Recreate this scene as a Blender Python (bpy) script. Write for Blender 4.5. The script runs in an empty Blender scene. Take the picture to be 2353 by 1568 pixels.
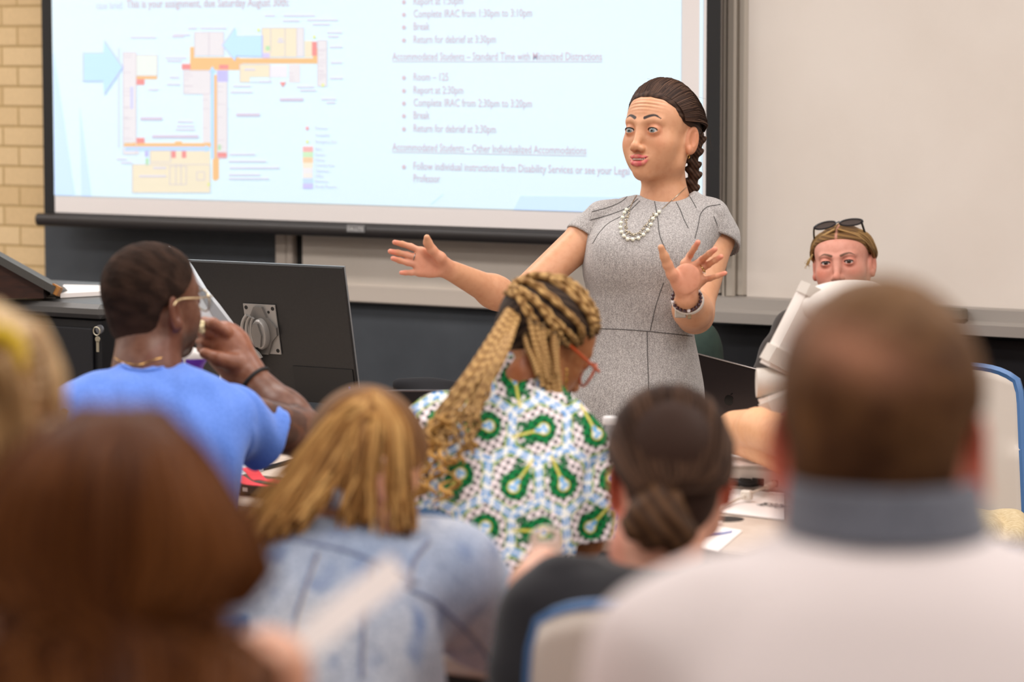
import bpy, math, random
import numpy as np
from mathutils import Vector, Matrix
from mathutils.bvhtree import BVHTree
SC = bpy.context.scene
COL = SC.collection
rng = np.random.default_rng(7)
random.seed(7)

# ------------------------------------------------------------------ camera, world, lights, exposure
FPX = 7000.0                        # focal length in pixels of the 2353 px wide frame
PSI = math.radians(31.9)            # the camera is turned to the left of the wall's normal
TH = math.atan((784 - 130) / FPX)   # and looks slightly down
CAM = np.array([0.0, 0.0, 1.65])
F0 = np.array([-math.sin(PSI), math.cos(PSI), 0.0])
RT = np.array([math.cos(PSI), math.sin(PSI), 0.0])
ZZ = np.array([0.0, 0.0, 1.0])
FW = math.cos(TH) * F0 - math.sin(TH) * ZZ
UP = math.sin(TH) * F0 + math.cos(TH) * ZZ
cam_data = bpy.data.cameras.new('camera')
cam = bpy.data.objects.new('camera', cam_data)
COL.objects.link(cam)
cam.matrix_world = Matrix([[RT[i], UP[i], -FW[i], CAM[i]] for i in range(3)] + [[0, 0, 0, 1]])
cam_data.sensor_width = 36.0
cam_data.lens = 36.0 * FPX / 2353.0
cam_data.clip_end = 60
cam_data.dof.use_dof = True
cam_data.dof.focus_distance = 7.4
cam_data.dof.aperture_fstop = cam_data.lens / 34.0
SC.camera = cam

SC.view_settings.view_transform = 'Standard'
SC.view_settings.look = 'None'
SC.view_settings.gamma = 1.0
SC.view_settings.use_curve_mapping = False
SC.view_settings.exposure = 0.0

world = bpy.data.worlds.new('world')
SC.world = world
world.use_nodes = True
world.node_tree.nodes['Background'].inputs[0].default_value = (1.0, 0.97, 0.955, 1)
world.node_tree.nodes['Background'].inputs[1].default_value = 0.32

def ceiling_lamp(x, y, w, power):
    l = bpy.data.lights.new('ceiling_lamp', 'AREA')
    l.shape = 'RECTANGLE'; l.size = 1.2; l.size_y = 0.6
    l.energy = w * power; l.color = (1.0, 0.955, 0.93)
    o = bpy.data.objects.new('ceiling_lamp', l)
    o.location = (x, y, 2.93)
    COL.objects.link(o)
LAMP = 26.0
for ix in (-8.6, -6.9, -4.9, -2.9, -0.9, 1.1):  # leftmost column is an added light that brightens the brick wall
    for iy, pw in ((0.2, 0.55), (2.6, 0.72), (4.7, 1.0), (6.3, 1.05)):
        ceiling_lamp(ix, iy, LAMP, pw)

# ------------------------------------------------------------------ helpers
def P(x, y, d):
    """point seen at pixel x, y at depth d along the view axis"""
    return CAM + d * (FW + (x - 1176.5) / FPX * RT + (784 - y) / FPX * UP)

def ray(x, y):
    v = FW + (x - 1176.5) / FPX * RT + (784 - y) / FPX * UP
    return v / np.linalg.norm(v)

def W(x, y, Y):
    """point seen at pixel x, y on the upright plane at depth Y into the room"""
    v = FW + (x - 1176.5) / FPX * RT + (784 - y) / FPX * UP
    return CAM + v * (Y / v[1])

def T(x, y, z):
    """point seen at pixel x, y on the level plane at height z"""
    v = FW + (x - 1176.5) / FPX * RT + (784 - y) / FPX * UP
    return CAM + v * ((z - CAM[2]) / v[2])

def lin(c):
    c = np.asarray(c, float) / 255.0
    return np.where(c <= 0.04045, c / 12.92, ((c + 0.055) / 1.055) ** 2.4)

def rgba(c):
    l = lin(c)
    return (float(l[0]), float(l[1]), float(l[2]), 1.0)

MATS = {}
def mat(name, c=(200, 200, 200), rough=0.6, metal=0.0, spec=0.5, c2=None, scale=20.0, stretch=(1, 1, 1),
        bump=0.0, bscale=None, bdist=0.002, vcol=False, emit=None, estr=1.0, sss=0.0, sheen=0.0, trans=0.0, ior=1.45, coat=0.0, detail=4.0, contrast=(0.35, 0.65)):
    if name in MATS:
        return MATS[name]
    m = bpy.data.materials.new(name)
    m.use_nodes = True
    nt = m.node_tree
    b = nt.nodes['Principled BSDF']
    b.inputs['Base Color'].default_value = rgba(c)
    b.inputs['Roughness'].default_value = rough
    b.inputs['Metallic'].default_value = metal
    b.inputs['Specular IOR Level'].default_value = spec
    b.inputs['IOR'].default_value = ior
    b.inputs['Transmission Weight'].default_value = trans
    b.inputs['Coat Weight'].default_value = coat
    if sss:
        b.inputs['Subsurface Weight'].default_value = sss
        b.inputs['Subsurface Radius'].default_value = (1.0, 0.35, 0.2)
        b.inputs['Subsurface Scale'].default_value = 0.008
    if sheen:
        b.inputs['Sheen Weight'].default_value = sheen
        b.inputs['Sheen Roughness'].default_value = 0.5
    base = None
    if vcol:
        a = nt.nodes.new('ShaderNodeVertexColor'); a.layer_name = 'Col'
        base = a.outputs['Color']
    need = c2 is not None or bump
    if need:
        tc = nt.nodes.new('ShaderNodeTexCoord')
        mp = nt.nodes.new('ShaderNodeMapping')
        mp.inputs['Scale'].default_value = stretch
        nt.links.new(tc.outputs['Object'], mp.inputs['Vector'])
    if c2 is not None:
        n = nt.nodes.new('ShaderNodeTexNoise'); n.inputs['Scale'].default_value = scale
        n.inputs['Detail'].default_value = detail
        nt.links.new(mp.outputs['Vector'], n.inputs['Vector'])
        r = nt.nodes.new('ShaderNodeMapRange')
        r.inputs['From Min'].default_value = contrast[0]; r.inputs['From Max'].default_value = contrast[1]
        nt.links.new(n.outputs['Fac'], r.inputs['Value'])
        mx = nt.nodes.new('ShaderNodeMix'); mx.data_type = 'RGBA'
        nt.links.new(r.outputs['Result'], mx.inputs['Factor'])
        if vcol:
            mx.blend_type = 'MULTIPLY'
            mx.inputs[7].default_value = rgba(c2)
            nt.links.new(base, mx.inputs[6])
        else:
            mx.inputs[6].default_value = rgba(c); mx.inputs[7].default_value = rgba(c2)
        base = mx.outputs[2]
    if base is not None:
        nt.links.new(base, b.inputs['Base Color'])
    if bump:
        n2 = nt.nodes.new('ShaderNodeTexNoise'); n2.inputs['Scale'].default_value = bscale or scale
        n2.inputs['Detail'].default_value = 3
        nt.links.new(mp.outputs['Vector'], n2.inputs['Vector'])
        bp = nt.nodes.new('ShaderNodeBump'); bp.inputs['Strength'].default_value = bump
        bp.inputs['Distance'].default_value = bdist
        nt.links.new(n2.outputs['Fac'], bp.inputs['Height'])
        nt.links.new(bp.outputs['Normal'], b.inputs['Normal'])
    if emit is not None:
        e = lin(emit) if max(emit) > 1.5 else np.asarray(emit)
        b.inputs['Emission Color'].default_value = (float(e[0]), float(e[1]), float(e[2]), 1)
        b.inputs['Emission Strength'].default_value = estr
    MATS[name] = m
    return m

def tag(o, label=None, cat=None, group=None, kind=None):
    if label: o['label'] = label
    if cat: o['category'] = cat
    if group: o['group'] = group
    if kind: o['kind'] = kind
    return o

def empty(name, loc, label, cat, group=None, rot=None):
    o = bpy.data.objects.new(name, None)
    o.empty_display_size = 0.1
    o.location = [float(v) for v in loc]
    if rot is not None: o.rotation_euler = rot
    COL.objects.link(o)
    M0[o.name] = (Matrix.Translation(o.location) @ (o.rotation_euler.to_matrix().to_4x4()))
    return tag(o, label, cat, group)
M0 = {}

def adopt(o, parent):
    """parent a part that was built in world space"""
    o.parent = parent
    if parent.name in M0:
        o.matrix_parent_inverse = M0[parent.name].inverted()
    return o

def mesh_np(name, V, F, m=None, parent=None, col=None, smooth=True, label=None):
    """one mesh object from arrays; F is an (n,4) or (n,3) array or a list of polygons"""
    me = bpy.data.meshes.new(name)
    V = np.asarray(V, np.float32)
    if isinstance(F, np.ndarray):
        n, k = F.shape
        me.vertices.add(len(V)); me.vertices.foreach_set('co', V.ravel())
        me.loops.add(n * k); me.loops.foreach_set('vertex_index', F.astype(np.int32).ravel())
        me.polygons.add(n); me.polygons.foreach_set('loop_start', np.arange(0, n * k, k, dtype=np.int32))
        me.update(calc_edges=True)
    else:
        me.from_pydata([tuple(map(float, v)) for v in V], [], [tuple(map(int, f)) for f in F])
    me.validate()
    if smooth:
        me.polygons.foreach_set('use_smooth', np.ones(len(me.polygons), bool))
    if col is not None:
        ca = me.color_attributes.new('Col', 'FLOAT_COLOR', 'POINT')
        c4 = np.ones((len(V), 4), np.float32); c4[:, :3] = col
        ca.data.foreach_set('color', c4.ravel())
    if m is not None: me.materials.append(m)
    o = bpy.data.objects.new(name, me)
    COL.objects.link(o)
    if parent is not None: adopt(o, parent)
    if label: o['label'] = label
    return o

class MB:
    """collects shapes, then links them as one mesh object"""
    def __init__(s): s.V = []; s.F = []; s.C = []; s.n = 0; s.c = (1, 1, 1)
    def add(s, V, F, col=None):
        V = np.asarray(V, float)
        s.V.append(V); s.F += [tuple(int(i) + s.n for i in f) for f in F]
        c = s.c if col is None else col
        c = np.asarray(c, float)
        s.C.append(np.tile(c, (len(V), 1)) if c.ndim == 1 else c)
        s.n += len(V)
        return s
    def box(s, c, h, R=None, bev=0.0):
        """box of half sizes h round c, edges bevelled"""
        c = np.asarray(c, float); h = np.asarray(h, float)
        if bev <= 0:
            V = np.array([[x, y, z] for x in (-1, 1) for y in (-1, 1) for z in (-1, 1)], float) * h
            F = [(0, 1, 3, 2), (4, 6, 7, 5), (0, 4, 5, 1), (2, 3, 7, 6), (0, 2, 6, 4), (1, 5, 7, 3)]
        else:
            bev = min(bev, h.min() * 0.9)
            V = []; idx = {}
            for ax in range(3):
                for sx in (-1, 1):
                    for sy in (-1, 1):
                        for sz in (-1, 1):
                            sg = np.array([sx, sy, sz], float)
                            p = sg * (h - bev); p[ax] = sg[ax] * h[ax]
                            idx[(ax, sx, sy, sz)] = len(V); V.append(p)
            F = []
            def q(ax, a, b, c_, d): F.append(tuple(idx[(ax,) + t] for t in (a, b, c_, d)))
            for sg in (-1, 1):
                q(0, (sg, -1, -1), (sg, 1, -1), (sg, 1, 1), (sg, -1, 1))
                q(1, (-1, sg, -1), (-1, sg, 1), (1, sg, 1), (1, sg, -1))
                q(2, (-1, -1, sg), (1, -1, sg), (1, 1, sg), (-1, 1, sg))
            for a in (-1, 1):
                for b in (-1, 1):
                    F.append((idx[(0, a, b, -1)], idx[(0, a, b, 1)], idx[(1, a, b, 1)], idx[(1, a, b, -1)]))
                    F.append((idx[(0, a, -1, b)], idx[(0, a, 1, b)], idx[(2, a, 1, b)], idx[(2, a, -1, b)]))
                    F.append((idx[(1, -1, a, b)], idx[(1, 1, a, b)], idx[(2, 1, a, b)], idx[(2, -1, a, b)]))
                    for d in (-1, 1):
                        F.append((idx[(0, a, b, d)], idx[(1, a, b, d)], idx[(2, a, b, d)]))
            V = np.array(V)
            out = []
            for f in F:
                n = np.cross(V[f[1]] - V[f[0]], V[f[2]] - V[f[0]])
                if n @ np.mean([V[i] for i in f], axis=0) < 0: f = f[::-1]
                out.append(f)
            F = out
        if R is not None: V = V @ np.asarray(R).T
        return s.add(V + c, F)
    def span(s, a, b, bev=0.0):
        a = np.asarray(a, float); b = np.asarray(b, float)
        return s.box((a + b) / 2, np.abs(b - a) / 2, bev=bev)
    def tube(s, pts, r, n=10, cap=True, col=None, flat=None):
        pts = np.asarray(pts, float); m = len(pts)
        r = np.full(m, r, float) if np.isscalar(r) else np.asarray(r, float)
        t = np.gradient(pts, axis=0); t /= np.linalg.norm(t, axis=1)[:, None] + 1e-12
        ref = np.array([0, 0, 1.0]) if abs(t[0][2]) < 0.9 else np.array([1.0, 0, 0])
        a = np.cross(t[0], ref); a /= np.linalg.norm(a)
        V = []
        ang = np.arange(n) * 2 * math.pi / n
        for i in range(m):
            a = a - t[i] * (a @ t[i]); a /= np.linalg.norm(a) + 1e-12
            b = np.cross(t[i], a)
            V.append(pts[i] + r[i] * (np.cos(ang)[:, None] * a + np.sin(ang)[:, None] * b * (flat or 1.0)))
        V = np.concatenate(V)
        F = [(i * n + j, i * n + (j + 1) % n, (i + 1) * n + (j + 1) % n, (i + 1) * n + j) for i in range(m - 1) for j in range(n)]
        if cap:
            F.append(tuple(range(n))[::-1]); F.append(tuple((m - 1) * n + j for j in range(n)))
        if col is not None:
            col = np.asarray(col, float)
            if col.ndim == 2: col = np.repeat(col, n, axis=0)
        return s.add(V, F, col)
    def lathe(s, prof, c, n=32, axis=None):
        """profile of (radius, height) turned about an upright line through c"""
        c = np.asarray(c, float)
        ang = np.arange(n) * 2 * math.pi / n
        V = np.concatenate([np.stack([r * np.cos(ang), r * np.sin(ang), np.full(n, z)], 1) for r, z in prof])
        if axis is not None: V = V @ np.asarray(axis).T
        m = len(prof)
        F = [(i * n + j, i * n + (j + 1) % n, (i + 1) * n + (j + 1) % n, (i + 1) * n + j) for i in range(m - 1) for j in range(n)]
        F.append(tuple(range(n))[::-1]); F.append(tuple((m - 1) * n + j for j in range(n)))
        return s.add(V + c, F)
    def prism(s, poly, o, ex, ey, ez, depth):
        """outline in the ex, ey plane at o, given thickness along ez"""
        o, ex, ey, ez = (np.asarray(v, float) for v in (o, ex, ey, ez))
        n = len(poly)
        A = np.array([o + p[0] * ex + p[1] * ey for p in poly])
        V = np.concatenate([A, A + ez * depth])
        F = [tuple(range(n))[::-1], tuple(range(n, 2 * n))] + [(i, (i + 1) % n, n + (i + 1) % n, n + i) for i in range(n)]
        return s.add(V, F)
    def ball(s, c, r, n=12, R=None):
        m = n // 2 + 1
        r = np.full(3, r) if np.isscalar(r) else np.asarray(r, float)
        V = [(0, 0, 1)]
        for i in range(1, m):
            t = math.pi * i / m
            for j in range(n):
                f = 2 * math.pi * j / n
                V.append((math.sin(t) * math.cos(f), math.sin(t) * math.sin(f), math.cos(t)))
        V.append((0, 0, -1)); k = len(V) - 1
        F = [(0, 1 + j, 1 + (j + 1) % n) for j in range(n)]
        for i in range(m - 2):
            F += [(1 + i * n + j, 1 + (i + 1) * n + j, 1 + (i + 1) * n + (j + 1) % n, 1 + i * n + (j + 1) % n) for j in range(n)]
        F += [(k, 1 + (m - 2) * n + (j + 1) % n, 1 + (m - 2) * n + j) for j in range(n)]
        V = np.array(V) * r
        if R is not None: V = V @ np.asarray(R).T
        return s.add(V + np.asarray(c, float), F)
    def build(s, name, m=None, parent=None, smooth=False, label=None, vcol=False):
        V = np.concatenate(s.V)
        o = mesh_np(name, V, s.F, m, parent, np.concatenate(s.C) if vcol else None, False, label)
        me = o.data
        if smooth:
            me.polygons.foreach_set('use_smooth', np.ones(len(me.polygons), bool))
            me.set_sharp_from_angle(angle=math.radians(40))
        return o

def spline(pts, n):
    """smooth curve through points"""
    pts = np.asarray(pts, float)
    k = len(pts)
    if k == 2:
        return pts[0] + (pts[1] - pts[0]) * np.linspace(0, 1, n)[:, None]
    t = np.linspace(0, k - 1, n)
    ext = np.vstack([2 * pts[0] - pts[1], pts, 2 * pts[-1] - pts[-2]])
    i = np.minimum(t.astype(int), k - 2); u = (t - i)[:, None]
    p0, p1, p2, p3 = ext[i], ext[i + 1], ext[i + 2], ext[i + 3]
    return 0.5 * (2 * p1 + (p2 - p0) * u + (2 * p0 - 5 * p1 + 4 * p2 - p3) * u ** 2 + (3 * p1 - p0 - 3 * p2 + p3) * u ** 3)

def rnoise(X, f, seed=0):
    """smooth pseudo-random field, about -1..1"""
    g = np.random.default_rng(seed)
    out = np.zeros(len(X))
    for i in range(5):
        d = g.normal(size=3); d /= np.linalg.norm(d)
        e = g.normal(size=3); e /= np.linalg.norm(e)
        s = f * g.uniform(0.7, 1.4)
        out += np.sin(X @ d * s + g.uniform(0, 6.28) + 1.3 * np.sin(X @ e * s * 0.7 + g.uniform(0, 6.28)))
    return out / 3.2

# ------------------------------------------------------------------ distance-field modelling of smooth bodies
class Sdf:
    def __init__(s): s.p = []; s.disp = None
    def _add(s, fn, lo, hi, k, op): s.p.append((fn, np.asarray(lo, float), np.asarray(hi, float), k, op)); return s
    def cone(s, a, b, ra, rb=None, k=0.01, op='u'):
        a = np.asarray(a, float); b = np.asarray(b, float); rb = ra if rb is None else rb
        ba = b - a; L = ba @ ba + 1e-12
        def fn(X):
            t = np.clip((X - a) @ ba / L, 0, 1)
            return np.linalg.norm(X - a - t[:, None] * ba, axis=1) - (ra + t * (rb - ra))
        m = max(ra, rb)
        return s._add(fn, np.minimum(a, b) - m, np.maximum(a, b) + m, k, op)
    def chain(s, pts, rs, k=0.01, op='u'):
        for i in range(len(pts) - 1): s.cone(pts[i], pts[i + 1], rs[i], rs[i + 1], k, op)
        return s
    def ell(s, c, r, R=None, k=0.01, op='u'):
        c = np.asarray(c, float); r = np.full(3, r, float) if np.isscalar(r) else np.asarray(r, float)
        R = None if R is None else np.asarray(R, float)
        def fn(X):
            q = X - c
            if R is not None: q = q @ R
            q0 = q / r
            k0 = np.linalg.norm(q0, axis=1); k1 = np.linalg.norm(q0 / r, axis=1) + 1e-9
            return k0 * (k0 - 1) / k1
        m = r if R is None else np.full(3, r.max())
        return s._add(fn, c - m, c + m, k, op)
    def loft(s, levels, u, sx, fy, k=0.03, op='u', n=2.3):
        """levels: (centre, half width along sx, half depth along fy), stacked along u"""
        u, sx, fy = (np.asarray(v, float) / np.linalg.norm(v) for v in (u, sx, fy))
        C = np.array([l[0] for l in levels], float); A = np.array([l[1] for l in levels]); B = np.array([l[2] for l in levels])
        D = spline(np.column_stack([C, A, B]), 8 * len(levels))
        t = D[:, :3] @ u; o = np.argsort(t); D = D[o]; t = t[o]
        def fn(X):
            x = X @ u
            g = lambda j: np.interp(x, t, D[:, j])
            a, b = g(3), g(4)
            q = X - np.stack([g(0), g(1), g(2)], 1)
            rr = (np.abs(q @ sx / a) ** n + np.abs(q @ fy / b) ** n) ** (1 / n)
            d = (rr - 1) * np.minimum(a, b)
            e = np.maximum(x - t[-1], t[0] - x)
            return np.where(e > 0, np.sqrt(np.maximum(d, 0) ** 2 + e ** 2), np.maximum(d, e))
        m = max(A.max(), B.max())
        return s._add(fn, C.min(0) - m, C.max(0) + m, k, op)
    def cut(s, fn, k=0.003):
        return s._add(fn, np.full(3, -50.0), np.full(3, 50.0), k, 's')
    def ev(s, X, prims=None):
        d = np.full(len(X), 1.0)
        for fn, lo, hi, k, op in (s.p if prims is None else prims):
            e = fn(X)
            if op == 'u':
                h = np.maximum(k - np.abs(d - e), 0) / k
                d = np.minimum(d, e) - h * h * k * 0.25
            else:
                h = np.maximum(k - np.abs(d + e), 0) / k
                d = np.maximum(d, -e) + h * h * k * 0.25
        if s.disp is not None: d = d + s.disp(X)
        return d
    def mesh(s, h, smooth=1, clip=None, nb=14):
        """surface at grid step h -> vertices, quads"""
        us = [p for p in s.p if p[4] == 'u']
        lo = np.min([p[1] for p in us], 0) - 4 * h; hi = np.max([p[2] for p in us], 0) + 4 * h
        if clip is not None: lo = np.maximum(lo, clip[0]); hi = np.minimum(hi, clip[1])
        bs = nb * h
        dim = np.ceil((hi - lo) / bs).astype(int)
        I = np.stack(np.meshgrid(*[np.arange(n) for n in dim], indexing='ij'), -1).reshape(-1, 3)
        cen = lo + (I + 0.5) * bs
        d = s.ev(cen)
        I = I[np.abs(d) < bs * 0.87 * 2.3 + 0.006]
        N = dim * nb + 2
        key = lambda a: (a[:, 0] * N[1] + a[:, 1]) * N[2] + a[:, 2]
        g = np.stack(np.meshgrid(*[np.arange(nb + 1)] * 3, indexing='ij'), -1).reshape(-1, 3)
        VK, VP, Q = [], [], []
        corner = np.array([[x, y, z] for x in (0, 1) for y in (0, 1) for z in (0, 1)])
        edges = [(a, b) for a in range(8) for b in range(a + 1, 8) if np.abs(corner[a] - corner[b]).sum() == 1]
        for b in I:
            blo = lo + b * bs; bhi = blo + bs
            pr = [p for p in s.p if np.all(p[1] - p[3] - 0.03 < bhi) and np.all(p[2] + p[3] + 0.03 > blo)]
            if not pr: continue
            D = s.ev(blo + g * h, pr).reshape((nb + 1,) * 3)
            S = D < 0
            if S.all() or not S.any(): continue
            cs = [S[c[0]:nb + c[0], c[1]:nb + c[1], c[2]:nb + c[2]] for c in corner]
            cnt = sum(x.astype(np.int8) for x in cs)
            act = np.argwhere((cnt > 0) & (cnt < 8))
            if len(act):
                dv = np.stack([D[act[:, 0] + c[0], act[:, 1] + c[1], act[:, 2] + c[2]] for c in corner], 1)
                acc = np.zeros((len(act), 3)); w = np.zeros(len(act))
                for a, c in edges:
                    da, dc = dv[:, a], dv[:, c]
                    m = (da < 0) != (dc < 0)
                    t = np.where(m, da / np.where(m, da - dc, 1), 0)
                    acc += m[:, None] * (corner[a] + t[:, None] * (corner[c] - corner[a])); w += m
                VP.append(blo + (act + acc / w[:, None]) * h)
                VK.append(key(act + b * nb))
            for ax in range(3):
                o1, o2 = np.eye(3, dtype=int)[(ax + 1) % 3], np.eye(3, dtype=int)[(ax + 2) % 3]
                sl0 = [slice(0, nb)] * 3; sl1 = [slice(0, nb)] * 3; sl1[ax] = slice(1, nb + 1)
                A, B = S[tuple(sl0)], S[tuple(sl1)]
                for (flip, mk) in ((False, A & ~B), (True, ~A & B)):
                    e = np.argwhere(mk)
                    if not len(e): continue
                    e = e + b * nb
                    q = np.stack([key(e - o1 - o2), key(e - o2), key(e), key(e - o1)], 1)
                    Q.append(q[:, ::-1] if flip else q)
        VK = np.concatenate(VK); VP = np.concatenate(VP); Q = np.concatenate(Q)
        o = np.argsort(VK); VK = VK[o]; VP = VP[o]
        j = np.searchsorted(VK, Q); j = np.minimum(j, len(VK) - 1)
        ok = (VK[j] == Q).all(1)
        Fq = j[ok]
        for _ in range(smooth):
            for lam in (0.5, -0.35):
                acc = np.zeros_like(VP); w = np.zeros(len(VP))
                for a, c in ((0, 1), (1, 2), (2, 3), (3, 0)):
                    np.add.at(acc, Fq[:, a], VP[Fq[:, c]]); np.add.at(w, Fq[:, a], 1)
                VP = np.where(w[:, None] > 0, VP + lam * (acc / np.maximum(w, 1)[:, None] - VP), VP)
        return VP, Fq

def join(*parts):
    V, Q, n = [], [], 0
    for v, q in parts:
        V.append(v); Q.append(q + n); n += len(v)
    return np.concatenate(V), np.concatenate(Q)

def face_dir(a):
    """level direction a degrees from straight away from the camera, turning to picture right"""
    a = math.radians(a)
    return math.cos(a) * F0 + math.sin(a) * RT

def frame(a, pitch=0, roll=0):
    """head axes: local -y looks along face_dir(a), raised by pitch, tilted by roll"""
    f = face_dir(a); p = math.radians(pitch)
    fw = f * math.cos(p) + ZZ * math.sin(p)
    up = ZZ * math.cos(p) - f * math.sin(p)
    ex = np.cross(-fw, up)
    r = math.radians(roll)
    ex, up = ex * math.cos(r) + up * math.sin(r), up * math.cos(r) - ex * math.sin(r)
    return np.stack([ex, -fw, up], 1)
# ------------------------------------------------------------------ the room
YW = 7.95
XL, XR, YB, ZT = -9.2, 3.2, -1.2, 3.0
def struct(name, mb, m): return tag(mb.build(name, m), kind='structure')

def brick_mat():
    m = bpy.data.materials.new('cream_brick'); m.use_nodes = True
    nt = m.node_tree; b = nt.nodes['Principled BSDF']
    tc = nt.nodes.new('ShaderNodeTexCoord'); sp = nt.nodes.new('ShaderNodeSeparateXYZ'); cb = nt.nodes.new('ShaderNodeCombineXYZ')
    nt.links.new(tc.outputs['Object'], sp.inputs[0])
    ad = nt.nodes.new('ShaderNodeMath'); ad.operation = 'ADD'; ad.inputs[1].default_value = 20.0 + 0.045
    nt.links.new(sp.outputs[0], ad.inputs[0]); nt.links.new(ad.outputs[0], cb.inputs[0])
    az = nt.nodes.new('ShaderNodeMath'); az.operation = 'ADD'; az.inputs[1].default_value = 0.016
    nt.links.new(sp.outputs[2], az.inputs[0]); nt.links.new(az.outputs[0], cb.inputs[1])
    br = nt.nodes.new('ShaderNodeTexBrick')
    br.inputs['Scale'].default_value = 1.0
    br.inputs['Brick Width'].default_value = 0.215; br.inputs['Row Height'].default_value = 0.068
    br.inputs['Mortar Size'].default_value = 0.005; br.inputs['Mortar Smooth'].default_value = 0.4
    br.inputs['Color1'].default_value = rgba((228, 198, 152)); br.inputs['Color2'].default_value = rgba((214, 182, 134))
    br.inputs['Mortar'].default_value = rgba((192, 160, 108)); br.inputs['Bias'].default_value = 0.0
    br.offset = 0.33
    nt.links.new(cb.outputs[0], br.inputs['Vector'])
    n = nt.nodes.new('ShaderNodeTexNoise'); n.inputs['Scale'].default_value = 60
    nt.links.new(tc.outputs['Object'], n.inputs['Vector'])
    mx = nt.nodes.new('ShaderNodeMix'); mx.data_type = 'RGBA'; mx.blend_type = 'MULTIPLY'; mx.inputs['Factor'].default_value = 0.16
    nt.links.new(br.outputs['Color'], mx.inputs[6]); nt.links.new(n.outputs['Fac'], mx.inputs[7])
    nt.links.new(mx.outputs[2], b.inputs['Base Color'])
    bp = nt.nodes.new('ShaderNodeBump'); bp.inputs['Strength'].default_value = 0.6; bp.inputs['Distance'].default_value = 0.006; bp.invert = True
    nt.links.new(br.outputs['Fac'], bp.inputs['Height']); nt.links.new(bp.outputs['Normal'], b.inputs['Normal'])
    b.inputs['Roughness'].default_value = 0.85
    return m

M_paint = mat('wall_paint', (214, 203, 190), 0.85)
struct('floor', MB().span((XL, YB, -0.1), (XR, YW + 0.2, 0)), mat('carpet', (92, 92, 98), 0.95, c2=(74, 74, 82), scale=180))
struct('ceiling', MB().span((XL, YB, ZT), (XR, YW + 0.2, ZT + 0.1)), mat('ceiling_tile', (225, 220, 210), 0.9))
struct('wall_back', MB().span((XL, YW, 0), (XR, YW + 0.2, ZT)), brick_mat())
struct('wall_left', MB().span((XL - 0.1, YB, 0), (XL, YW + 0.2, ZT)), M_paint)
struct('wall_right', MB().span((XR, YB, 0), (XR + 0.1, YW + 0.2, ZT)), M_paint)
struct('wall_front', MB().span((XL, YB - 0.1, 0), (XR, YB, ZT)), M_paint)
M_slate = mat('slate_panel', (68, 72, 77), 0.7, c2=(58, 62, 67), scale=6, contrast=(0.3, 0.7))
XP = W(112, 600, YW)[0]
struct('trim_1', MB().span((XP, YW - 0.02, 0), (-4.30, YW, 2.6)), M_slate)
M_blk = mat('black_panel', (20, 21, 26), 0.6)
struct('trim_2', MB().span((-4.299, YW - 0.04, 0), (-1.2, YW, 0.86)), M_blk)
struct('trim_3', MB().span((-4.299, YW - 0.02, 0.861), (-1.2, YW, 2.6)), M_slate)

# ---- white boards on the wall
M_board = mat('board_enamel', (224, 214, 204), 0.4, spec=0.35, c2=(217, 206, 195), scale=3, contrast=(0.3, 0.75))
M_alu = mat('aluminium', (164, 157, 150), 0.42, metal=0.35)
M_alu2 = mat('board_rail', (192, 180, 168), 0.5)
M_dark = mat('black_gap', (22, 21, 20), 0.6)
def wx(px, py=600, Y=YW): return W(px, py, Y)[0]
lb = empty('whiteboard', (wx(1000), YW - 0.03, 0.9), 'whiteboard behind the projection screen with its lower edge showing', 'whiteboard')
zb = W(960, 698, YW)[2]
MB().span((wx(716), YW - 0.05, zb + 0.055), (wx(1655), YW - 0.021, 2.15)).build('writing_surface', mat('board_enamel_dull', (222, 211, 199), 0.5, c2=(214, 203, 190), scale=3), lb)
MB().span((wx(655), YW - 0.055, zb), (wx(681), YW - 0.021, 2.2), bev=0.004).span((wx(682.5), YW - 0.06, zb), (wx(697), YW - 0.021, 2.2), bev=0.004).build('side_rail', M_alu2, lb)
MB().span((wx(697), YW - 0.035, zb), (wx(716), YW - 0.021, 2.2)).build('gap', M_dark, lb)
MB().span((wx(716), YW - 0.062, zb), (wx(1622), YW - 0.021, zb + 0.055), bev=0.004).build('bottom_rail', M_alu2, lb)
MB().span((wx(1655), YW - 0.06, W(1675, 679, YW)[2] + 0.008), (wx(1678), YW - 0.021, 2.2), bev=0.004).build('side_rail', M_alu2, lb)
rb = empty('whiteboard', (-3.3, YW - 0.05, 0.9), 'large clean whiteboard with a metal pen tray right of the screen', 'whiteboard')
zt = W(1675, 679, YW)[2]
MB().span((wx(1738), YW - 0.06, zt), (-1.3, YW - 0.021, 2.3)).build('writing_surface', M_board, rb)
MB().span((wx(1678), YW - 0.045, zt), (wx(1685), YW - 0.021, 2.3)).span((wx(1690), YW - 0.05, zt), (wx(1693), YW - 0.021, 2.3)).build('gap', M_dark, rb)
MB().span((wx(1685), YW - 0.07, zt), (wx(1690), YW - 0.021, 2.3)).span((wx(1693), YW - 0.075, zt), (wx(1714), YW - 0.021, 2.3), bev=0.006).span((wx(1714), YW - 0.068, zt), (wx(1738), YW - 0.021, 2.3), bev=0.01).build('side_frame', mat('frame_alu', (186, 176, 163), 0.45, metal=0.25), rb)
tr = MB()
prof = [(0, 0.0), (0, 0.005), (0.018, 0.0), (0.02, -0.032), (0.085, -0.048), (0.088, -0.036), (0.094, -0.036), (0.094, -0.066), (0.02, -0.05)]
tr.prism(prof, (wx(1625), YW - 0.064, zt), (0, -1, 0), (0, 0, 1), (1, 0, 0), 2.85)
tray = tr.build('pen_tray', M_alu, rb)
x0 = wx(1652, 705)
MB().ball((x0, YW - 0.14, zt - 0.04), 0.006, 8).build('screw', M_alu, tray)
er = W(2200, 738, YW - 0.08)
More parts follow.
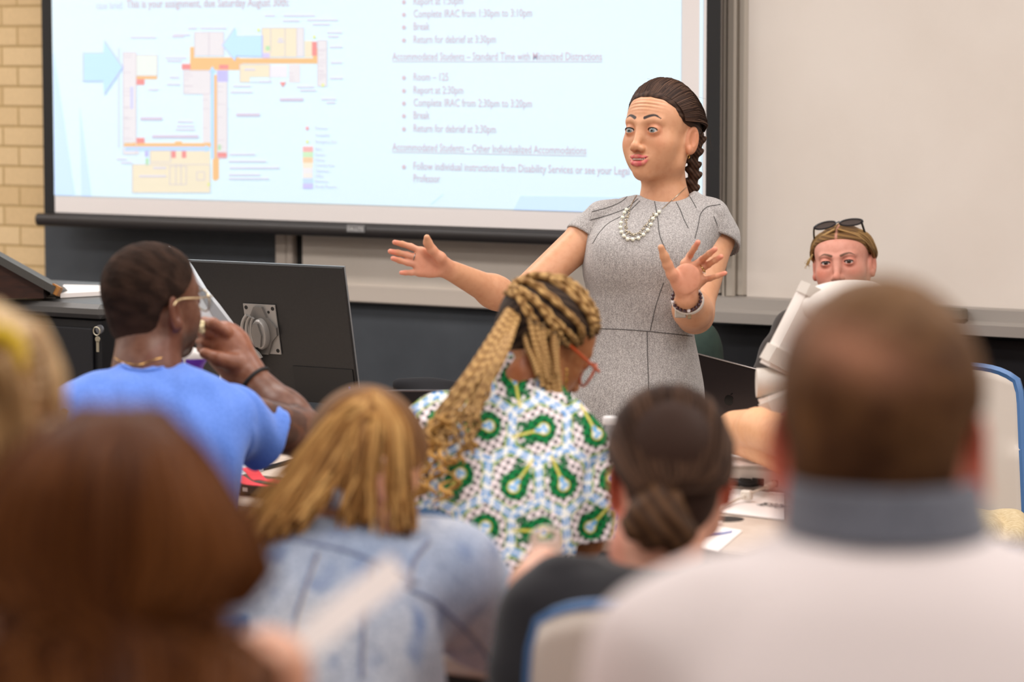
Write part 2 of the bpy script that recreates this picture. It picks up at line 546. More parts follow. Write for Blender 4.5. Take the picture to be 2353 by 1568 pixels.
e = empty('board_eraser', (er[0] - 0.04, YW - 0.112, zt - 0.04), 'dark felt eraser lying in the metal pen tray', 'eraser')
MB().box((er[0] - 0.04, YW - 0.112, zt - 0.0135), (0.075, 0.024, 0.016), bev=0.004).build('handle', mat('eraser_grey', (110, 102, 90), 0.8), e)
MB().box((er[0] - 0.04, YW - 0.112, zt - 0.0345), (0.075, 0.022, 0.005)).build('felt', mat('eraser_felt', (40, 40, 38), 0.95), e)

# ---- projection screen
YS = YW - 0.15
def S(x, y, off=0.0): return W(x, y, YS - off)
scr = empty('projection_screen', S(870, 560), 'pull-down projection screen with black border showing a slide', 'projection screen')
M_fab = mat('screen_fabric', (228, 221, 218), 0.8)
M_fblk = mat('screen_border', (26, 25, 25), 0.7)
zfb = S(700, 508)[2]; xl = S(124, 300)[0]; xr = S(1622, 300)[0]; ZS = 2.5
xo, xo2 = S(99.5, 300)[0], S(1654, 300)[0]
MB().span((xl, YS, zfb), (xr, YS + 0.002, ZS)).build('fabric', M_fab, scr)
zbb = S(700, 541)[2]
MB().span((xo, YS, zfb - 0.045), (xl, YS + 0.002, ZS)).span((xr, YS, zfb - 0.045), (xo2, YS + 0.002, ZS)).span((xl, YS, zfb - 0.045), (xr, YS + 0.002, zfb)).build('border', M_fblk, scr)
bar = MB()
bp_ = [(0.016 * math.cos(a), 0.021 * math.sin(a)) for a in np.linspace(0, 2 * math.pi, 20, endpoint=False)]
bar.prism(bp_, (S(95, 510)[0], YS - 0.016, zbb + 0.021), (0, -1, 0), (0, 0, 1), (1, 0, 0), xo2 + 0.02 - S(95, 510)[0])
barO = bar.build('bottom_bar', mat('bar_black', (44, 40, 39), 0.4, spec=0.4), scr, smooth=True)
bc = S(817, 526, 0.034)
MB().box((bc[0], YS - 0.033, bc[2]), (0.034, 0.0015, 0.0115), bev=0.001).build('badge', mat('badge_grey', (120, 118, 118), 0.5), barO)
def text(name, s, loc, w, h, m, parent, ex=(1, 0, 0), ey=(0, 0, 1), bold=0.0, anchor='l'):
    cu = bpy.data.curves.new(name, 'FONT'); cu.body = s; cu.size = 1.0; cu.resolution_u = 2; cu.offset = bold
    cu.align_x = 'LEFT'; cu.align_y = 'BOTTOM_BASELINE'
    o = bpy.data.objects.new(name, cu); COL.objects.link(o)
    dg = bpy.context.evaluated_depsgraph_get()
    me = bpy.data.meshes.new_from_object(o.evaluated_get(dg))
    bpy.data.objects.remove(o)
    V = np.array([v.co[:] for v in me.vertices]); Fs = [tuple(p.vertices) for p in me.polygons]
    mn, mx = V.min(0), V.max(0)
    sx = w / (mx[0] - mn[0]); sy = h
    loc = np.asarray(loc, float)
    Q = loc + ((V[:, :1] - mn[0]) * sx) * np.asarray(ex, float) + V[:, 1:2] * sy * np.asarray(ey, float)
    return mesh_np(name, Q, Fs, m, parent, smooth=False)
M_lett = mat('badge_letters', (205, 203, 200), 0.5)
text('badge_lettering', 'DA-LITE', (bc[0] - 0.03, YS - 0.0352, bc[2] - 0.006), 0.06, 0.016, M_lett, barO)

# ---- the projected slide: lit areas on the fabric
AMB = np.array([0.0, 0.0, 0.0])
def lit(name, e, base=(232, 223, 216)):
    return mat(name, base, 0.85, spec=0.1, emit=np.asarray(e, float), estr=1.0)
M_slide = lit('slide_light', (0.0, 0.29, 0.44))
zs0 = S(700, 467)[2]; xs1 = S(1565, 300)[0]
slide = MB().span((xl, YS - 0.002, zs0), (xs1, YS - 0.0005, ZS)).build('projected_slide', M_slide, scr)
MB().span((S(1607, 300)[0], YS - 0.002, zfb + 0.001), (S(1615, 300)[0], YS - 0.0005, ZS)).build('light_strip', M_slide, scr)
M_txt = mat('slide_text', (212, 192, 200), 0.85, spec=0.1, emit=(0.08, 0.09, 0.13))
M_txt2 = mat('slide_small_text', (216, 208, 226), 0.85, spec=0.1, emit=(0.1, 0.17, 0.26))
def line(x0, x1, y, s, under=False, m=None, hpx=26, bold=0.008):
    a, b = S(x0, y + 7, 0.004), S(x1, y + 7, 0.004)
    h = S(x0, y, 0.004)[2] - S(x0, y + hpx, 0.004)[2]
    text('slide_text', s, (a[0], YS - 0.0035, S(900, y + 7 - 0.018 * 0, 0.004)[2] if False else a[2]), b[0] - a[0], h, m or M_txt, slide, bold=bold)
    if under:
        MB().span((a[0], YS - 0.0035, a[2] - 0.0055), (b[0], YS - 0.003, a[2] - 0.0035)).build('underline', M_txt, slide)
B = []
for y, x1, s in ((4, 1064, 'Report at 1:30pm'), (33, 1222, 'Complete IRAC from 1:30pm to 3:10pm'), (62, 987, 'Break'), (92, 1139, 'Return for debrief at 3:30pm'),
                 (178, 1030, 'Room \u2013 125'), (208, 1064, 'Report at 2:30pm'), (237, 1222, 'Complete IRAC from 2:30pm to 3:20pm'), (266, 987, 'Break'), (296, 1139, 'Return for debrief at 3:30pm'),
                 (383, 1446, 'Follow individual instructions from Disability Services or see your Legal')):
    line(950, x1, y, s); B.append(y)
line(950, 1011, 411, 'Professor')
line(901, 1383, 131, 'Accommodated Students \u2013 Standard Time with Minimized Distractions', True)
line(901, 1347, 339, 'Accommodated Students \u2013 Other Individualized Accommodations', True)
line(290, 664, 11, 'This is your assignment, due Saturday August 30th:', hpx=27, bold=0.015)
line(220, 283, 14, 'case brief.', m=M_txt2)
for y in B:
    bl = MB()
    c = S(928, y + 1, 0.0035)
    ang = np.linspace(0, 2 * math.pi, 12, endpoint=False)
    bl.prism([(0.007 * math.cos(t), 0.007 * math.sin(t)) for t in ang], (c[0], YS - 0.003, c[2]), (1, 0, 0), (0, 0, 1), (0, -1, 0), 0.0005)
    bl.build('bullet_mark', M_txt, slide)
PK_ = [0]
def px_poly(mb, pts, off, col=None):
    PK_[0] += 1; off = off + 0.000003 * PK_[0]
    q = [S(x, y, off) for x, y in pts]
    o = np.array([q[0][0], YS - off, q[0][2]])
    mb.c = (1, 1, 1) if col is None else col
    mb.prism([(p[0] - o[0], p[2] - o[2]) for p in q], o, (1, 0, 0), (0, 0, 1), (0, -1, 0), 0.0004)
def slide_vcol(name):
    m = mat(name, (225, 216, 210), 0.85, spec=0.1, vcol=True)
    nt = m.node_tree; b = nt.nodes['Principled BSDF']
    nt.links.new(b.inputs['Base Color'].links[0].from_socket, b.inputs['Emission Color']); b.inputs['Emission Strength'].default_value = 0.36
    return m
M_plan = slide_vcol('slide_plan')
def L(c, k=0.90): return lin(c) * k
pb = MB()
org, beige, grey, red, pur, grn, blu, sky = (232, 190, 140), (228, 222, 200), (222, 222, 228), (226, 150, 150), (190, 190, 246), (178, 218, 178), (186, 214, 252), (180, 218, 255)
for (x0, y0, x1, y1, c) in ((437, 132, 550, 161, org), (437, 108, 446, 134, org), (545, 134, 730, 146, org), (545, 140, 556, 158, org), (719, 110, 729, 146, org),
    (303, 175, 361, 182, org), (306, 180, 313, 330, org), (285, 329, 485, 337, org), (402, 325, 418, 331, org), (491, 172, 499, 415, org), (470, 326, 484, 340, org), (489, 360, 503, 412, org),
    (602, 64, 682, 131, beige), (551, 148, 620, 177, beige), (551, 177, 574, 189, beige), (700, 94, 717, 132, beige), (304, 378, 483, 443, beige), (345, 346, 483, 380, beige),
    (447, 74, 514, 128, grey), (283, 120, 313, 328, grey), (313, 126, 362, 174, (222, 232, 230)), (422, 162, 484, 216, grey), (466, 216, 484, 328, grey), (499, 162, 522, 362, grey), (730, 93, 751, 198, grey), (682, 64, 698, 130, grey), (620, 150, 660, 178, (226, 228, 240)), (664, 148, 690, 190, grey), (285, 340, 320, 355, grey),
    (418, 147, 438, 160, red), (504, 149, 525, 159, red), (717, 96, 728, 128, red), (313, 182, 332, 195, red), (313, 317, 332, 329, red), (394, 347, 404, 363, red), (418, 347, 428, 363, red), (500, 351, 521, 364, red),
    (499, 161, 524, 188, pur), (604, 122, 620, 134, (206, 200, 240)), (333, 343, 341, 360, pur), (335, 364, 341, 380, grn), (501, 333, 508, 345, grn), (611, 106, 620, 116, grn), (300, 200, 306, 250, (200, 206, 244)),
    (485, 160, 492, 365, sky), (270, 110, 276, 340, (206, 222, 252)), (288, 337, 482, 347, blu)):
    px_poly(pb, [(x0, y1), (x1, y1), (x1, y0), (x0, y0)], 0.0026, L(c))
px_poly(pb, [(472, 333), (482, 341), (472, 350)], 0.0030, L(sky)); px_poly(pb, [(480, 166), (488, 152), (496, 166)], 0.0030, L(sky))
lc = L((208, 204, 214))
def pline(x0, y0, x1, y1, w=1.4, c=lc):
    v = np.array([x1 - x0, y1 - y0], float); n = np.array([-v[1], v[0]]) / (np.linalg.norm(v) + 1e-9) * w / 2
    px_poly(pb, [(x0 + n[0], y0 + n[1]), (x0 - n[0], y0 - n[1]), (x1 - n[0], y1 - n[1]), (x1 + n[0], y1 + n[1])], 0.0032, c)
for x0, y0, x1, y1 in ((447, 74, 514, 128), (602, 64, 682, 131), (682, 64, 698, 130), (551, 148, 620, 189), (283, 120, 313, 355), (313, 126, 362, 174), (422, 162, 484, 216), (499, 162, 522, 362), (730, 93, 751, 198), (304, 378, 483, 443), (390, 382, 428, 424), (404, 378, 416, 424), (345, 346, 392, 372), (452, 395, 470, 414)):
    pline(x0, y0, x1, y0); pline(x1, y0, x1, y1); pline(x1, y1, x0, y1); pline(x0, y1, x0, y0)
g_ = np.random.default_rng(3)
for _ in range(46):
    x, y = random.choice([(285, 125), (500, 190), (466, 220), (424, 164), (732, 96), (664, 150)]); 
    hgt = {285: 200, 500: 165, 466: 105, 424: 50, 732: 98, 664: 38}[x]; yy = y + g_.uniform(0, hgt); pline(x, yy, x + g_.uniform(8, 20), yy, 1.1)
pline(480, 74, 480, 128); pline(655, 64, 655, 131); pline(622, 64, 622, 122)
# call-outs too small and too soft to read: grey bars of the same length
for x, y, w in ((300, 86, 58), (398, 80, 38), (395, 84, 28), (380, 133, 48), (384, 140, 34), (390, 178, 22), (384, 194, 30), (340, 206, 24), (432, 65, 20), (460, 65, 60), (608, 36, 24), (652, 36, 72), (650, 48, 38), (706, 46, 70), (718, 56, 40), (752, 75, 34), (754, 84, 24), (758, 108, 28), (760, 144, 26), (758, 180, 30), (596, 188, 28), (682, 200, 40), (690, 208, 36), (738, 228, 34), (750, 236, 20), (536, 198, 40), (530, 212, 50), (408, 280, 36), (406, 290, 40), (404, 298, 44), (268, 366, 24), (278, 374, 26), (528, 355, 58), (526, 371, 86), (528, 386, 114), (526, 402, 72), (526, 411, 92), (320, 405, 62), (352, 386, 30), (562, 160, 24), (640, 90, 10), (638, 96, 14), (525, 250, 2)):
    pline(x, y, x + w, y, 4.2, L((212, 212, 228)))
for x, y, w in ((643, 229, 54), (543, 264, 54), (323, 273, 50), (350, 314, 106)):
    pline(x, y, x + w, y, 7.0, L((206, 198, 218)))
for x, y in ((594, 69), (722, 85), (480, 424), (742, 196), (706, 326)): px_poly(pb, [(x, y + 5), (x + 3.5, y), (x, y - 5), (x - 3.5, y)], 0.0034, L((220, 228, 150)))
px_poly(pb, [(643, 189), (657, 189), (650, 200)], 0.0034, L(red)); px_poly(pb, [(706, 300), (710, 295), (706, 290), (702, 295)], 0.0034, L((230, 160, 170)))
for y0, y1, c in ((337, 349, (238, 180, 182)), (349, 362, (196, 228, 194)), (362, 374, (240, 204, 172)), (374, 386, (232, 228, 212)), (386, 398, (226, 228, 234)), (398, 410, (228, 228, 226)), (410, 422, (192, 218, 250)), (422, 434, (198, 196, 250))):
    px_poly(pb, [(696, y1), (719, y1), (719, y0), (696, y0)], 0.0026, L(c))
pb.build('floor_plan', M_plan, slide, vcol=True)
for y, w, s in ((295, 28, 'Entrance'), (311, 33, 'Accessible'), (326, 50, 'Emergency Exit'), (343, 16, 'Stairs'), (356, 24, 'Elevator'), (368, 22, 'Hallway'), (380, 44, 'Common Area'), (393, 32, 'Classroom'), (405, 19, 'Office'), (417, 29, 'Restroom'), (429, 50, 'Study Rooms')):
    line(724, 724 + w, y - 4, s, m=M_txt2, hpx=12, bold=0.01)
ab = MB()
M_arrow = mat('slide_arrow', (180, 206, 238), 0.85, spec=0.1, emit=(0.16, 0.30, 0.46))
M_arrowe = mat('slide_arrow_edge', (190, 192, 226), 0.85, spec=0.1, emit=(0.16, 0.2, 0.34))
def arrow(pts, grow):
    c = np.mean(pts, axis=0); q = np.array(pts, float)
    mb = MB(); px_poly(mb, [tuple(p) for p in q], 0.0036); a = mb.build('arrow_outline', M_arrowe, slide)
    mb = MB(); px_poly(mb, [tuple(c + (p - c) * grow) for p in q], 0.0042); mb.build('arrow', M_arrow, slide)
arrow([(190, 188), (238, 188), (240, 219), (284, 155), (240, 91), (238, 120), (190, 120)], 0.94)
arrow([(510, 104), (540, 141), (541, 129), (604, 131), (604, 81), (541, 82), (539, 62)], 0.94)
line(548, 582, 104, '125', m=lit('slide_white', (0.05, 0.25, 0.36)), hpx=28)
line(212, 246, 154, '108', m=MATS['slide_white'], hpx=26)
dm = mat('slide_ribbon', (200, 214, 240), 0.85, spec=0.1, emit=(0.12, 0.27, 0.42))
for q in ([(123, 120), (150, 300), (172, 449), (125, 448)], [(183, 245), (197, 350), (210, 451), (187, 450)],
          [(1180, 482), (1564, 494), (1564, 454), (1196, 450)], [(988, 470), (992, 470), (1020, 447), (1017, 447)]):
    rbn = MB(); px_poly(rbn, q, 0.0019); rbn.build('ribbon', dm, slide)
# ------------------------------------------------------------------ desks and chairs
M_lam = mat('desk_laminate', (196, 180, 166), 0.5, c2=(188, 170, 155), scale=30)
M_edge = mat('desk_edge', (70, 62, 58), 0.6)
M_steel = mat('grey_steel', (120, 120, 124), 0.45, metal=0.6)
def desk(x0, x1, y0, y1, z, label, py=None):
    py = y1 - 0.0525 if py is None else py
    o = empty('desk', ((x0 + x1) / 2, (y0 + y1) / 2, 0), label, 'desk')
    MB().span((x0, y0, z - 0.028), (x1, y1, z), bev=0.004).build('desk_top', M_lam, o)
    MB().span((x0 + 0.1, py - 0.0075, 0.28), (x1 - 0.1, py + 0.0075, z - 0.03)).build('modesty_panel', M_edge, o)
    for x in (x0 + 0.06, (x0 + x1) / 2, x1 - 0.06):
        MB().span((x - 0.025, (y0 + y1) / 2 - 0.03, 0.02), (x + 0.025, (y0 + y1) / 2 + 0.03, z - 0.03)).span((x - 0.03, y0 + 0.08, 0), (x + 0.03, y1 - 0.08, 0.025), bev=0.005).build('leg', M_steel, o)
    return o
ZD = 0.73
d1 = desk(-5.1, -2.6, 5.0, 5.95, ZD, 'long beige desk of the first row holding monitor and document camera')
g = T(1668, 1194, ZD)
MB().lathe([(0.036, 0.0), (0.036, 0.0012), (0.0, 0.0012)], (g[0], g[1], ZD + 0.0002), 24).build('cable_hole', M_dark, d1)
d2 = desk(-3.6, -1.5, 3.87, 4.28, ZD, 'beige desk of the second row, an orange booklet on it')
d3 = desk(-3.72, -3.26, 6.44, 6.86, ZD, 'front beige desk beside the lecturer with the dark laptop', 6.5)

def sheet(fn, nu, nv, th):
    """curved panel of thickness th; fn(u, v) with u in -1..1, v in 0..1"""
    U, Vv = np.meshgrid(np.linspace(-1, 1, nu), np.linspace(0, 1, nv), indexing='ij')
    Pn = np.array([fn(u, v) for u, v in zip(U.ravel(), Vv.ravel())]).reshape(nu, nv, 3)
    du = np.gradient(Pn, axis=0); dv = np.gradient(Pn, axis=1)
    N = np.cross(du, dv); N /= np.linalg.norm(N, axis=2)[..., None] + 1e-12
    A = Pn + N * th / 2; Bq = Pn - N * th / 2
    V = np.concatenate([A.reshape(-1, 3), Bq.reshape(-1, 3)]); k = nu * nv
    F = []
    ix = lambda i, j: i * nv + j
    for i in range(nu - 1):
        for j in range(nv - 1):
            a, b, c, d = ix(i, j), ix(i + 1, j), ix(i + 1, j + 1), ix(i, j + 1)
            F.append((a, b, c, d)); F.append((k + d, k + c, k + b, k + a))
    rim = [ix(i, 0) for i in range(nu)] + [ix(nu - 1, j) for j in range(1, nv)] + [ix(i, nv - 1) for i in range(nu - 2, -1, -1)] + [ix(0, j) for j in range(nv - 2, 0, -1)]
    for a, b in zip(rim, rim[1:] + rim[:1]): F.append((b, a, k + a, k + b))
    return V, F, Pn, rim
def chair_proto(name, label, hback, w0, mshell, mrim, mseat, group=None, corner=0.22, rim_r=0.0085):
    o = empty(name, (0, 0, 0), label, 'chair', group)
    zb0 = 0.47
    def back(u, v):
        w = w0 * (1 - 0.10 * v) * (1 - corner * max(0, (v - 0.86) / 0.14) ** 2.5)
        dz = -0.03 * abs(u) ** 5 * (v > 0.5)
        return np.array([u * w, -0.20 - 0.10 * v + 0.045 * u * u, zb0 + v * hback + dz])
    V, F, Pn, rim = sheet(back, 21, 15, 0.014)
    mesh_np('backrest', V, F, mshell, o)
    loop = Pn.reshape(-1, 3)[rim]
    MB().tube(np.vstack([loop, loop[:1]]), rim_r, 6, cap=False).build('rim', mrim, o, smooth=True)
    def seat(u, v):
        return np.array([u * w0 * (0.98 - 0.06 * v), -0.2 + 0.43 * v, 0.45 + 0.012 * u * u - 0.03 * max(0, v - 0.75) ** 2 * 8 + 0.05 * max(0, 0.2 - v) ** 2 * 25])
    V, F, Pn, rim = sheet(seat, 15, 15, 0.014)
    mesh_np('seat', V, F, mseat, o)
    for sx in (-1, 1):
        for fy in (1, -1):
            MB().tube(spline([(sx * 0.17, 0.1 * fy, 0.436), (sx * 0.2, 0.17 * fy, 0.3), (sx * 0.225, 0.23 * fy, 0.011)], 8), 0.011, 10).build('leg', M_steel, o, smooth=True)
    return o
def clone(o, loc, rz, label):
    r = o.copy(); COL.objects.link(r); r.location = [float(v) for v in loc]; r.rotation_euler = (0, 0, rz); r['label'] = label
    for ch in list(o.children):
        c = ch.copy(); COL.objects.link(c); c.parent = r
        for g2 in ch.children:
            d = g2.copy(); COL.objects.link(d); d.parent = c
    return r
M_navy = mat('navy_plastic', (16, 54, 92), 0.42, spec=0.45)
M_navyrim = mat('navy_rim', (44, 92, 140), 0.35)
M_taupe = mat('taupe_shell', (226, 215, 204), 0.5)
M_brim = mat('blue_rim', (70, 112, 164), 0.35)
def rz(a):
    f = face_dir(a); return math.atan2(-f[0], f[1])
def put(o, x, y, d, a, hb):
    """stand a chair so that the top middle of its back shows at x, y"""
    top = P(x, y, d); r = rz(a)
    loc = top - np.array([-(-0.3) * math.sin(r) * 1, 0, 0]) * 0
    off = np.array([0.30 * math.sin(r), -0.30 * math.cos(r), 0.0])
    p = top - off; return (p[0], p[1], 0.0), r
blue0 = chair_proto('plastic_chair', 'navy plastic chair back just left of the woman with long braids', 0.385, 0.235, M_navy, M_navyrim, M_navy, 'navy plastic chairs')
loc, r = put(blue0, 850, 1184, 5.30, -14, 0.335)
blue0.location = loc; blue0.rotation_euler = (0, 0, r)
loc, r = put(blue0, 560, 1455, 4.30, -24, 0.335)
clone(blue0, loc, r, 'navy plastic chair behind the woman in the denim jacket')
loc, r = put(blue0, 215, 1180, 5.42, 12, 0.335)
clone(blue0, loc, r, 'navy plastic chair of the man in the blue shirt, mostly hidden')
tall0 = chair_proto('padded_chair', 'pale grey high-backed chair with blue rim behind the woman in black', 0.50, 0.225, M_taupe, M_brim, mat('blue_seat', (40, 66, 104), 0.7), None, 0.05)
loc, r = put(tall0, 1588, 1378, 3.77, 6, 0.50)
tall0.location = loc; tall0.rotation_euler = (0, 0, r)
t2 = chair_proto('shell_chair', 'empty taupe chair with blue edge by the whiteboard at right picture edge', 0.40, 0.235, mat('taupe_back', (196, 184, 172), 0.5), M_brim, MATS['blue_seat'], None, 0.04, 0.012)
loc, r = put(t2, 2150, 836, 7.72, 190, 0.40)
t2.location = loc; t2.rotation_euler = (0, 0, r)

# ---- left: console with slanted reading desk
M_cons = mat('console_black', (18, 18, 21), 0.45)
M_constop = mat('console_top', (82, 80, 78), 0.42)
pc = T(250, 676, 1.0); y0c = T(140, 690, 1.0)[1]
con = empty('console', (pc[0] - 0.5, y0c + 0.3, 0), 'black equipment console in the left corner with keys in its lock', 'console')
xr_ = pc[0] + 0.16; xl_ = pc[0] - 0.9
MB().span((xl_, y0c, 0.0), (xr_, y0c + 0.6, 0.955), bev=0.006).build('body', M_cons, con)
MB().span((xl_ - 0.02, y0c - 0.02, 0.956), (xr_ + 0.02, y0c + 0.62, 0.995), bev=0.012).build('console_top', M_constop, con)
MB().span((xl_ + 0.34, y0c - 0.012, 0.08), (xr_ - 0.02, y0c - 0.001, 0.93), bev=0.003).build('door', mat('console_door', (24, 24, 28), 0.5), con)
kp = W(231, 757, y0c - 0.012)
lk = MB().lathe([(0.012, 0), (0.012, 0.006), (0.0, 0.006)], kp, 20, axis=[[1, 0, 0], [0, 0, -1], [0, 1, 0]]).build('lock', M_steel, con)
ang = np.linspace(0, 2 * math.pi, 25)
ky = empty('key_ring', kp + np.array([0, -0.012, -0.01]), 'small ring of keys hanging from the black console lock', 'keys')
M_key = mat('key_metal', (190, 182, 160), 0.35, metal=0.8)
MB().tube([kp + (0.011 * math.sin(t), -0.016, -0.004 + 0.011 * math.cos(t)) for t in ang], 0.0017, 6, cap=False).build('ring', M_key, ky, smooth=True)
kq = kp + np.array([0.003, -0.016, -0.045])
MB().box(kq, (0.0042, 0.001, 0.014)).lathe([(0.008, -0.001), (0.008, 0.001), (0, 0.001)], kq + (0, 0, 0.02), 16, axis=[[1, 0, 0], [0, 0, -1], [0, 1, 0]]).build('key', M_key, ky)
# papers on it
pa = MB(); q = [T(146, 664, 0.997), T(245, 666, 0.997), T(245, 679, 0.997), T(139, 685, 0.997)]
def slab(mb, q, th):
    q = np.array(q); V = np.concatenate([q, q + (0, 0, th)])
    return mb.add(V, [(3, 2, 1, 0), (4, 5, 6, 7), (0, 1, 5, 4), (1, 2, 6, 5), (2, 3, 7, 6), (3, 0, 4, 7)])
M_paper = mat('white_paper', (236, 228, 224), 0.75)
def paper(name, q, th, label, m=None, cat='papers'):
    q = np.array(q); o = slab(MB(), q, th).build(name, m or M_paper)
    return tag(o, label, cat)
paper('paper_stack', q, 0.012, 'white paper stack lying on the console beside the slanted reading desk')
paper('paper_sheet', [T(-30, 671, 0.996), T(14, 673, 0.996), T(128, 686, 0.996), T(-30, 680, 0.996)], 0.002, 'white sheet on the console under the slanted reading desk')
# slanted reading desk
dl = 8.15
A, Bp = P(-60, 556, dl), P(128, 660, dl)          # top edge line of the near side
nrm = np.array([0, 1.0, 0]); sl = (Bp - A) / np.linalg.norm(Bp - A)
upn = np.cross(sl, np.array([0.0, 1, 0])); upn = -upn if upn[2] < 0 else upn
lec = empty('reading_desk', P(40, 690, dl), 'slanted wooden reading desk with dark grey edge on the console', 'reading desk')
Lr = np.linalg.norm(Bp - A)
ex_, ey_ = sl, upn
mb = MB().prism([(0, -0.024), (Lr, -0.024), (Lr, 0.0), (0, 0.0)], A, ex_, ey_, F0 - 0.12 * ZZ, 0.34); mb.build('slope_board', mat('grey_edge', (84, 82, 78), 0.6), lec)
mb = MB().prism([(Lr, -0.024), (Lr + 0.012, -0.024), (Lr + 0.012, 0.006), (Lr - 0.012, 0.006), (Lr - 0.012, 0.001), (Lr, 0.001)], A + F0 * 0.004, ex_, ey_, F0 - 0.12 * ZZ, 0.05); mb.build('wood_lip', mat('oak', (196, 138, 76), 0.5, c2=(176, 116, 58), scale=30, stretch=(1, 8, 1)), lec)
zc = 1.003
A2, B2 = A + upn * -0.026, Bp + upn * -0.026 - sl * 0.03
MB().prism([(0, 0), ((B2 - A2) @ RT, (B2 - A2)[2]), ((B2 - A2) @ RT, zc - A2[2]), (0, zc - A2[2])], A2 + F0 * 0.01, RT, (0, 0, 1), F0, 0.12).build('side_panel', mat('dark_walnut', (58, 28, 14), 0.5, c2=(44, 20, 10), scale=20, stretch=(1, 1, 6)), lec)

# ---- monitor seen from behind
YM = 5.80
tl, trr = W(421, 601, YM), W(785, 612, YM)
wM = trr[0] - tl[0]
til = math.radians(11.5)
dn = np.array([0, math.sin(til), -math.cos(til)]); nb = np.array([0, -math.cos(til), -math.sin(til)]); exx = np.array([1.0, 0, 0])
mon = empty('monitor', (tl[0] + wM / 2, YM + 0.08, ZD), 'black computer monitor seen from behind with a metal mount plate', 'monitor')
O = np.array([tl[0], YM, tl[2]])
M_mon = mat('monitor_black', (30, 29, 29), 0.42, c2=(25, 24, 24), scale=200)
def mq(x, y, off=0.0): return O + exx * x + dn * y + nb * off
def mslab(mb, x0, y0, x1, y1, o0, o1): return mb.prism([(x0, y0), (x1, y0), (x1, y1), (x0, y1)], mq(0, 0, o0), exx, dn, nb, o1 - o0)
hM = 0.335
mslab(MB(), 0, 0, wM, hM, -0.008, 0.0).build('back_cover', M_mon, mon)
mslab(MB(), -0.001, -0.0022, wM + 0.001, hM, -0.014, -0.0085).build('silver_edge', mat('monitor_rim', (150, 154, 158), 0.3, metal=0.6), mon)
mslab(MB(), 0.004, 0.004, wM - 0.004, hM - 0.004, -0.020, -0.0145).build('screen', mat('screen_dark', (12, 12, 14), 0.2), mon)
mslab(MB(), wM * 0.62, hM * 0.735, wM - 0.004, hM - 0.002, 0.0, 0.003).build('port_cover', mat('monitor_black2', (24, 23, 23), 0.5), mon)
mslab(MB(), wM - 0.02, hM * 0.86, wM - 0.015, hM * 0.885, 0.003, 0.004).build('indicator', mat('blue_light', (60, 90, 190), 0.4), mon)
pxm = wM / (785 - 421)
cx, cy = (588 - 421) * pxm, 0.158
M_vesa = mat('mount_grey', (150, 146, 142), 0.42, metal=0.35)
M_vesa2 = mat('mount_grey_dark', (112, 108, 104), 0.42, metal=0.3)
hw, hh = 0.047, 0.061
mp = MB(); mslab(mp, cx - hw, cy - hh, cx + hw, cy + hh, 0.001, 0.004)
plate = mp.build('mount_plate', M_vesa, mon)
for sx, sy in ((-1, -1), (1, -1), (1, 1)):
    MB().lathe([(0.0048, 0), (0.0048, 0.0006), (0, 0.0006)], mq(cx + sx * (hw - 0.008), cy + sy * (hh - 0.009), 0.004), 12, axis=np.stack([exx, dn, nb], 1)).build('screw_hole', M_dark, plate)
MB().lathe([(0.0035, 0), (0.0035, 0.0006), (0, 0.0006)], mq(cx + 0.026, cy - 0.043, 0.004), 12, axis=np.stack([exx, dn, nb], 1)).build('screw_hole', M_dark, plate)
br = MB().prism([(cx - 0.012, cy - 0.056), (cx + 0.012, cy - 0.056), (cx + 0.022, cy - 0.03), (cx + hw, cy - 0.006), (cx + hw, cy + 0.012), (cx + 0.03, cy + 0.028), (cx + 0.014, cy + hh), (cx - 0.01, cy + hh), (cx - 0.03, cy + 0.03), (cx - 0.034, cy - 0.02)], mq(0, 0, 0.0045), exx, dn, nb, 0.007)
br.build('bracket', M_vesa2, mon)
for k, (rx, o1) in enumerate(((0.052, 0.030), (0.040, 0.026), (0.026, 0.022))):
    pts = [mq(cx + 0.002 - rx * math.cos(t) * 0.82, cy + 0.004 + 0.052 * math.sin(t) * (1 - 0.1 * k), o1) for t in np.linspace(-1.05, 1.0, 14)]
    MB().tube(pts, 0.0042, 8).build('arc_arm', M_vesa, mon, smooth=True)
hubx = np.stack([exx, dn, nb], 1)
hb = MB(); hb.lathe([(0.030, 0.0), (0.030, 0.012), (0.027, 0.016), (0.0, 0.016)], (0, 0, 0), 32)
hv = hb.V[0] * (0.72, 1.25, 1); hb.V[0] = mq(cx + 0.006, cy + 0.008, 0.012) + hv @ hubx.T
hb.build('pivot_hub', M_vesa, mon, smooth=True)
hb = MB(); hb.lathe([(0.022, 0.0), (0.022, 0.006), (0.0, 0.006)], (0, 0, 0), 6); hv = hb.V[0] * (0.62, 1.5, 1); hb.V[0] = mq(cx + 0.004, cy + 0.008, 0.0285) + hv @ hubx.T
hb.build('hub_cap', M_vesa2, mon)
MB().prism([(cx - 0.055, cy + 0.045), (cx - 0.02, cy + 0.03), (cx + 0.004, cy + 0.05), (cx + 0.012, cy + 0.062), (cx - 0.005, cy + 0.066), (cx - 0.05, cy + 0.09)], mq(0, 0, 0.03), exx, dn, nb, 0.006).build('lower_lever', M_vesa, mon)
MB().tube(spline([mq(cx - 0.01, cy + 0.05, 0.02), mq(cx - 0.05, cy + 0.09, 0.04), mq(cx - 0.09, cy + 0.2, 0.05), (O[0] + 0.09, YM - 0.03, ZD + 0.02)], 14), 0.016, 12).build('stand_arm', M_vesa2, mon, smooth=True)
MB().span((O[0] + 0.02, YM - 0.1, ZD + 0.001), (O[0] + wM * 0.9, YM + 0.11, ZD + 0.018), bev=0.004).build('base', M_vesa2, mon)
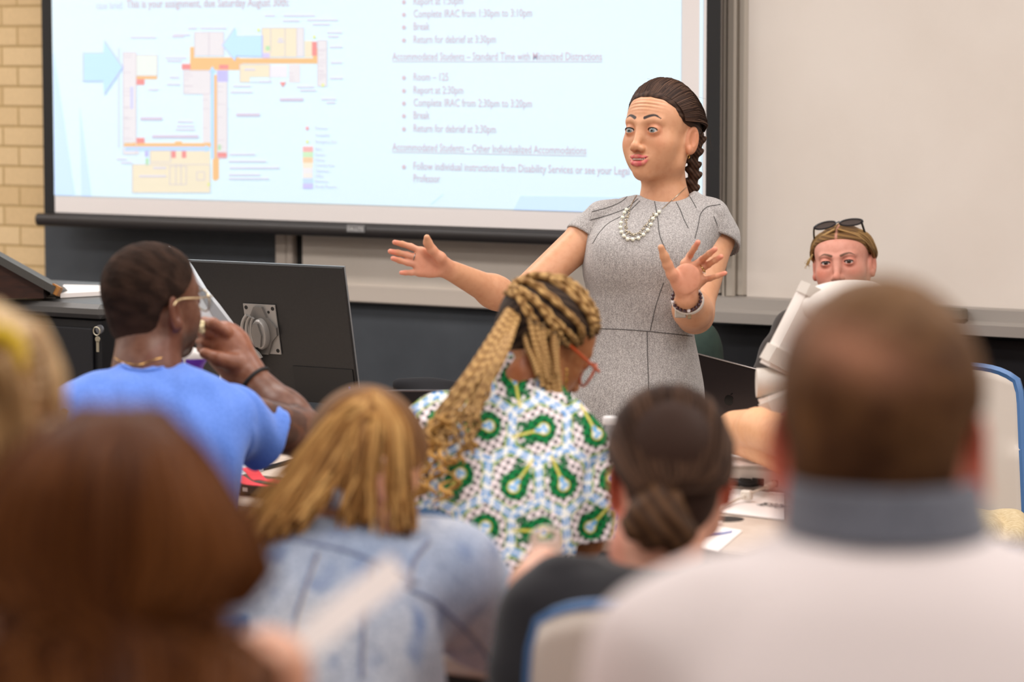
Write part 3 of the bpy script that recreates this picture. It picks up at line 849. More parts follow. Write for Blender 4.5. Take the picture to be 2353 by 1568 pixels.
MB().tube([mq(wM * 0.5, hM * 0.75, -0.03), (O[0] + wM * 0.5, YM + 0.07, ZD + 0.015)], 0.02, 12).build('neck', M_vesa2, mon)

# ---- pale slanted panel left of the monitor (behind the man's head)
M_pale = mat('pale_plastic', (206, 208, 212), 0.35, coat=0.2)
dt_ = 6.75
tp = empty('tablet_stand', P(470, 800, dt_) * (1, 1, 0) + (0, 0, ZD), 'pale grey curved screen stand behind the head of the man in blue', 'stand')
poly = [(368, 572), (384, 568), (432, 606), (470, 668), (500, 704), (542, 760), (560, 800), (500, 830), (470, 780), (420, 690)]
c0 = P(368, 572, dt_)
def plane_poly(pts, d):
    c = P(pts[0][0], pts[0][1], d); s = d / FPX
    return c, [((x - pts[0][0]) * s, -(y - pts[0][1]) * s) for x, y in pts]
c, pl = plane_poly(poly, dt_)
MB().prism(pl, c, RT, UP, F0, 0.05).build('shell', M_pale, tp)
c, pl = plane_poly([(440, 640), (470, 668), (528, 742), (500, 742), (470, 690)], dt_ - 0.004)
MB().prism(pl, c, RT, UP, F0, 0.003).build('screen', mat('pale_screen', (150, 152, 156), 0.15), tp)
b0 = P(520, 800, dt_) + F0 * 0.02
MB().tube([b0 + F0 * 0.03, (b0[0], b0[1], ZD + 0.02)], 0.02, 12).lathe([(0.08, 0), (0.08, 0.012), (0, 0.014)], (b0[0], b0[1], ZD + 0.001), 28).build('base', M_pale, tp, smooth=True)

# ---- small laptop and bag beyond the woman with braids
dq = 6.55
a, b = P(862, 897, dq), P(1040, 903, dq)
lt = empty('laptop', ((a[0] + b[0]) / 2, a[1] + 0.1, ZD), 'thin dark laptop lid left of the woman with braids', 'laptop')
ex = (b - a) * (1, 1, 0); wl = np.linalg.norm(ex); ex /= wl; ey_ = np.array([-ex[1], ex[0], 0])
M_lid = mat('dark_lid', (36, 32, 32), 0.35, metal=0.4)
hl = a[2] - ZD - 0.014
MB().prism([(0, 0), (wl, 0), (wl, 0.005), (0, 0.005)], (a[0], a[1], ZD + 0.014), ex, ey_, (0, 0, 1), hl).build('lid', M_lid, lt)
MB().prism([(0, -0.0006), (wl, -0.0006), (wl, 0.0056), (0, 0.0056)], (a[0], a[1], a[2] - 0.003), ex, ey_, (0, 0, 1), 0.0032).build('lid_edge', mat('lid_edge', (110, 100, 98), 0.35, metal=0.5), lt)
MB().prism([(0, 0.0), (wl, 0.0), (wl, 0.22), (0, 0.22)], (a[0], a[1], ZD + 0.001), ex, ey_, (0, 0, 1), 0.012).build('keyboard_base', M_lid, lt)
bg = Sdf(); c = P(985, 905, 7.05)
bg.ell(c + (0, 0, -0.06), (0.10, 0.06, 0.085), k=0.02); bg.cone(c - RT * 0.07 + (0, 0, 0.022), c + RT * 0.08 + (0, 0, 0.014), 0.014, 0.012, k=0.04); bg.cone(c - RT * 0.07 + (0, 0, -0.1), c + RT * 0.08 + (0, 0, -0.1), 0.05, 0.05, k=0.05)
v, q = bg.mesh(0.006)
v[:, 2] = np.maximum(v[:, 2], ZD + 0.001)
tag(mesh_np('shoulder_bag', v, q, mat('black_cloth', (24, 24, 28), 0.9)), 'soft black bag on the desk behind the small dark laptop', 'bag')

# ---- front laptop with the dark fruit mark
dL = 7.45
a, b = P(1590, 810, dL), P(1775, 858, dL - 0.05)
tlp = empty('laptop', P(1690, 1000, dL) * (1, 1, 0) + (0, 0, ZD), 'space grey laptop turned away with dark fruit logo beside the lecturer', 'laptop')
exl = b - a; wl = 0.305; exl /= np.linalg.norm(exl)
nl = np.cross(exl, ZZ); nl /= np.linalg.norm(nl)
dnl = np.cross(nl, exl); dnl = dnl if dnl[2] < 0 else -dnl
dnl = dnl * math.cos(0.25) - nl * math.sin(0.25) * (1 if nl @ F0 < 0 else -1)
dnl /= np.linalg.norm(dnl); nl2 = np.cross(exl, dnl); nl2 = nl2 if nl2 @ F0 < 0 else -nl2
M_sg = mat('space_grey', (66, 58, 58), 0.38, metal=0.6)
lid = MB()
r_ = 0.012; wl_, hl_ = wl, 0.165
out = []
for cx_, cy_, t0 in ((r_, r_, math.pi), (wl_ - r_, r_, 1.5 * math.pi), (wl_ - r_, hl_ - r_, 0), (r_, hl_ - r_, 0.5 * math.pi)):
    out += [(cx_ + r_ * math.cos(t0 + t), cy_ + r_ * math.sin(t0 + t)) for t in np.linspace(0, math.pi / 2, 6)]
lido = lid.prism(out, a, exl, dnl, nl2, -0.006).build('lid', M_sg, tlp)
MB().tube([a + exl * 0.012 + nl2 * 0.001, a + exl * (wl - 0.012) + nl2 * 0.001], 0.0016, 6).build('lid_edge', mat('lid_shine', (170, 164, 162), 0.25, metal=0.8), tlp)
lc_ = a + exl * 0.112 + dnl * 0.098
def fruit():
    t = np.linspace(0, 2 * math.pi, 48, endpoint=False); pts = []
    for x in t:
        r = 0.0125 * (1 - 0.10 * math.cos(2 * x) - 0.16 * max(0, math.cos(x - math.pi / 2)) ** 6 - 0.06 * max(0, math.cos(x + math.pi / 2)) ** 8)
        px, py = r * math.cos(x), -r * 1.08 * math.sin(x)
        dx, dy = px - 0.0165, py + 0.002
        dd = math.hypot(dx, dy)
        if dd < 0.0075: px, py = 0.0165 + dx / dd * 0.0075, -0.002 + dy / dd * 0.0075
        pts.append((px, py))
    return pts
M_logo = mat('logo_dark', (14, 12, 12), 0.2)
MB().prism(fruit(), lc_, exl, dnl, nl2, 0.0006).prism([(0.0005, -0.0145), (0.002, -0.0185), (0.006, -0.0212), (0.0063, -0.018), (0.004, -0.0152)], lc_, exl, dnl, nl2, 0.0006).build('logo', M_logo, lido)
bb = a + dnl * hl_
fl = -nl * (1 if nl @ F0 < 0 else -1)
MB().prism([(0, 0), (wl, 0), (wl, 0.21), (0, 0.21)], (bb[0], bb[1], ZD + 0.002), (exl * (1, 1, 0)) / np.linalg.norm(exl[:2]), fl, (0, 0, 1), 0.013).build('keyboard_base', M_sg, tlp)
tlp.location = (bb[0], bb[1], ZD); M0[tlp.name] = Matrix.Translation(tlp.location)
for ch in list(COL.objects):
    if ch.parent == tlp: ch.matrix_parent_inverse = M0[tlp.name].inverted()

# ---- white document camera on the first desk
M_dev = mat('device_white', (232, 224, 216), 0.4)
M_dev2 = mat('device_grey', (206, 198, 188), 0.45)
dd = 6.35
bc_ = T(1760, 1128, ZD)
dev = empty('document_camera', (bc_[0], bc_[1], ZD), 'white document camera with folded two-part arm on the first desk', 'document camera')
dRT = np.array([1.0, 0, 0]); 
bx0, bx1 = T(1640, 1122, ZD)[0], T(1640, 1122, ZD)[0] + 0.42
by0 = T(1730, 1132, ZD)[1]
MB().span((bx0, by0, ZD + 0.001), (bx1, by0 + 0.26, ZD + 0.055), bev=0.008).build('base_box', M_dev, dev)
MB().span((bx0 + 0.004, by0 - 0.006, ZD + 0.056), (bx1 - 0.004, by0 + 0.255, ZD + 0.066), bev=0.004).build('top_plate', M_dev, dev)
for px_, w_ in ((1690, 0.012), (1714, 0.013), (1742, 0.013)):
    c = W(px_, 1108, by0); MB().box((c[0], by0 - 0.001, c[2]), (w_, 0.003, 0.008), bev=0.001).build('socket', mat('port_dark', (58, 54, 50), 0.5), dev)
c = W(1780, 1112, by0); MB().box((c[0], by0 - 0.001, c[2]), (0.007, 0.003, 0.007), bev=0.001).build('socket', mat('port_grey', (120, 112, 104), 0.5), dev)
def arm_seg(name, p, q, w, th, m):
    """flat plastic arm between two points, wide along the desk"""
    p, q = np.asarray(p), np.asarray(q); t = q - p; L_ = np.linalg.norm(t); t /= L_
    s = RT; n = np.cross(t, s); n /= np.linalg.norm(n); s = np.cross(n, t)
    sd = [(-w, -th * 0.5), (-w * 0.8, -th), (w * 0.8, -th), (w, -th * 0.5), (w, th * 0.5), (w * 0.8, th), (-w * 0.8, th), (-w, th * 0.5)]
    return MB().prism(sd, p, s, n, t, L_).build(name, m, dev)
wa = 0.085
def ctr(x, y, d, w=wa): return P(x, y, d) + RT * w
arm_seg('lower_arm', ctr(1802, 1052, dd), ctr(1736, 884, dd), wa, 0.03, M_dev)
arm_seg('upper_arm', ctr(1737, 876, dd), ctr(1824, 706, dd), wa, 0.03, M_dev)
MB().tube([P(1738, 880, dd), P(1738, 880, dd) + RT * 2 * wa], 0.031, 18).build('elbow_joint', M_dev2, dev, smooth=True)
arm_seg('elbow_cuff', ctr(1735, 868, dd - 0.004), ctr(1754, 834, dd - 0.004), wa * 1.01, 0.0315, M_dev2)
arm_seg('elbow_cuff', ctr(1736, 892, dd - 0.004), ctr(1752, 928, dd - 0.004), wa * 1.01, 0.0315, M_dev2)
arm_seg('head_cuff', ctr(1822, 712, dd - 0.004), ctr(1834, 688, dd - 0.004), wa * 1.02, 0.033, M_dev2)
hd = Sdf(); hc = P(1945, 705, dd)
hd.ell(hc, (0.085, 0.10, 0.05), R=np.stack([RT, F0, ZZ], 1), k=0.02); hd.cone(P(1850, 705, dd), P(2000, 690, dd), 0.022, 0.03, k=0.05)
v, q = hd.mesh(0.005); mesh_np('camera_head', v, q, M_dev, dev)
hp = P(1925, 661, dd - 0.06)
text('head_lettering', 'VISUALIZER', P(1908, 663, dd - 0.09), 0.024, 0.005, M_dark, dev, ex=RT, ey=UP) if False else None

# ---- things lying on the first desk
pq = lambda pts, z: [T(x, y, z) for x, y in pts]
paper('paper_sheet', pq([(1640, 1040), (1690, 1046), (1796, 1070), (1650, 1074)], ZD + 0.067), 0.004, 'white papers lying on top of the document camera base')
fo = T(1668, 1040, ZD + 0.073)
paper('folded_paper', [fo + (-0.03, 0, 0.002), fo + (0.035, 0.01, 0.012), fo + (0.03, 0.05, 0.012), fo + (-0.03, 0.045, 0.002)], 0.002, 'small folded white paper on the papers over the camera base')
bcx = T(1796, 1074, ZD + 0.067)
MB_ = MB().box(bcx + (0.002, 0.01, 0.021), (0.006, 0.012, 0.02), bev=0.002).build('binder_clip', mat('brass_clip', (150, 118, 74), 0.4, metal=0.5)); tag(MB_, 'small brown clip standing at the corner of the white papers', 'clip')
card = empty('name_card', T(1735, 1180, ZD), 'folded white name card with the name Elly below the document camera', 'name card')
cq = pq([(1632, 1176), (1800, 1196), (1800, 1140), (1672, 1128)], ZD + 0.002)
cq = [np.array(p) for p in cq]
cq[2] += (0, 0, 0.004); cq[3] += (0, 0, 0.004)
slab(MB(), cq, 0.0015).build('card', M_paper, card)
exc = (cq[1] - cq[0]); exc /= np.linalg.norm(exc); eyc = (cq[3] - cq[0]); eyc -= exc * (eyc @ exc); eyc /= np.linalg.norm(eyc)
c = T(1738, 1160, ZD + 0.0075)
# serif lettering built from strokes
def serif(mb, o, ex, ey, ez, h):
    def bar_(x0, y0, x1, y1): mb.prism([(x0 * h, y0 * h), (x1 * h, y0 * h), (x1 * h, y1 * h), (x0 * h, y1 * h)], o, ex, ey, ez, 0.0005)
    bar_(.12, 0, .30, 1); bar_(0, 0, .70, .10); bar_(0, .90, .70, 1.0); bar_(.25, .46, .55, .55); bar_(.62, 0, .70, .28); bar_(.62, .74, .70, 1.0); bar_(.5, .36, .56, .66)
    for x in (.86, 1.26): bar_(x + .08, 0, x + .22, 1.02); bar_(x, 0, x + .30, .07); bar_(x, .95, x + .22, 1.02)
    mb.prism([((1.66 + .0) * h, .68 * h), (1.82 * h, .68 * h), (2.02 * h, .12 * h), (1.90 * h, .0)], o, ex, ey, ez, 0.0005)
    mb.prism([(2.22 * h, .68 * h), (2.14 * h, .68 * h), (1.74 * h, -.32 * h), (1.84 * h, -.32 * h)], o, ex, ey, ez, 0.0005)
    bar_(1.58, .62, 1.90, .69); bar_(2.06, .62, 2.30, .69); bar_(1.66, -.34, 1.84, -.24)
ez_ = np.cross(exc, eyc)
mb = MB(); serif(mb, c, exc, eyc, ez_, 0.030); mb.build('lettering', M_dark, card)
M_cab = mat('white_cable', (232, 224, 212), 0.45)
cp = [W(1778, 1112, by0 - 0.004), W(1760, 1120, by0 - 0.03), T(1716, 1138, ZD + 0.02), T(1690, 1150, ZD + 0.012), T(1655, 1172, ZD + 0.008), T(1640, 1194, ZD + 0.004)]
cb = empty('white_cable', T(1700, 1140, ZD), 'white cable running from the document camera down to the desk hole', 'cable')
MB().tube(spline(cp, 30), 0.0032, 8).build('wire', M_cab, cb, smooth=True)
MB().box(cp[2] + np.array([0, 0, 0.0]), (0.012, 0.008, 0.010), bev=0.003).build('plug', M_cab, cb)
MB().tube([cp[0], cp[1]], [0.007, 0.006], 10).build('plug', M_cab, cb, smooth=True)
cp2 = [W(1742, 1110, by0 - 0.006), W(1715, 1112, by0 - 0.02), W(1690, 1106, by0 - 0.02), T(1672, 1118, ZD + 0.012), T(1680, 1128, ZD + 0.006)]
cb2 = empty('black_cable', T(1690, 1120, ZD), 'black cable plugged into the back of the document camera', 'cable')
MB().tube(spline(cp2, 20), [0.008] * 8 + [0.0035] * 12, 8).build('wire', mat('black_cable', (34, 33, 33), 0.5), cb2, smooth=True)
paper('paper_sheet', pq([(1560, 1250), (1650, 1268), (1705, 1222), (1612, 1206)], ZD + 0.001), 0.002, 'white sheet with a blue line on the desk corner right of the bun')
pa_ = pq([(1588, 1243), (1682, 1224), (1684, 1220), (1590, 1237)], ZD + 0.004)
ps = [o for o in COL.objects if o.name.startswith('paper_sheet')][-1]
slab(MB(), pa_, 0.0005).build('blue_line', mat('ink_blue', (70, 92, 160), 0.6), ps)
wd = T(1640, 1207, ZD + 0.004)
o = empty('small_adapter', wd, 'small white adapter lying at the edge of the sheet', 'adapter')
MB().box(wd + (0, 0, 0.004), (0.018, 0.006, 0.004), bev=0.001).build('body', M_paper, o); MB().box(wd + (0.004, -0.0062, 0.004), (0.008, 0.0006, 0.002)).build('opening', M_dark, o)

# ---- left part of the first desk: binder, red ribbon, papers, cable
bd = T(575, 1140, ZD)
bi = empty('binder', (bd[0], bd[1] + 0.05, ZD), 'dark brown binder under the red ribbon on the first desk', 'binder')
MB().span((bd[0] - 0.12, bd[1], ZD + 0.001), (bd[0] + 0.16, bd[1] + 0.14, ZD + 0.022), bev=0.003).build('cover', mat('binder_brown', (74, 58, 46), 0.55), bi)
MB().box((bd[0] - 0.012, bd[1] - 0.0008, ZD + 0.013), (0.006, 0.0008, 0.004)).build('spine_label', M_paper, bi)
rr = MB(); M_red = mat('red_ribbon', (206, 44, 56), 0.6)
zr = ZD + 0.024
def ribbon(pts, w):
    pts = spline(pts, 16); s = np.array([0.5, 0.86, 0]) * w
    V = np.concatenate([pts - s, pts + s, pts - s + (0, 0, 0.0012), pts + s + (0, 0, 0.0012)]); n = len(pts); F = []
    for i in range(n - 1): F += [(i, i + 1, n + i + 1, n + i), (2 * n + i, 3 * n + i, 3 * n + i + 1, 2 * n + i + 1), (i, 2 * n + i, 2 * n + i + 1, i + 1), (n + i, n + i + 1, 3 * n + i + 1, 3 * n + i)]
    F += [(0, n, 3 * n, 2 * n), (n - 1, 3 * n - 1, 4 * n - 1, 2 * n - 1)]
    return V, F
c = T(566, 1108, zr)
V, Fq_ = ribbon([c + (-0.07, -0.01, 0.004), c + (-0.03, 0, 0.024), c + (0.0, 0.01, 0.026), c + (0.025, 0.01, 0.006), c + (0.05, 0.005, 0.008), c + (0.10, 0.0, 0.004)], 0.016); rr.add(V, Fq_)
V, Fq_ = ribbon([c + (-0.06, -0.03, 0.003), c + (-0.01, -0.03, 0.016), c + (0.035, -0.035, 0.003), c + (0.1, -0.04, 0.003)], 0.014); rr.add(V, Fq_)
tag(rr.build('red_ribbon', M_red, smooth=True), 'folded bright red ribbon lanyard beside the man in blue', 'ribbon')
paper('paper_sheet', pq([(500, 1108), (556, 1096), (600, 1058), (520, 1046)], ZD + 0.001), 0.002, 'white printed sheet on the desk just behind the red ribbon')
mk = [o for o in COL.objects if o.name.startswith('paper_sheet')][-1]
q0 = T(546, 1082, ZD + 0.0035); MB().box(q0, (0.004, 0.012, 0.0004)).build('printed_box', M_dark, mk)
MB().tube(spline([T(545, 1086, ZD + 0.005), T(585, 1080, ZD + 0.005), T(625, 1072, ZD + 0.005), T(700, 1050, ZD + 0.005)], 16), 0.0045, 8).build('desk_cable', mat('cable_black', (30, 28, 28), 0.5), smooth=True)
tag(COL.objects['desk_cable'], 'thin black cable lying across the desk under the raised arm', 'cable')
# snack bag and box seen beside the man's chin
sb = Sdf(); c = P(428, 840, 6.25); cb_ = (c + (c[0], c[1], ZD)) / 2
sb.ell((c[0], c[1], (c[2] + 0.027 + ZD) / 2), (0.047, 0.03, (c[2] + 0.027 - ZD) / 2 + 0.012), R=np.stack([RT, F0, ZZ], 1), k=0.01)
sb.cone(c - RT * 0.034 + (0, 0, 0.017), c + RT * 0.034 + (0, 0, 0.017), 0.009, k=0.03); sb.cone((c[0], c[1], ZD + 0.03) - RT * 0.03, (c[0], c[1], ZD + 0.03) + RT * 0.03, 0.024, k=0.03)
v, q = sb.mesh(0.003)
hgt = (v[:, 2] - c[2]); n_ = rnoise(v, 120, 5)
colr = np.where(((hgt > -0.012) & (hgt < 0.014))[:, None], lin((98, 52, 168)), lin((222, 218, 214)))
colr = np.where((np.abs(v @ RT - c @ RT + 0.002) < 0.0022)[:, None], lin((210, 206, 206)), colr)
colr = np.where(((hgt < -0.014) & (n_ > 0.45))[:, None], lin((196, 184, 120)), colr)
v += (n_ * 0.0012)[:, None] * (v - c) / np.linalg.norm(v - c, axis=1)[:, None]
v[:, 2] = np.maximum(v[:, 2], ZD + 0.001)
tag(mesh_np('snack_bag', v, q, mat('foil_print', vcol=True, rough=0.3, spec=0.6), col=colr), 'white and purple snack bag beside the chin of the man', 'bag')

# ---- water bottle
wb = T(1402, 1198, ZD)
bot = empty('water_bottle', (wb[0], wb[1], ZD), 'clear plastic water bottle with white cap between the two women', 'bottle')
s_ = 1.0
prof = [(0.0, 0.003), (0.024, 0.001), (0.029, 0.008), (0.0305, 0.03), (0.029, 0.036), (0.0305, 0.042), (0.029, 0.05), (0.0305, 0.057), (0.029, 0.064), (0.0305, 0.072), (0.0305, 0.085), (0.0295, 0.09), (0.0295, 0.128), (0.0305, 0.132), (0.029, 0.145), (0.024, 0.163), (0.0165, 0.178), (0.0128, 0.186), (0.0128, 0.194)]
inner = [(max(r - 0.0009, 0), z + (0.002 if i < 2 else 0)) for i, (r, z) in enumerate(prof)]
bm = MB(); bm.lathe(prof + inner[::-1], (wb[0], wb[1], ZD + 0.001), 36)
bm.F = [f for f in bm.F if len(f) == 4]
M_pet = mat('clear_plastic', (245, 246, 248), 0.05, trans=1.0, ior=1.2)
bm.build('bottle_body', M_pet, bot, smooth=True)
MB().lathe([(0.0, 0.004), (0.026, 0.003), (0.0285, 0.02), (0.0285, 0.112), (0.0, 0.112)], (wb[0], wb[1], ZD + 0.002), 30).build('water', mat('water', (250, 250, 252), 0.0, trans=1.0, ior=1.33), bot, smooth=True)
lab = MB(); lab.lathe([(0.0302, 0.0), (0.0302, 0.034)], (wb[0], wb[1], ZD + 0.092), 36); lab.F = [f for f in lab.F if len(f) == 4]
ml = mat('bottle_label', (236, 234, 240), 0.4, c2=(120, 150, 214), scale=22, contrast=(0.5, 0.6)); lab.build('label', ml, bot, smooth=True)
MB().lathe([(0.0, 0.0), (0.0152, 0.0), (0.0156, 0.002), (0.0156, 0.012), (0.0146, 0.0145), (0.0, 0.0148)], (wb[0], wb[1], ZD + 0.1945), 32).build('cap', mat('cap_white', (240, 236, 234), 0.4), bot, smooth=True)
# clear cup behind the bottle, purple in it
cw = T(1462, 1216, ZD) + np.array([-0.012, -0.05, 0])
cu = MB(); cu.lathe([(0.0, 0.001), (0.028, 0.001), (0.034, 0.085), (0.033, 0.085), (0.027, 0.003), (0.0, 0.003)], (cw[0], cw[1], ZD), 28)
tag(cu.build('plastic_wrapper', mat('clear_wrap', (226, 214, 230), 0.1, trans=0.8, ior=1.15, c2=(150, 96, 190), scale=40, contrast=(0.5, 0.62)), smooth=True), 'crinkly clear and purple plastic cup in front of the bottle', 'cup')
COL.objects['plastic_wrapper'].name = 'plastic_cup'
# yellow note beside
yn = T(1368, 1062, ZD + 0.002)
hk = P(1372, 1000, 6.4)
MB().tube([hk + RT * 0.013 * math.cos(t) * 1.0 + UP * 0.016 * math.sin(t) for t in np.linspace(-0.4, math.pi + 0.4, 18)], 0.0013, 6).tube([hk + RT * -0.012 - UP * 0.006, hk - RT * 0.014 - UP * 0.09 + (0, 0, 0)], 0.0013, 6).build('bottle_loop', M_key) if False else None

# ---- second row: orange booklet
bk = pq([(1046, 1390), (1084, 1366), (1206, 1414), (1170, 1444)], ZD + 0.001)
ob = slab(MB(), bk, 0.012).build('booklet', mat('booklet_orange', (222, 152, 84), 0.6, c2=(238, 226, 220), scale=26, contrast=(0.42, 0.5)))
tag(ob, 'orange and white patterned booklet beside the denim sleeve', 'booklet')

# ---- green bag and things on the empty chair
gs = Sdf(); c = P(1618, 800, 8.15)
gs.ell(c + (0, 0, -0.03), (0.05, 0.06, 0.1), k=0.03); gs.ell(c + (0, 0, -0.24), (0.075, 0.085, 0.15), k=0.06); gs.ell(c + (0, 0, -0.55), (0.1, 0.1, 0.25), k=0.1)
gs.cone((c[0], c[1], 0.06), (c[0], c[1], c[2] - 0.5), 0.1, 0.1, k=0.1)
v, q = gs.mesh(0.01); v[:, 2] = np.maximum(v[:, 2], 0.0)
tag(mesh_np('coat_bundle', v, q, mat('green_cloth', (46, 62, 54), 0.9, c2=(38, 52, 46), scale=25)), 'dark green cloth bulk against the wall behind the lecturer', 'coat')
ct = np.array(t2.location) + RT * 0.12 + (0, 0, 0.457)
sc_ = Sdf()
pts = spline([ct + (-0.16, -0.05, 0.05), ct + (-0.08, -0.02, 0.075), ct + (0.0, 0.0, 0.05), ct + (0.08, 0.02, 0.06), ct + (0.12, -0.04, 0.04)], 10)
sc_.chain(pts, [0.03] * 10, k=0.02); sc_.chain(spline([ct + (-0.15, 0.03, 0.04), ct + (-0.05, 0.05, 0.05), ct + (0.06, -0.06, 0.05)], 8), [0.032] * 8, k=0.015)
sc_.ell(ct + (0, 0, 0.03), (0.17, 0.1, 0.025), k=0.02)
v, q = sc_.mesh(0.005); v[:, 2] = np.maximum(v[:, 2], ct[2] + 0.004)
tag(mesh_np('scarf', v, q, mat('straw_cloth', (214, 196, 160), 0.85, c2=(196, 174, 134), scale=90, stretch=(1, 4, 1), bump=0.3)), 'cream knotted cloth lying on the empty grey chair seat', 'cloth')
# ------------------------------------------------------------------ people: heads, hands, bodies
def head_sdf(o=None):
    """a face along -y; origin between the ears at eye height; metres"""
    o = o or {}
    s = Sdf()
    jw = o.get('jaw', 0.050); ck = o.get('cheek', 0.0)
    s.ell((0, 0.014, 0.034), (0.0735, 0.0925, 0.083), k=0.01)
    s.ell((0, -0.030, 0.030), (0.060, 0.058, 0.062), k=0.03)           # forehead
    s.ell((0, -0.034, -0.030), (0.0575, 0.052, 0.066), k=0.03)
    for x in (-1, 1):
        s.cone((x * 0.062, 0.012, -0.028), (x * jw, 0.000, -0.070), 0.013, 0.012, k=0.03)
        s.cone((x * jw, 0.000, -0.070), (x * 0.012, -0.059, -0.0965), 0.0115, 0.0115, k=0.032)
        s.ell((x * 0.041, -0.047, -0.033), (0.0210 + ck, 0.025 + ck, 0.023), k=0.03); s.ell((x * 0.031, -0.040, -0.062), (0.019 + ck, 0.025, 0.023), k=0.026)   # cheek
        s.cone((x * 0.012, -0.0855, 0.018), (x * 0.040, -0.072, 0.022), 0.0068, 0.008, k=0.014)  # brow
    s.ell((0, -0.0675, -0.0955), (0.0145, 0.0145, 0.0135), k=0.022)          # chin
    s.ell((0, -0.066, -0.066), (0.030, 0.023, 0.025), k=0.02)           # muzzle
    for x in (-1, 1):
        s.ell((x * 0.0315, -0.096, 0.0005), (0.0185, 0.0145, 0.0125), k=0.016, op='s')  # eye sockets
    s.cone((0, -0.084, 0.010), (0, -0.1035, -0.036), 0.0065, 0.0085, k=0.016)  # nose
    s.ell((0, -0.106, -0.0415), (0.0095, 0.009, 0.0085), k=0.008)
    for x in (-1, 1):
        s.ell((x * 0.0115, -0.095, -0.0445), (0.0072, 0.010, 0.0072), k=0.007)
        s.ell((x * 0.0060, -0.1015, -0.0515), (0.0034, 0.0052, 0.0035), k=0.003, op='s')
    # lids
    op = o.get('eye', 0.0052)
    for x in (-1, 1):
        e = np.array((x * 0.0315, -0.0765, 0.0))
        s.ell(e, (0.0150, 0.0134, 0.0138), k=0.006)
        s.ell(e + (x * 0.0005, -0.010, -0.0003), (0.0128, 0.014, op), k=0.0012, op='s')
    # lips
    my = o.get('mouth', 0.0035)
    w = o.get('mouth_w', 0.0255)
    zc = -0.0695
    ups = [(-w, -0.0760, zc + 0.0030 + o.get('smile', 0)), (-0.013, -0.0908, zc + 0.0040 + my * 0.4), (-0.0045, -0.0955, zc + 0.0054 + my * 0.5), (0, -0.0955, zc + 0.0044 + my * 0.5), (0.0045, -0.0955, zc + 0.0054 + my * 0.5), (0.013, -0.0908, zc + 0.0040 + my * 0.4), (w, -0.0760, zc + 0.0030 + o.get('smile', 0))]
    los = [(-w, -0.0760, zc + 0.0026 + o.get('smile', 0)), (-0.014, -0.0890, zc - 0.0042 - my), (0, -0.0930, zc - 0.0062 - my), (0.014, -0.0890, zc - 0.0042 - my), (w, -0.0760, zc + 0.0026 + o.get('smile', 0))]
    s.chain(ups, [0.0022, 0.0034, 0.0040, 0.0038, 0.0040, 0.0034, 0.0022], k=0.004)
    s.chain(los, [0.0022, 0.0047, 0.0060, 0.0047, 0.0022], k=0.004)
    if my > 0.001:
        sm = o.get('smile', 0)
        s.chain([(-w * 0.82, -0.084, zc + 0.0022 + sm * 0.8), (-w * 0.4, -0.090, zc + 0.0008 + sm * 0.15), (0, -0.094, zc - 0.0004), (w * 0.4, -0.090, zc + 0.0008 + sm * 0.15), (w * 0.82, -0.084, zc + 0.0022 + sm * 0.8)], [0.0006, my * 0.85, my, my * 0.85, 0.0006], k=0.0012, op='s')
    else:
        s.ell((0, -0.098, zc), (w * 0.9, 0.012, 0.0007), k=0.002, op='s')
    # ears
    for x in (-1, 1):
        R = Matrix.Rotation(-x * o.get('flare', 0.36), 3, 'Z') @ Matrix.Rotation(-0.12, 3, 'X')
        c = np.array((x * 0.0795, 0.016, -0.013))
        s.ell(c, (0.0060, 0.0185, 0.0335), R=np.array(R), k=0.008)
        s.ell(c + (x * 0.0052, -0.002, 0.006), (0.0052, 0.0105, 0.0195), R=np.array(R), k=0.004, op='s')
        s.ell(c + (x * 0.001, -0.010, -0.024), (0.006, 0.008, 0.010), k=0.006)
        s.cone(c + (x * 0.0035, 0.006, 0.016), c + (x * 0.0035, 0.004, -0.012), 0.0026, 0.0030, k=0.003)
    s.U, s.Lo = np.array(ups), np.array(los)
    s.Ur, s.Lr = [0.0022, 0.0034, 0.0040, 0.0038, 0.0040, 0.0034, 0.0022], [0.0022, 0.0047, 0.0060, 0.0047, 0.0022]
    return s

def seg_dist(X, pts, rs=None):
    d = np.full(len(X), 9.0)
    rs = [0.0] * len(pts) if rs is None else rs
    for a, b, ra, rb in zip(pts[:-1], pts[1:], rs[:-1], rs[1:]):
        a = np.asarray(a, float); b = np.asarray(b, float); ba = b - a
        t = np.clip((X - a) @ ba / (ba @ ba + 1e-12), 0, 1)
        d = np.minimum(d, np.linalg.norm(X - a - t[:, None] * ba, axis=1) - ra - t * (rb - ra))
    return d

def mixc(c, m, k):
    k = np.clip(k, 0, 1)[:, None]
    return c * (1 - k) + np.asarray(m) * k

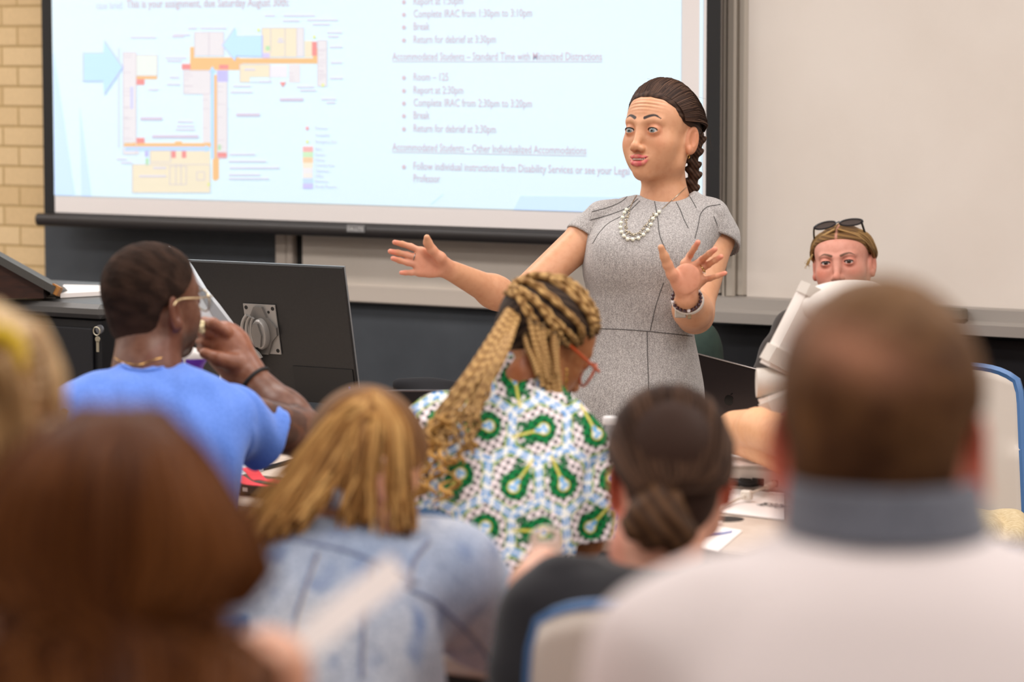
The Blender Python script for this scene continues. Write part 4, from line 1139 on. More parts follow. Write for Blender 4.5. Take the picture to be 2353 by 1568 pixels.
def face_colour(X, s, skin, lip, brow, blush=0.35, brow_z=0.0, brow_w=0.0056, ear=None):
    c = np.tile(lin(skin), (len(X), 1))
    red = lin(skin) * np.array([1.02, 0.72, 0.66])
    for x in (-1, 1):
        d = np.linalg.norm((X - (x * 0.046, -0.075, -0.030)) / (1, 1, 0.8), axis=1)
        c = mixc(c, red, blush * np.exp(-(d / 0.020) ** 2))
    c = mixc(c, red, blush * 0.9 * np.exp(-(np.linalg.norm(X - (0, -0.11, -0.042), axis=1) / 0.013) ** 2))
    c = mixc(c, red * 0.95, 0.55 * (np.abs(X[:, 0]) > 0.073) * (X[:, 1] > -0.02) * (X[:, 2] < 0.03))
    for x in (-1, 1):                                                   # lid colour and lash roots
        e = np.array((x * 0.0315, -0.0765, 0.0))
        r = np.linalg.norm((X - e) / (1.25, 1, 1.0), axis=1)
        c = mixc(c, red * 0.85, 0.5 * np.exp(-((r - 0.014) / 0.006) ** 2) * (X[:, 1] < -0.07))
    d = np.minimum(seg_dist(X, s.U, [0.0020, 0.0039, 0.0047, 0.0044, 0.0047, 0.0039, 0.0020]), seg_dist(X, s.Lo, [0.0020, 0.0050, 0.0066, 0.0050, 0.0020]))
    c = mixc(c, lin(lip), np.clip(0.5 - (d - 0.0007) / 0.0014, 0, 1))
    for x in (-1, 1):
        pts = [(x * 0.0135, -0.092, 0.0235 + brow_z), (x * 0.025, -0.087, 0.0285 + brow_z), (x * 0.036, -0.079, 0.0300 + brow_z), (x * 0.0475, -0.066, 0.0235 + brow_z)]
        P_ = spline(pts, 12)
        q = X[:, [0, 2]]
        best = np.full(len(X), 9.0)
        for i in range(len(P_)):
            w = brow_w * (1.0 - 0.65 * (i / 11.0) ** 1.5)
            best = np.minimum(best, np.linalg.norm(q - P_[i][[0, 2]], axis=1) / w)
        c = mixc(c, lin(brow), np.clip((1.15 - best) / 0.35, 0, 1) * (X[:, 1] < -0.04))
    return c

M_skin = mat('skin', vcol=True, rough=0.46, spec=0.4, sss=0.05, c2=(246, 239, 235), scale=70, contrast=(0.45, 0.75), bump=0.12, bscale=420, bdist=0.0006)
M_eyew = mat('eye_white', (214, 206, 200), 0.15, spec=0.6)
M_iris = mat('iris_grey', (112, 128, 130), 0.15, spec=0.7, coat=0.5)
M_iris2 = mat('iris_brown', (70, 52, 44), 0.15, spec=0.7)
M_pup = mat('pupil', (10, 9, 9), 0.1, spec=0.8)
M_teeth = mat('teeth', (226, 216, 204), 0.25, spec=0.5)
M_lash = mat('lash', (34, 22, 18), 0.7)

def eyes(root, O, R, look, iris, lash=True, op=0.0052):
    """two eyeballs turned towards a point"""
    for x in (-1, 1):
        e = np.array((x * 0.0315, -0.0765, 0.0))
        c = O + R @ e
        b = MB().ball(c, 0.0122, 24).build('eye', M_eyew, root, smooth=True)
        t = np.asarray(look, float) - c; t /= np.linalg.norm(t)
        a = np.cross(t, ZZ); a /= np.linalg.norm(a); bz = np.cross(a, t)
        A = np.stack([a, bz, t], 1)
        MB().lathe([(0.0063, 0.0106), (0.0052, 0.0116), (0.003, 0.0123), (0, 0.0126)], c, 24, axis=A).build('iris', iris, b, smooth=True)
        MB().lathe([(0.0026, 0.01235), (0.0016, 0.01262), (0, 0.0128)], c, 16, axis=A).build('pupil', M_pup, b, smooth=True)
        MB().ball(c + t * 0.0126 + a * 0.002 + bz * 0.002, 0.0006, 8).build('glint', M_teeth, b)
        if lash:
            pts = []
            for u in np.linspace(-1, 1, 14):
                xx = u * 0.0126; zz = (op + 0.0004) * math.sqrt(max(0, 1 - u * u)) - 0.0003
                yy = -math.sqrt(max(0.0, 1 - (xx / 0.0150) ** 2 - (zz / 0.0138) ** 2)) * 0.0134 - 0.0004
                pts.append(O + R @ (e + (xx, yy, zz)))
            MB().tube(pts, [0.0005] + [0.0012] * 12 + [0.0009], 6).build('eyelash', M_lash, root, smooth=True)

def tf(V, O, R, s=1.0): return np.asarray(O) + (V * s) @ np.asarray(R).T
def loc(Pw, O, R, s=1.0): return ((np.asarray(Pw) - O) @ np.asarray(R)) / s

def hand_sdf(s, wrist, palm, mcp, tips, thumb, r=0.0078, wr=0.026):
    """mcp: four knuckles, tips: per finger list of joints to the tip, thumb: base to tip, all in world space"""
    k = [np.asarray(p) for p in mcp]
    for p in k: s.cone(wrist, p, wr * 0.54, r * 1.1, k=0.010)
    s.cone(k[0], k[3], r * 1.15, r * 1.1, k=0.012)
    if palm is not None: s.ell(palm[0], palm[1], R=palm[2], k=0.015)
    for f, (p, t) in enumerate(zip(k, tips)):
        q = [p] + [np.asarray(a) for a in t]
        rr = np.linspace(r * 1.10, r * 0.82, len(q)) * (1.0, 1.03, 0.98, 0.86)[f]
        s.chain(q, rr, k=0.004)
    th = [np.asarray(a) for a in thumb]
    s.chain([wrist + (th[0] - wrist) * 0.35] + th, [wr * 0.6] + list(np.linspace(r * 1.55, r * 1.0, len(th))), k=0.010)

def strands(guides, n, rad, colf, jit=0.004, seed=1, seg=14, taper=0.5, nseg=4):
    """many fine locks scattered round guide curves; colf(rng) gives a colour"""
    g = np.random.default_rng(seed); mb = MB()
    gd = [spline(q, seg) for q in guides]
    for i in range(n):
        u = g.uniform(0, len(gd) - 1.001); a = int(u); t = u - a
        p = gd[a] * (1 - t) + gd[a + 1] * t
        w = g.normal(size=3) * jit; w2 = g.normal(size=3) * jit * 1.5
        e = np.linspace(0, 1, seg)[:, None]
        p = p + w * (0.3 + 0.7 * e) + w2 * np.sin(e * g.uniform(3, 7) + g.uniform(0, 6)) * e
        r = rad * g.uniform(0.6, 1.3) * np.linspace(1, taper, seg)
        mb.tube(p, r, nseg, col=colf(g))
    return mb

def person(label, loc_, cat='person', group=None):
    return empty('person', (loc_[0], loc_[1], 0.0), label, cat, group)
M_hair = mat('hair', vcol=True, rough=0.6, spec=0.15, bump=0.25, bscale=500, bdist=0.001)

def hair_shell(t=0.007, line=None):
    """skull offset by t, cut along a hairline given as heights and the y where hair begins"""
    s = Sdf()
    s.ell((0, 0.014, 0.034), (0.0735 + t, 0.0925 + t, 0.083 + t), k=0.01)
    s.ell((0, -0.030, 0.030), (0.060 + t * 0.8, 0.058 + t * 0.6, 0.062 + t), k=0.03)
    s.ell((0, 0.045, -0.02), (0.058 + t, 0.045 + t, 0.065 + t), k=0.02)
    zz, yy = line
    s.cut(lambda X: (X[:, 1] - np.interp(X[:, 2], zz, yy)) * 0.6, 0.003)
    s.thin = lambda X: 0.8 * t * np.clip(1 - (X[:, 1] - np.interp(X[:, 2], zz, yy)) / 0.022, 0, 1)
    s.disp = s.thin
    return s
HL_F = ((-0.12, -0.09, -0.06, -0.03, 0.0, 0.014, 0.024, 0.04, 0.058, 0.072, 0.082, 0.10), (0.12, 0.085, 0.062, 0.046, 0.036, 0.020, -0.020, -0.036, -0.050, -0.066, -0.085, -0.13))

def push(q, t=0.006):
    """move a head-space point out to t above the skull"""
    q = np.array(q, float)
    for c, r in (((0, 0.014, 0.034), (0.0735, 0.0925, 0.083)), ((0, -0.030, 0.030), (0.060, 0.058, 0.062)), ((0, 0.045, -0.02), (0.058, 0.045, 0.065))):
        c = np.array(c); v = (q - c) / (np.array(r) + t); n = np.linalg.norm(v)
        if n < 1: q = c + (q - c) / max(n, 1e-3)
    return q
# ------------------------------------------------------------------ the lecturer
DLc = 7.15
LO = P(1517, 309, DLc); LR = frame(180 + 35, 8, 1.0)
lecturer = person('woman in grey short-sleeved dress speaking with both hands spread', P(1480, 900, DLc))
SK = (202, 149, 114)
hs = head_sdf({'mouth': 0.0036, 'mouth_w': 0.0300, 'eye': 0.0055, 'jaw': 0.047, 'smile': 0.0062})
nb_ = loc(P(1528, 478, DLc + 0.02), LO, LR); nt_ = np.array((0, 0.018, -0.06))
hs.cone(nt_, nb_, 0.050, 0.054, k=0.03)
hs.cone(nb_, nb_ + (0, 0, -0.08), 0.056, 0.09, k=0.03)
def wrinkle(X):
    z = X[:, 2]; m = np.exp(-((z - 0.062) / 0.014) ** 2) * (X[:, 1] < -0.04) * np.exp(-(X[:, 0] / 0.045) ** 4)
    return 0.0010 * m * np.sin((z + 0.12 * X[:, 0] ** 2 / 0.05) * 2 * math.pi / 0.0085)
hs.disp = wrinkle
v1, q1 = hs.mesh(0.00135, smooth=1)
c1 = face_colour(v1, hs, SK, (196, 92, 96), (44, 30, 26), 0.30, brow_z=0.0045, brow_w=0.0041)
c1 = mixc(c1, lin(SK) * 0.72, 0.5 * (np.abs(np.sin((v1[:, 2] + 0.12 * v1[:, 0] ** 2 / 0.05) * math.pi / 0.0085 + 0.8)) > 0.93) * np.exp(-((v1[:, 2] - 0.062) / 0.012) ** 2) * (v1[:, 1] < -0.04) * np.exp(-(v1[:, 0] / 0.042) ** 4))
v1 = tf(v1, LO, LR)
# arms and hands
def armcol(v): return np.tile(lin(SK), (len(v), 1))
A1 = Sdf()
sh, el, wr_ = P(1352, 540, 7.17), P(1182, 694, 7.06), P(1040, 624, 6.90)
A1.cone(P(1380, 520, 7.17), sh, 0.036, 0.042, k=0.02); A1.cone(sh, el, 0.044, 0.034, k=0.02)
A1.cone(el, el + (wr_ - el) * 0.35, 0.035, 0.0365, k=0.02); A1.cone(el + (wr_ - el) * 0.3, wr_, 0.0365, 0.0235, k=0.02)
dh = 6.86
def ph(x, y, d=dh): return P(x, y, d)
mc = [ph(968, 578), ph(960, 593), ph(959, 609), ph(963, 625)]
tp_ = [[ph(944, 567), ph(924, 561, 6.85), ph(907, 557, 6.83)], [ph(935, 586), ph(914, 581, 6.85), ph(897, 578, 6.83)], [ph(937, 604), ph(918, 599, 6.85), ph(903, 594, 6.83)], [ph(945, 627), ph(932, 627), ph(922, 627, 6.85)]]
hand_sdf(A1, wr_, (ph(990, 607, 6.868), (0.033, 0.009, 0.028), np.stack([RT, F0, ZZ], 1)), mc, tp_, [ph(1012, 592, 6.85), ph(992, 574, 6.84), ph(983, 558, 6.83), ph(981, 546, 6.82)], r=0.0071, wr=0.026)
v2, q2 = A1.mesh(0.0019, smooth=2)
A2 = Sdf()
sh2, el2, wr2 = P(1642, 545, 7.17), P(1597, 724, 7.04), P(1577, 684, 6.84)
A2.cone(P(1632, 515, 7.17), sh2, 0.038, 0.044, k=0.02); A2.cone(sh2, el2, 0.047, 0.037, k=0.02)
A2.cone(el2, el2 + (wr2 - el2) * 0.35, 0.038, 0.040, k=0.03); A2.cone(el2 + (wr2 - el2) * 0.3, wr2, 0.040, 0.0255, k=0.03)
dh = 6.80
mc2 = [ph(1574, 606), ph(1593, 612), ph(1607, 623), ph(1612, 645)]
tp2 = [[ph(1586, 586), ph(1596, 570, 6.79), ph(1604, 557, 6.77)], [ph(1614, 596), ph(1630, 583, 6.79), ph(1643, 573, 6.77)], [ph(1628, 608), ph(1644, 598, 6.79), ph(1657, 590, 6.77)], [ph(1632, 640), ph(1649, 634, 6.79), ph(1666, 628, 6.78)]]
hand_sdf(A2, wr2, (ph(1578, 640, 6.805), (0.032, 0.009, 0.034), np.stack([RT, F0, ZZ], 1)), mc2, tp2, [ph(1544, 630, 6.79), ph(1534, 608, 6.78), ph(1527, 590, 6.77), ph(1519, 569, 6.76)], r=0.0073, wr=0.028)
v3, q3 = A2.mesh(0.0019, smooth=2)
# chest, hips and legs under the dress
B1 = Sdf()
fw_ = face_dir(180 + 15); sd_ = np.cross(fw_, ZZ)
hipL, hipR = P(1410, 1000, DLc), P(1520, 1000, DLc + 0.02)
gx = P(1462, 900, DLc)
for sg in (-1, 1):
    h0 = np.array((gx[0], gx[1], 0.80)) + sd_ * 0.085 * sg
    B1.chain([h0, (h0[0], h0[1], 0.46), (h0[0], h0[1], 0.30), (h0[0], h0[1], 0.09)], [0.085, 0.055, 0.052, 0.036], k=0.03)
    B1.cone((h0[0], h0[1], 0.05), np.array((h0[0], h0[1], 0.03)) + fw_ * 0.15, 0.036, 0.026, k=0.03)
B1.cone(P(1470, 900, DLc), P(1490, 640, DLc), 0.07, 0.07, k=0.03)
v4, q4 = B1.mesh(0.007)
v4[:, 2] = np.maximum(v4[:, 2], 0.012)
V, Q = join((v1, q1), (v2, q2), (v3, q3), (v4, q4))
pk = np.array(lin((222, 140, 118)))
ca, cb_ = armcol(v2), armcol(v3)
for cc, vv, ends, pc_ in ((ca, v2, tp_, ph(985, 605, 6.86)), (cb_, v3, tp2, ph(1580, 636, 6.8))):
    d = np.linalg.norm(vv - pc_, axis=1)
    cc[:] = mixc(cc, lin((216, 150, 124)), 0.8 * np.clip(1.4 - d / 0.055, 0, 1))
    for t in ends:
        cc[:] = mixc(cc, pk, 0.9 * np.exp(-(np.linalg.norm(vv - t[-1], axis=1) / 0.014) ** 2))
        cc[:] = mixc(cc, lin((214, 152, 126)), 0.6 * np.exp(-(np.linalg.norm(vv - t[0], axis=1) / 0.02) ** 2))
for mx_ in (P(1651, 542, 7.12), P(1658, 543, 7.12)):
    cb_[:] = mixc(cb_, lin((120, 74, 50)), np.exp(-(np.linalg.norm((v3 - mx_) - np.outer((v3 - mx_) @ FW, FW), axis=1) / 0.0016) ** 2))
body = mesh_np('body', V, Q, M_skin, lecturer, np.concatenate([c1, ca, cb_, armcol(v4)]))
eyes(lecturer, LO, LR, P(-500, 330, 4.7), M_iris, op=0.0055)
tm = MB()
for i, u in enumerate(np.linspace(-1, 1, 11)):
    x = u * 0.0185; y = -0.0930 + 0.0105 * u * u
    c = LO + LR @ np.array((x, y, -0.0672))
    tm.box(c, (0.0019, 0.002, 0.0033), R=LR @ np.array(Matrix.Rotation(-u * 0.9, 3, 'Z')), bev=0.0008)
tm.ball(LO + LR @ np.array((0, -0.074, -0.070)), (0.02, 0.008, 0.007), 12, R=LR)
tm.build('teeth', M_teeth, lecturer, smooth=True)
# hair: swept back to a braid behind the left ear
def hl(p): return LO + LR @ np.asarray(p, float)
HS = hair_shell(0.0045, HL_F)
HS.ell((0.0, 0.095, 0.030), (0.048, 0.030, 0.052), k=0.03)
HS.p.append(HS.p.pop(-2))
def groove(X):
    a = np.arctan2(X[:, 2] - 0.02, np.abs(X[:, 0]) + 0.004)
    return HS.thin(X) + 0.0007 * np.sin(a * 46 + 5 * X[:, 1] * 9) * np.clip((X[:, 1] + 0.06) / 0.05, 0, 1) + 0.0006 * np.sin(a * 17 + X[:, 1] * 30 + 1)
HS.disp = groove
hv, hq = HS.mesh(0.0017, smooth=1)
hw_ = tf(hv, LO, LR)
hc = np.tile(lin((48, 34, 28)), (len(hv), 1))
a_ = np.arctan2(hv[:, 2] - 0.02, np.abs(hv[:, 0]) + 0.004)
hc = mixc(hc, lin((72, 53, 43)), 0.5 + 0.5 * np.sin(a_ * 31 + hv[:, 1] * 14))
# braid
pr = [hl((0.030, 0.115, 0.010)), P(1602, 330, DLc + 0.05), P(1592, 372, DLc + 0.055), P(1594, 402, DLc + 0.06), P(1588, 440, DLc + 0.065), P(1585, 480, DLc + 0.08)]
cl = spline(pr, 40)
BS = Sdf(); BS.chain(cl[::4], [0.018, 0.014, 0.011, 0.010, 0.010, 0.011, 0.011, 0.010, 0.010, 0.009], k=0.01)
for i in range(13):
    c = cl[min(39, 3 + i * 3)]; sg = 1 if i % 2 else -1
    d = (RT * sg * 0.9 + ZZ * 0.65); d /= np.linalg.norm(d)
    n_ = F0; u_ = np.cross(d, n_)
    BS.ell(c + RT * sg * 0.0085, (0.0165 - 0.0003 * i, 0.0165, 0.0085), R=np.stack([d, n_, u_], 1), k=0.0015)
bv, bq = BS.mesh(0.0018)
bc2 = np.tile(lin((46, 31, 25)), (len(bv), 1)); bc2 = mixc(bc2, lin((84, 60, 46)), 0.5 + 0.5 * np.sin(bv @ (RT * 700 + ZZ * 500)))
V, Q = join((hw_, hq), (bv, bq))
hair = mesh_np('hair', V, Q, M_hair, lecturer, np.concatenate([hc, bc2]))
gl = []
for u in np.linspace(-1, 1, 25):
    ang = u * 1.50
    sx, cz = math.sin(ang), math.cos(ang)
    st = (sx * 0.0700, -0.066 + 0.050 * abs(sx) ** 1.6, 0.026 + cz * 0.060)
    m1 = (sx * 0.0825, 0.008 + 0.02 * abs(sx), 0.036 + cz * 0.0915 - 0.010 * abs(sx))
    m2 = (sx * 0.068 + 0.004, 0.085, 0.038 + cz * 0.068 - 0.01 * abs(sx))
    m0 = np.array(st) * 0.55 + np.array(m1) * 0.45
    gl.append([hl(push(st, 0.0100)), hl(push(m0, 0.0150)), hl(push(m1, 0.0155)), hl(push(m2, 0.0120)), hl((0.022 + sx * 0.02, 0.122, 0.020 + cz * 0.03))])
def hcol(g):
    k = g.uniform(0, 1) ** 1.5
    return lin((38, 26, 22)) * (1 - k) + lin((94, 69, 55)) * k
st_ = strands(gl, 1500, 0.0010, hcol, jit=0.0013, seed=4, seg=14, taper=0.8)
g_ = np.random.default_rng(9)
for i in range(46):      # flyaway hairs
    a = hl((g_.uniform(-0.03, 0.05), g_.uniform(0.06, 0.12), g_.uniform(-0.04, 0.10)))
    p = spline([a, a + RT * g_.uniform(0.004, 0.02) + ZZ * g_.uniform(-0.02, 0.012), a + RT * g_.uniform(0.008, 0.032) + ZZ * g_.uniform(-0.09, 0.012)], 8)
    st_.tube(p, 0.00016, 3, col=hcol(g_))
for i in range(16):
    a = hl((g_.uniform(-0.03, 0.03), g_.uniform(-0.02, 0.08), 0.124)); p = spline([a, a + ZZ * 0.004 + RT * g_.uniform(-0.01, 0.012), a + ZZ * g_.uniform(0.003, 0.009) + RT * g_.uniform(-0.02, 0.025)], 6)
    st_.tube(p, 0.00013, 3, col=hcol(g_))
st_.build('loose_strands', M_hair, hair, smooth=True, vcol=True)
ep = hl((0.0775, 0.006, -0.047))
MB().tube([ep + LR @ np.array((0.001, 0.004 * math.sin(t), -0.004 + 0.0055 * math.cos(t))) for t in np.linspace(0, 2 * math.pi, 20)], 0.0006, 6, cap=False).build('earring', mat('gold', (214, 168, 96), 0.25, metal=1.0), lecturer, smooth=True)
# dress
DS = Sdf()
def lv(x0, x1, y, d, b): return (P((x0 + x1) / 2, y, d), (x1 - x0) / 2 / FPX * d, b)
DS.loft([lv(1462, 1592, 452, DLc + 0.02, 0.060), lv(1405, 1640, 478, DLc + 0.01, 0.078), lv(1352, 1658, 520, DLc, 0.098), lv(1340, 1640, 580, DLc, 0.122), lv(1337, 1622, 625, DLc, 0.122), lv(1347, 1604, 680, DLc, 0.108), lv(1346, 1594, 752, DLc, 0.095),
         lv(1334, 1606, 830, DLc, 0.112), lv(1312, 1617, 900, DLc, 0.122), lv(1296, 1620, 1000, DLc, 0.12), lv(1300, 1616, 1120, DLc, 0.115), lv(1320, 1600, 1330, DLc, 0.105)], ZZ, RT, F0, n=2.15)
DS.cone(P(1440, 482, DLc), P(1390, 505, 7.15), 0.030, 0.038, k=0.03); DS.cone(P(1590, 474, DLc), P(1628, 500, 7.15), 0.034, 0.042, k=0.03)
DS.ell(P(1420, 590, DLc - 0.075), (0.055, 0.05, 0.06), k=0.05); DS.ell(P(1545, 590, DLc - 0.075), (0.055, 0.05, 0.06), k=0.05)
def sleeve(pts, rs, pp, nn, depth=0.012):
    nn = np.asarray(nn) / np.linalg.norm(nn)
    s = Sdf(); s.chain(pts, rs, k=0.02)
    s.disp = lambda X: 0.0008 * rnoise(X, 40, 8)
    s.cut(lambda X: -((X - pp) @ nn), 0.002)
    inn = Sdf(); inn.chain(pts, [r - 0.003 for r in rs])
    s.cut(lambda X: np.maximum(inn.ev(X), -((X - pp) @ nn + depth)), 0.0015)
    return s.mesh(0.003, smooth=2)
sl1 = sleeve([P(1418, 490, DLc), P(1386, 504, 7.15), P(1350, 545, 7.16), P(1325, 580, 7.15)], [0.034, 0.040, 0.0485, 0.050], P(1341, 548, 7.15), P(1290, 610, 7.13) - P(1350, 535, 7.16))
sl2 = sleeve([P(1604, 484, DLc), P(1630, 500, 7.15), P(1644, 545, 7.16), P(1650, 620, 7.15)], [0.036, 0.043, 0.0535, 0.055], P(1642, 530, 7.10), -ZZ * 0.75 - F0 * 0.5 - RT * 0.15)
DS.ell(P(1530, 436, DLc - 0.01), (0.064, 0.075, 0.030), R=np.stack([RT, F0, ZZ], 1), k=0.006, op='s')
def fold(X):
    px = (X - P(1480, 700, DLc)) @ RT; z = X[:, 2]
    return 0.0011 * rnoise(X, 28, 3) + 0.0016 * np.sin(px * 60 + z * 14) * np.exp(-((z - 1.02) / 0.07) ** 2) * 0.5
DS.disp = fold
dv, dq_ = join(DS.mesh(0.0034, smooth=2), sl1, sl2)
def tweed():
    m = mat('grey_tweed', (182, 177, 174), 0.85, spec=0.2, c2=(134, 130, 128), scale=620, stretch=(1, 1, 0.7), detail=2, contrast=(0.40, 0.60), bump=0.25, bscale=620, bdist=0.001, sheen=0.25)
    nt = m.node_tree; b = nt.nodes['Principled BSDF']
    src = b.inputs['Base Color'].links[0].from_socket
    tc = [n for n in nt.nodes if n.type == 'TEX_COORD'][0]
    mp = nt.nodes.new('ShaderNodeMapping'); mp.inputs['Scale'].default_value = (1, 1, 0.12)
    nt.links.new(tc.outputs['Object'], mp.inputs['Vector'])
    n = nt.nodes.new('ShaderNodeTexNoise'); n.inputs['Scale'].default_value = 260; n.inputs['Detail'].default_value = 1
    nt.links.new(mp.outputs['Vector'], n.inputs['Vector'])
    r = nt.nodes.new('ShaderNodeMapRange'); r.inputs['From Min'].default_value = 0.4; r.inputs['From Max'].default_value = 0.62
    r.inputs['To Min'].default_value = 0.90; r.inputs['To Max'].default_value = 1.06
    nt.links.new(n.outputs['Fac'], r.inputs['Value'])
    mx = nt.nodes.new('ShaderNodeMix'); mx.data_type = 'RGBA'; mx.blend_type = 'MULTIPLY'; mx.inputs['Factor'].default_value = 1
    nt.links.new(src, mx.inputs[6]); nt.links.new(r.outputs['Result'], mx.inputs[7]); nt.links.new(mx.outputs[2], b.inputs['Base Color'])
    return m
dress = mesh_np('dress', dv, dq_, tweed(), lecturer)
dbvh = BVHTree.FromPolygons([tuple(v) for v in dv.tolist()], [tuple(f) for f in dq_.tolist()])
def drape(pts, off=0.0006, bvh=dbvh, n=None):
    out = []
    pts = spline(np.array([(x, y, 0) for x, y in pts], float), n or 6 * len(pts))[:, :2]
    for x, y in pts:
        r = ray(x, y)
        h = bvh.ray_cast(Vector(CAM), Vector(r))
        if h[0] is not None: out.append(np.array(h[0]) - r * off)
    return np.array(out)
M_seam = mat('seam_dark', (84, 81, 80), 0.9)
for sm in ([(1358, 755), (1420, 757), (1480, 761), (1540, 767), (1590, 773)], [(1487, 762), (1488, 820), (1490, 880), (1489, 960)], [(1525, 650), (1508, 700), (1494, 760)],
           [(1452, 440), (1430, 462), (1400, 476), (1360, 487)], [(1466, 457), (1440, 478), (1400, 494), (1356, 506)], [(1470, 462), (1440, 490), (1400, 512), (1378, 534), (1362, 560)],
           [(1503, 458), (1511, 500), (1516, 540), (1530, 575)], [(1548, 455), (1562, 480), (1572, 505), (1582, 525)], [(1578, 440), (1590, 460), (1600, 478)],
           [(1655, 470), (1625, 476), (1610, 492), (1605, 515), (1597, 548)], [(1640, 497), (1646, 512), (1648, 520)]):
    p = drape(sm, 0.0002)
    if len(p) > 2: MB().tube(p, 0.0011, 6).build('seam', M_seam, dress, smooth=True)
# necklace
nk = empty('necklace_root', (0, 0, 0), None, None) if False else None
M_bead = mat('pale_bead', (222, 224, 208), 0.25, spec=0.6, coat=0.3)
M_silv = mat('silver', (196, 186, 168), 0.25, metal=0.95)
ch1 = drape([(1466, 442), (1458, 458), (1450, 472), (1446, 480)], 0.003); ch2 = drape([(1578, 430), (1560, 446), (1540, 460), (1524, 478)], 0.003)
vb = BVHTree.FromPolygons([tuple(v) for v in v1.tolist()], [tuple(f) for f in q1.tolist()])
def drape2(pts, off):
    out = []
    for x, y in spline(np.array([(x, y, 0) for x, y in pts], float), 24)[:, :2]:
        r = ray(x, y); hs_ = [b.ray_cast(Vector(CAM), Vector(r)) for b in (dbvh, vb)]
        dd_ = [h[3] for h in hs_ if h[0] is not None]
        if dd_: out.append(CAM + r * (min(dd_) - off))
    return np.array(out)
chn = MB()
for pts in ([(1468, 440), (1461, 452), (1453, 466), (1447, 480)], [(1580, 428), (1562, 444), (1542, 462), (1522, 480)]):
    p = drape2(pts, 0.0015)
    if len(p) > 3:
        for k in range(2): p[1:-1] = (p[:-2] + 2 * p[1:-1] + p[2:]) / 4
        chn.tube(p, 0.0011, 6)
necklace = chn.build('necklace', M_silv, lecturer, smooth=True)
bp = [(1439.5, 482), (1435, 489), (1430.5, 500), (1427, 512), (1426, 523), (1428, 533.5), (1433.5, 542.5), (1442, 549.5), (1454, 550.5), (1467, 547.5), (1478.5, 539.5), (1488.5, 529), (1495.5, 516), (1500.5, 503), (1508, 494), (1514.5, 487)]
prev = None
for x, y in bp:
    q_ = drape2([(x, y), (x + 0.01, y)], 0.004)[0]
    MB().ball(q_, 0.0047, 14).build('bead', M_bead, necklace, smooth=True)
    if prev is not None: MB().ball((q_ + prev) / 2 - FW * 0.001, 0.0022, 8).build('spacer', M_silv, necklace, smooth=True)
    prev = q_
g_ = np.random.default_rng(2); cx_ = MB()
for (x, y) in spline([(1447, 482, 0), (1441, 500, 0), (1438, 520, 0), (1442, 534, 0), (1454, 540, 0), (1468, 536, 0), (1480, 525, 0), (1492, 508, 0), (1504, 490, 0)], 58)[:, :2]:
    for k in range(2):
        q_ = drape2([(x + g_.uniform(-3.5, 3.5), y + g_.uniform(-3, 3)), (x, y)], 0.0025)[0]
        cx_.ball(q_, g_.uniform(0.0012, 0.0022), 6)
cx_.build('chain_cluster', M_silv, necklace, smooth=True)
# rings, watch and bracelet
def ring_on(c, axis, r, th, name, m, par=None, w=1.0):
    axis = axis / np.linalg.norm(axis); a = np.cross(axis, ZZ); a /= np.linalg.norm(a); b = np.cross(axis, a)
    return MB().tube([c + r * (math.cos(t) * a + math.sin(t) * b) for t in np.linspace(0, 2 * math.pi, 28)], th, 8, cap=False).build(name, m, par or lecturer, smooth=True)
rc = mc[1] + (tp_[1][0] - mc[1]) * 0.30; ring_on(rc, tp_[1][0] - mc[1], 0.0088, 0.0013, 'ring', mat('dark_silver', (150, 140, 134), 0.25, metal=0.9))
rc = mc2[2] + (tp2[2][0] - mc2[2]) * 0.35; r_o = ring_on(rc, tp2[2][0] - mc2[2], 0.0090, 0.0018, 'ring', mat('gold_ring', (206, 182, 120), 0.2, metal=1.0))
for k in range(5): MB().ball(rc - UP * 0.006 - FW * 0.006 + RT * (k - 2) * 0.003 - UP * 0.0012 * k, 0.0016, 8).build('stone', M_teeth, r_o, smooth=True)
fa = wr2 - el2; fa /= np.linalg.norm(fa); a = RT - fa * (RT @ fa); a /= np.linalg.norm(a); b = np.cross(fa, a)
wc = wr2 - fa * 0.030
wt = MB()
pts = [wc + (math.cos(t) * a * 0.0345 + math.sin(t) * b * 0.031) for t in np.linspace(0, 2 * math.pi, 40)]
band = MB()
n_ = len(pts); Vb = np.concatenate([np.array(pts) - fa * 0.009, np.array(pts) + fa * 0.009, np.array([wc + (p - wc) * 1.07 for p in pts]) - fa * 0.0085, np.array([wc + (p - wc) * 1.07 for p in pts]) + fa * 0.0085])
Fb = []
for i in range(n_ - 1): Fb += [(i, i + 1, n_ + i + 1, n_ + i), (2 * n_ + i, 3 * n_ + i, 3 * n_ + i + 1, 2 * n_ + i + 1), (i, 2 * n_ + i, 2 * n_ + i + 1, i + 1), (n_ + i, n_ + i + 1, 3 * n_ + i + 1, 3 * n_ + i)]
band.add(Vb, Fb); watch = band.build('watch', mat('watch_band', (226, 220, 212), 0.4), lecturer, smooth=True)
bdn = 1 if (b @ UP) < 0 else -1
MB().box(wc - RT * 0.016 - UP * 0.030, (0.013, 0.004, 0.010), R=np.stack([RT, FW, UP], 1), bev=0.002).build('watch_case', mat('watch_silver', (206, 200, 190), 0.25, metal=0.7), watch)
MB().box(wc + RT * 0.004 - UP * 0.037, (0.004, 0.005, 0.006), R=np.stack([RT, FW, UP], 1), bev=0.0015).build('buckle', mat('buckle', (168, 150, 122), 0.3, metal=0.8), watch)
wb2 = wr2 - fa * 0.008
M_b1, M_b2 = mat('bead_plum', (58, 30, 44), 0.2, spec=0.7), mat('bead_white', (216, 212, 214), 0.3)
brc = None
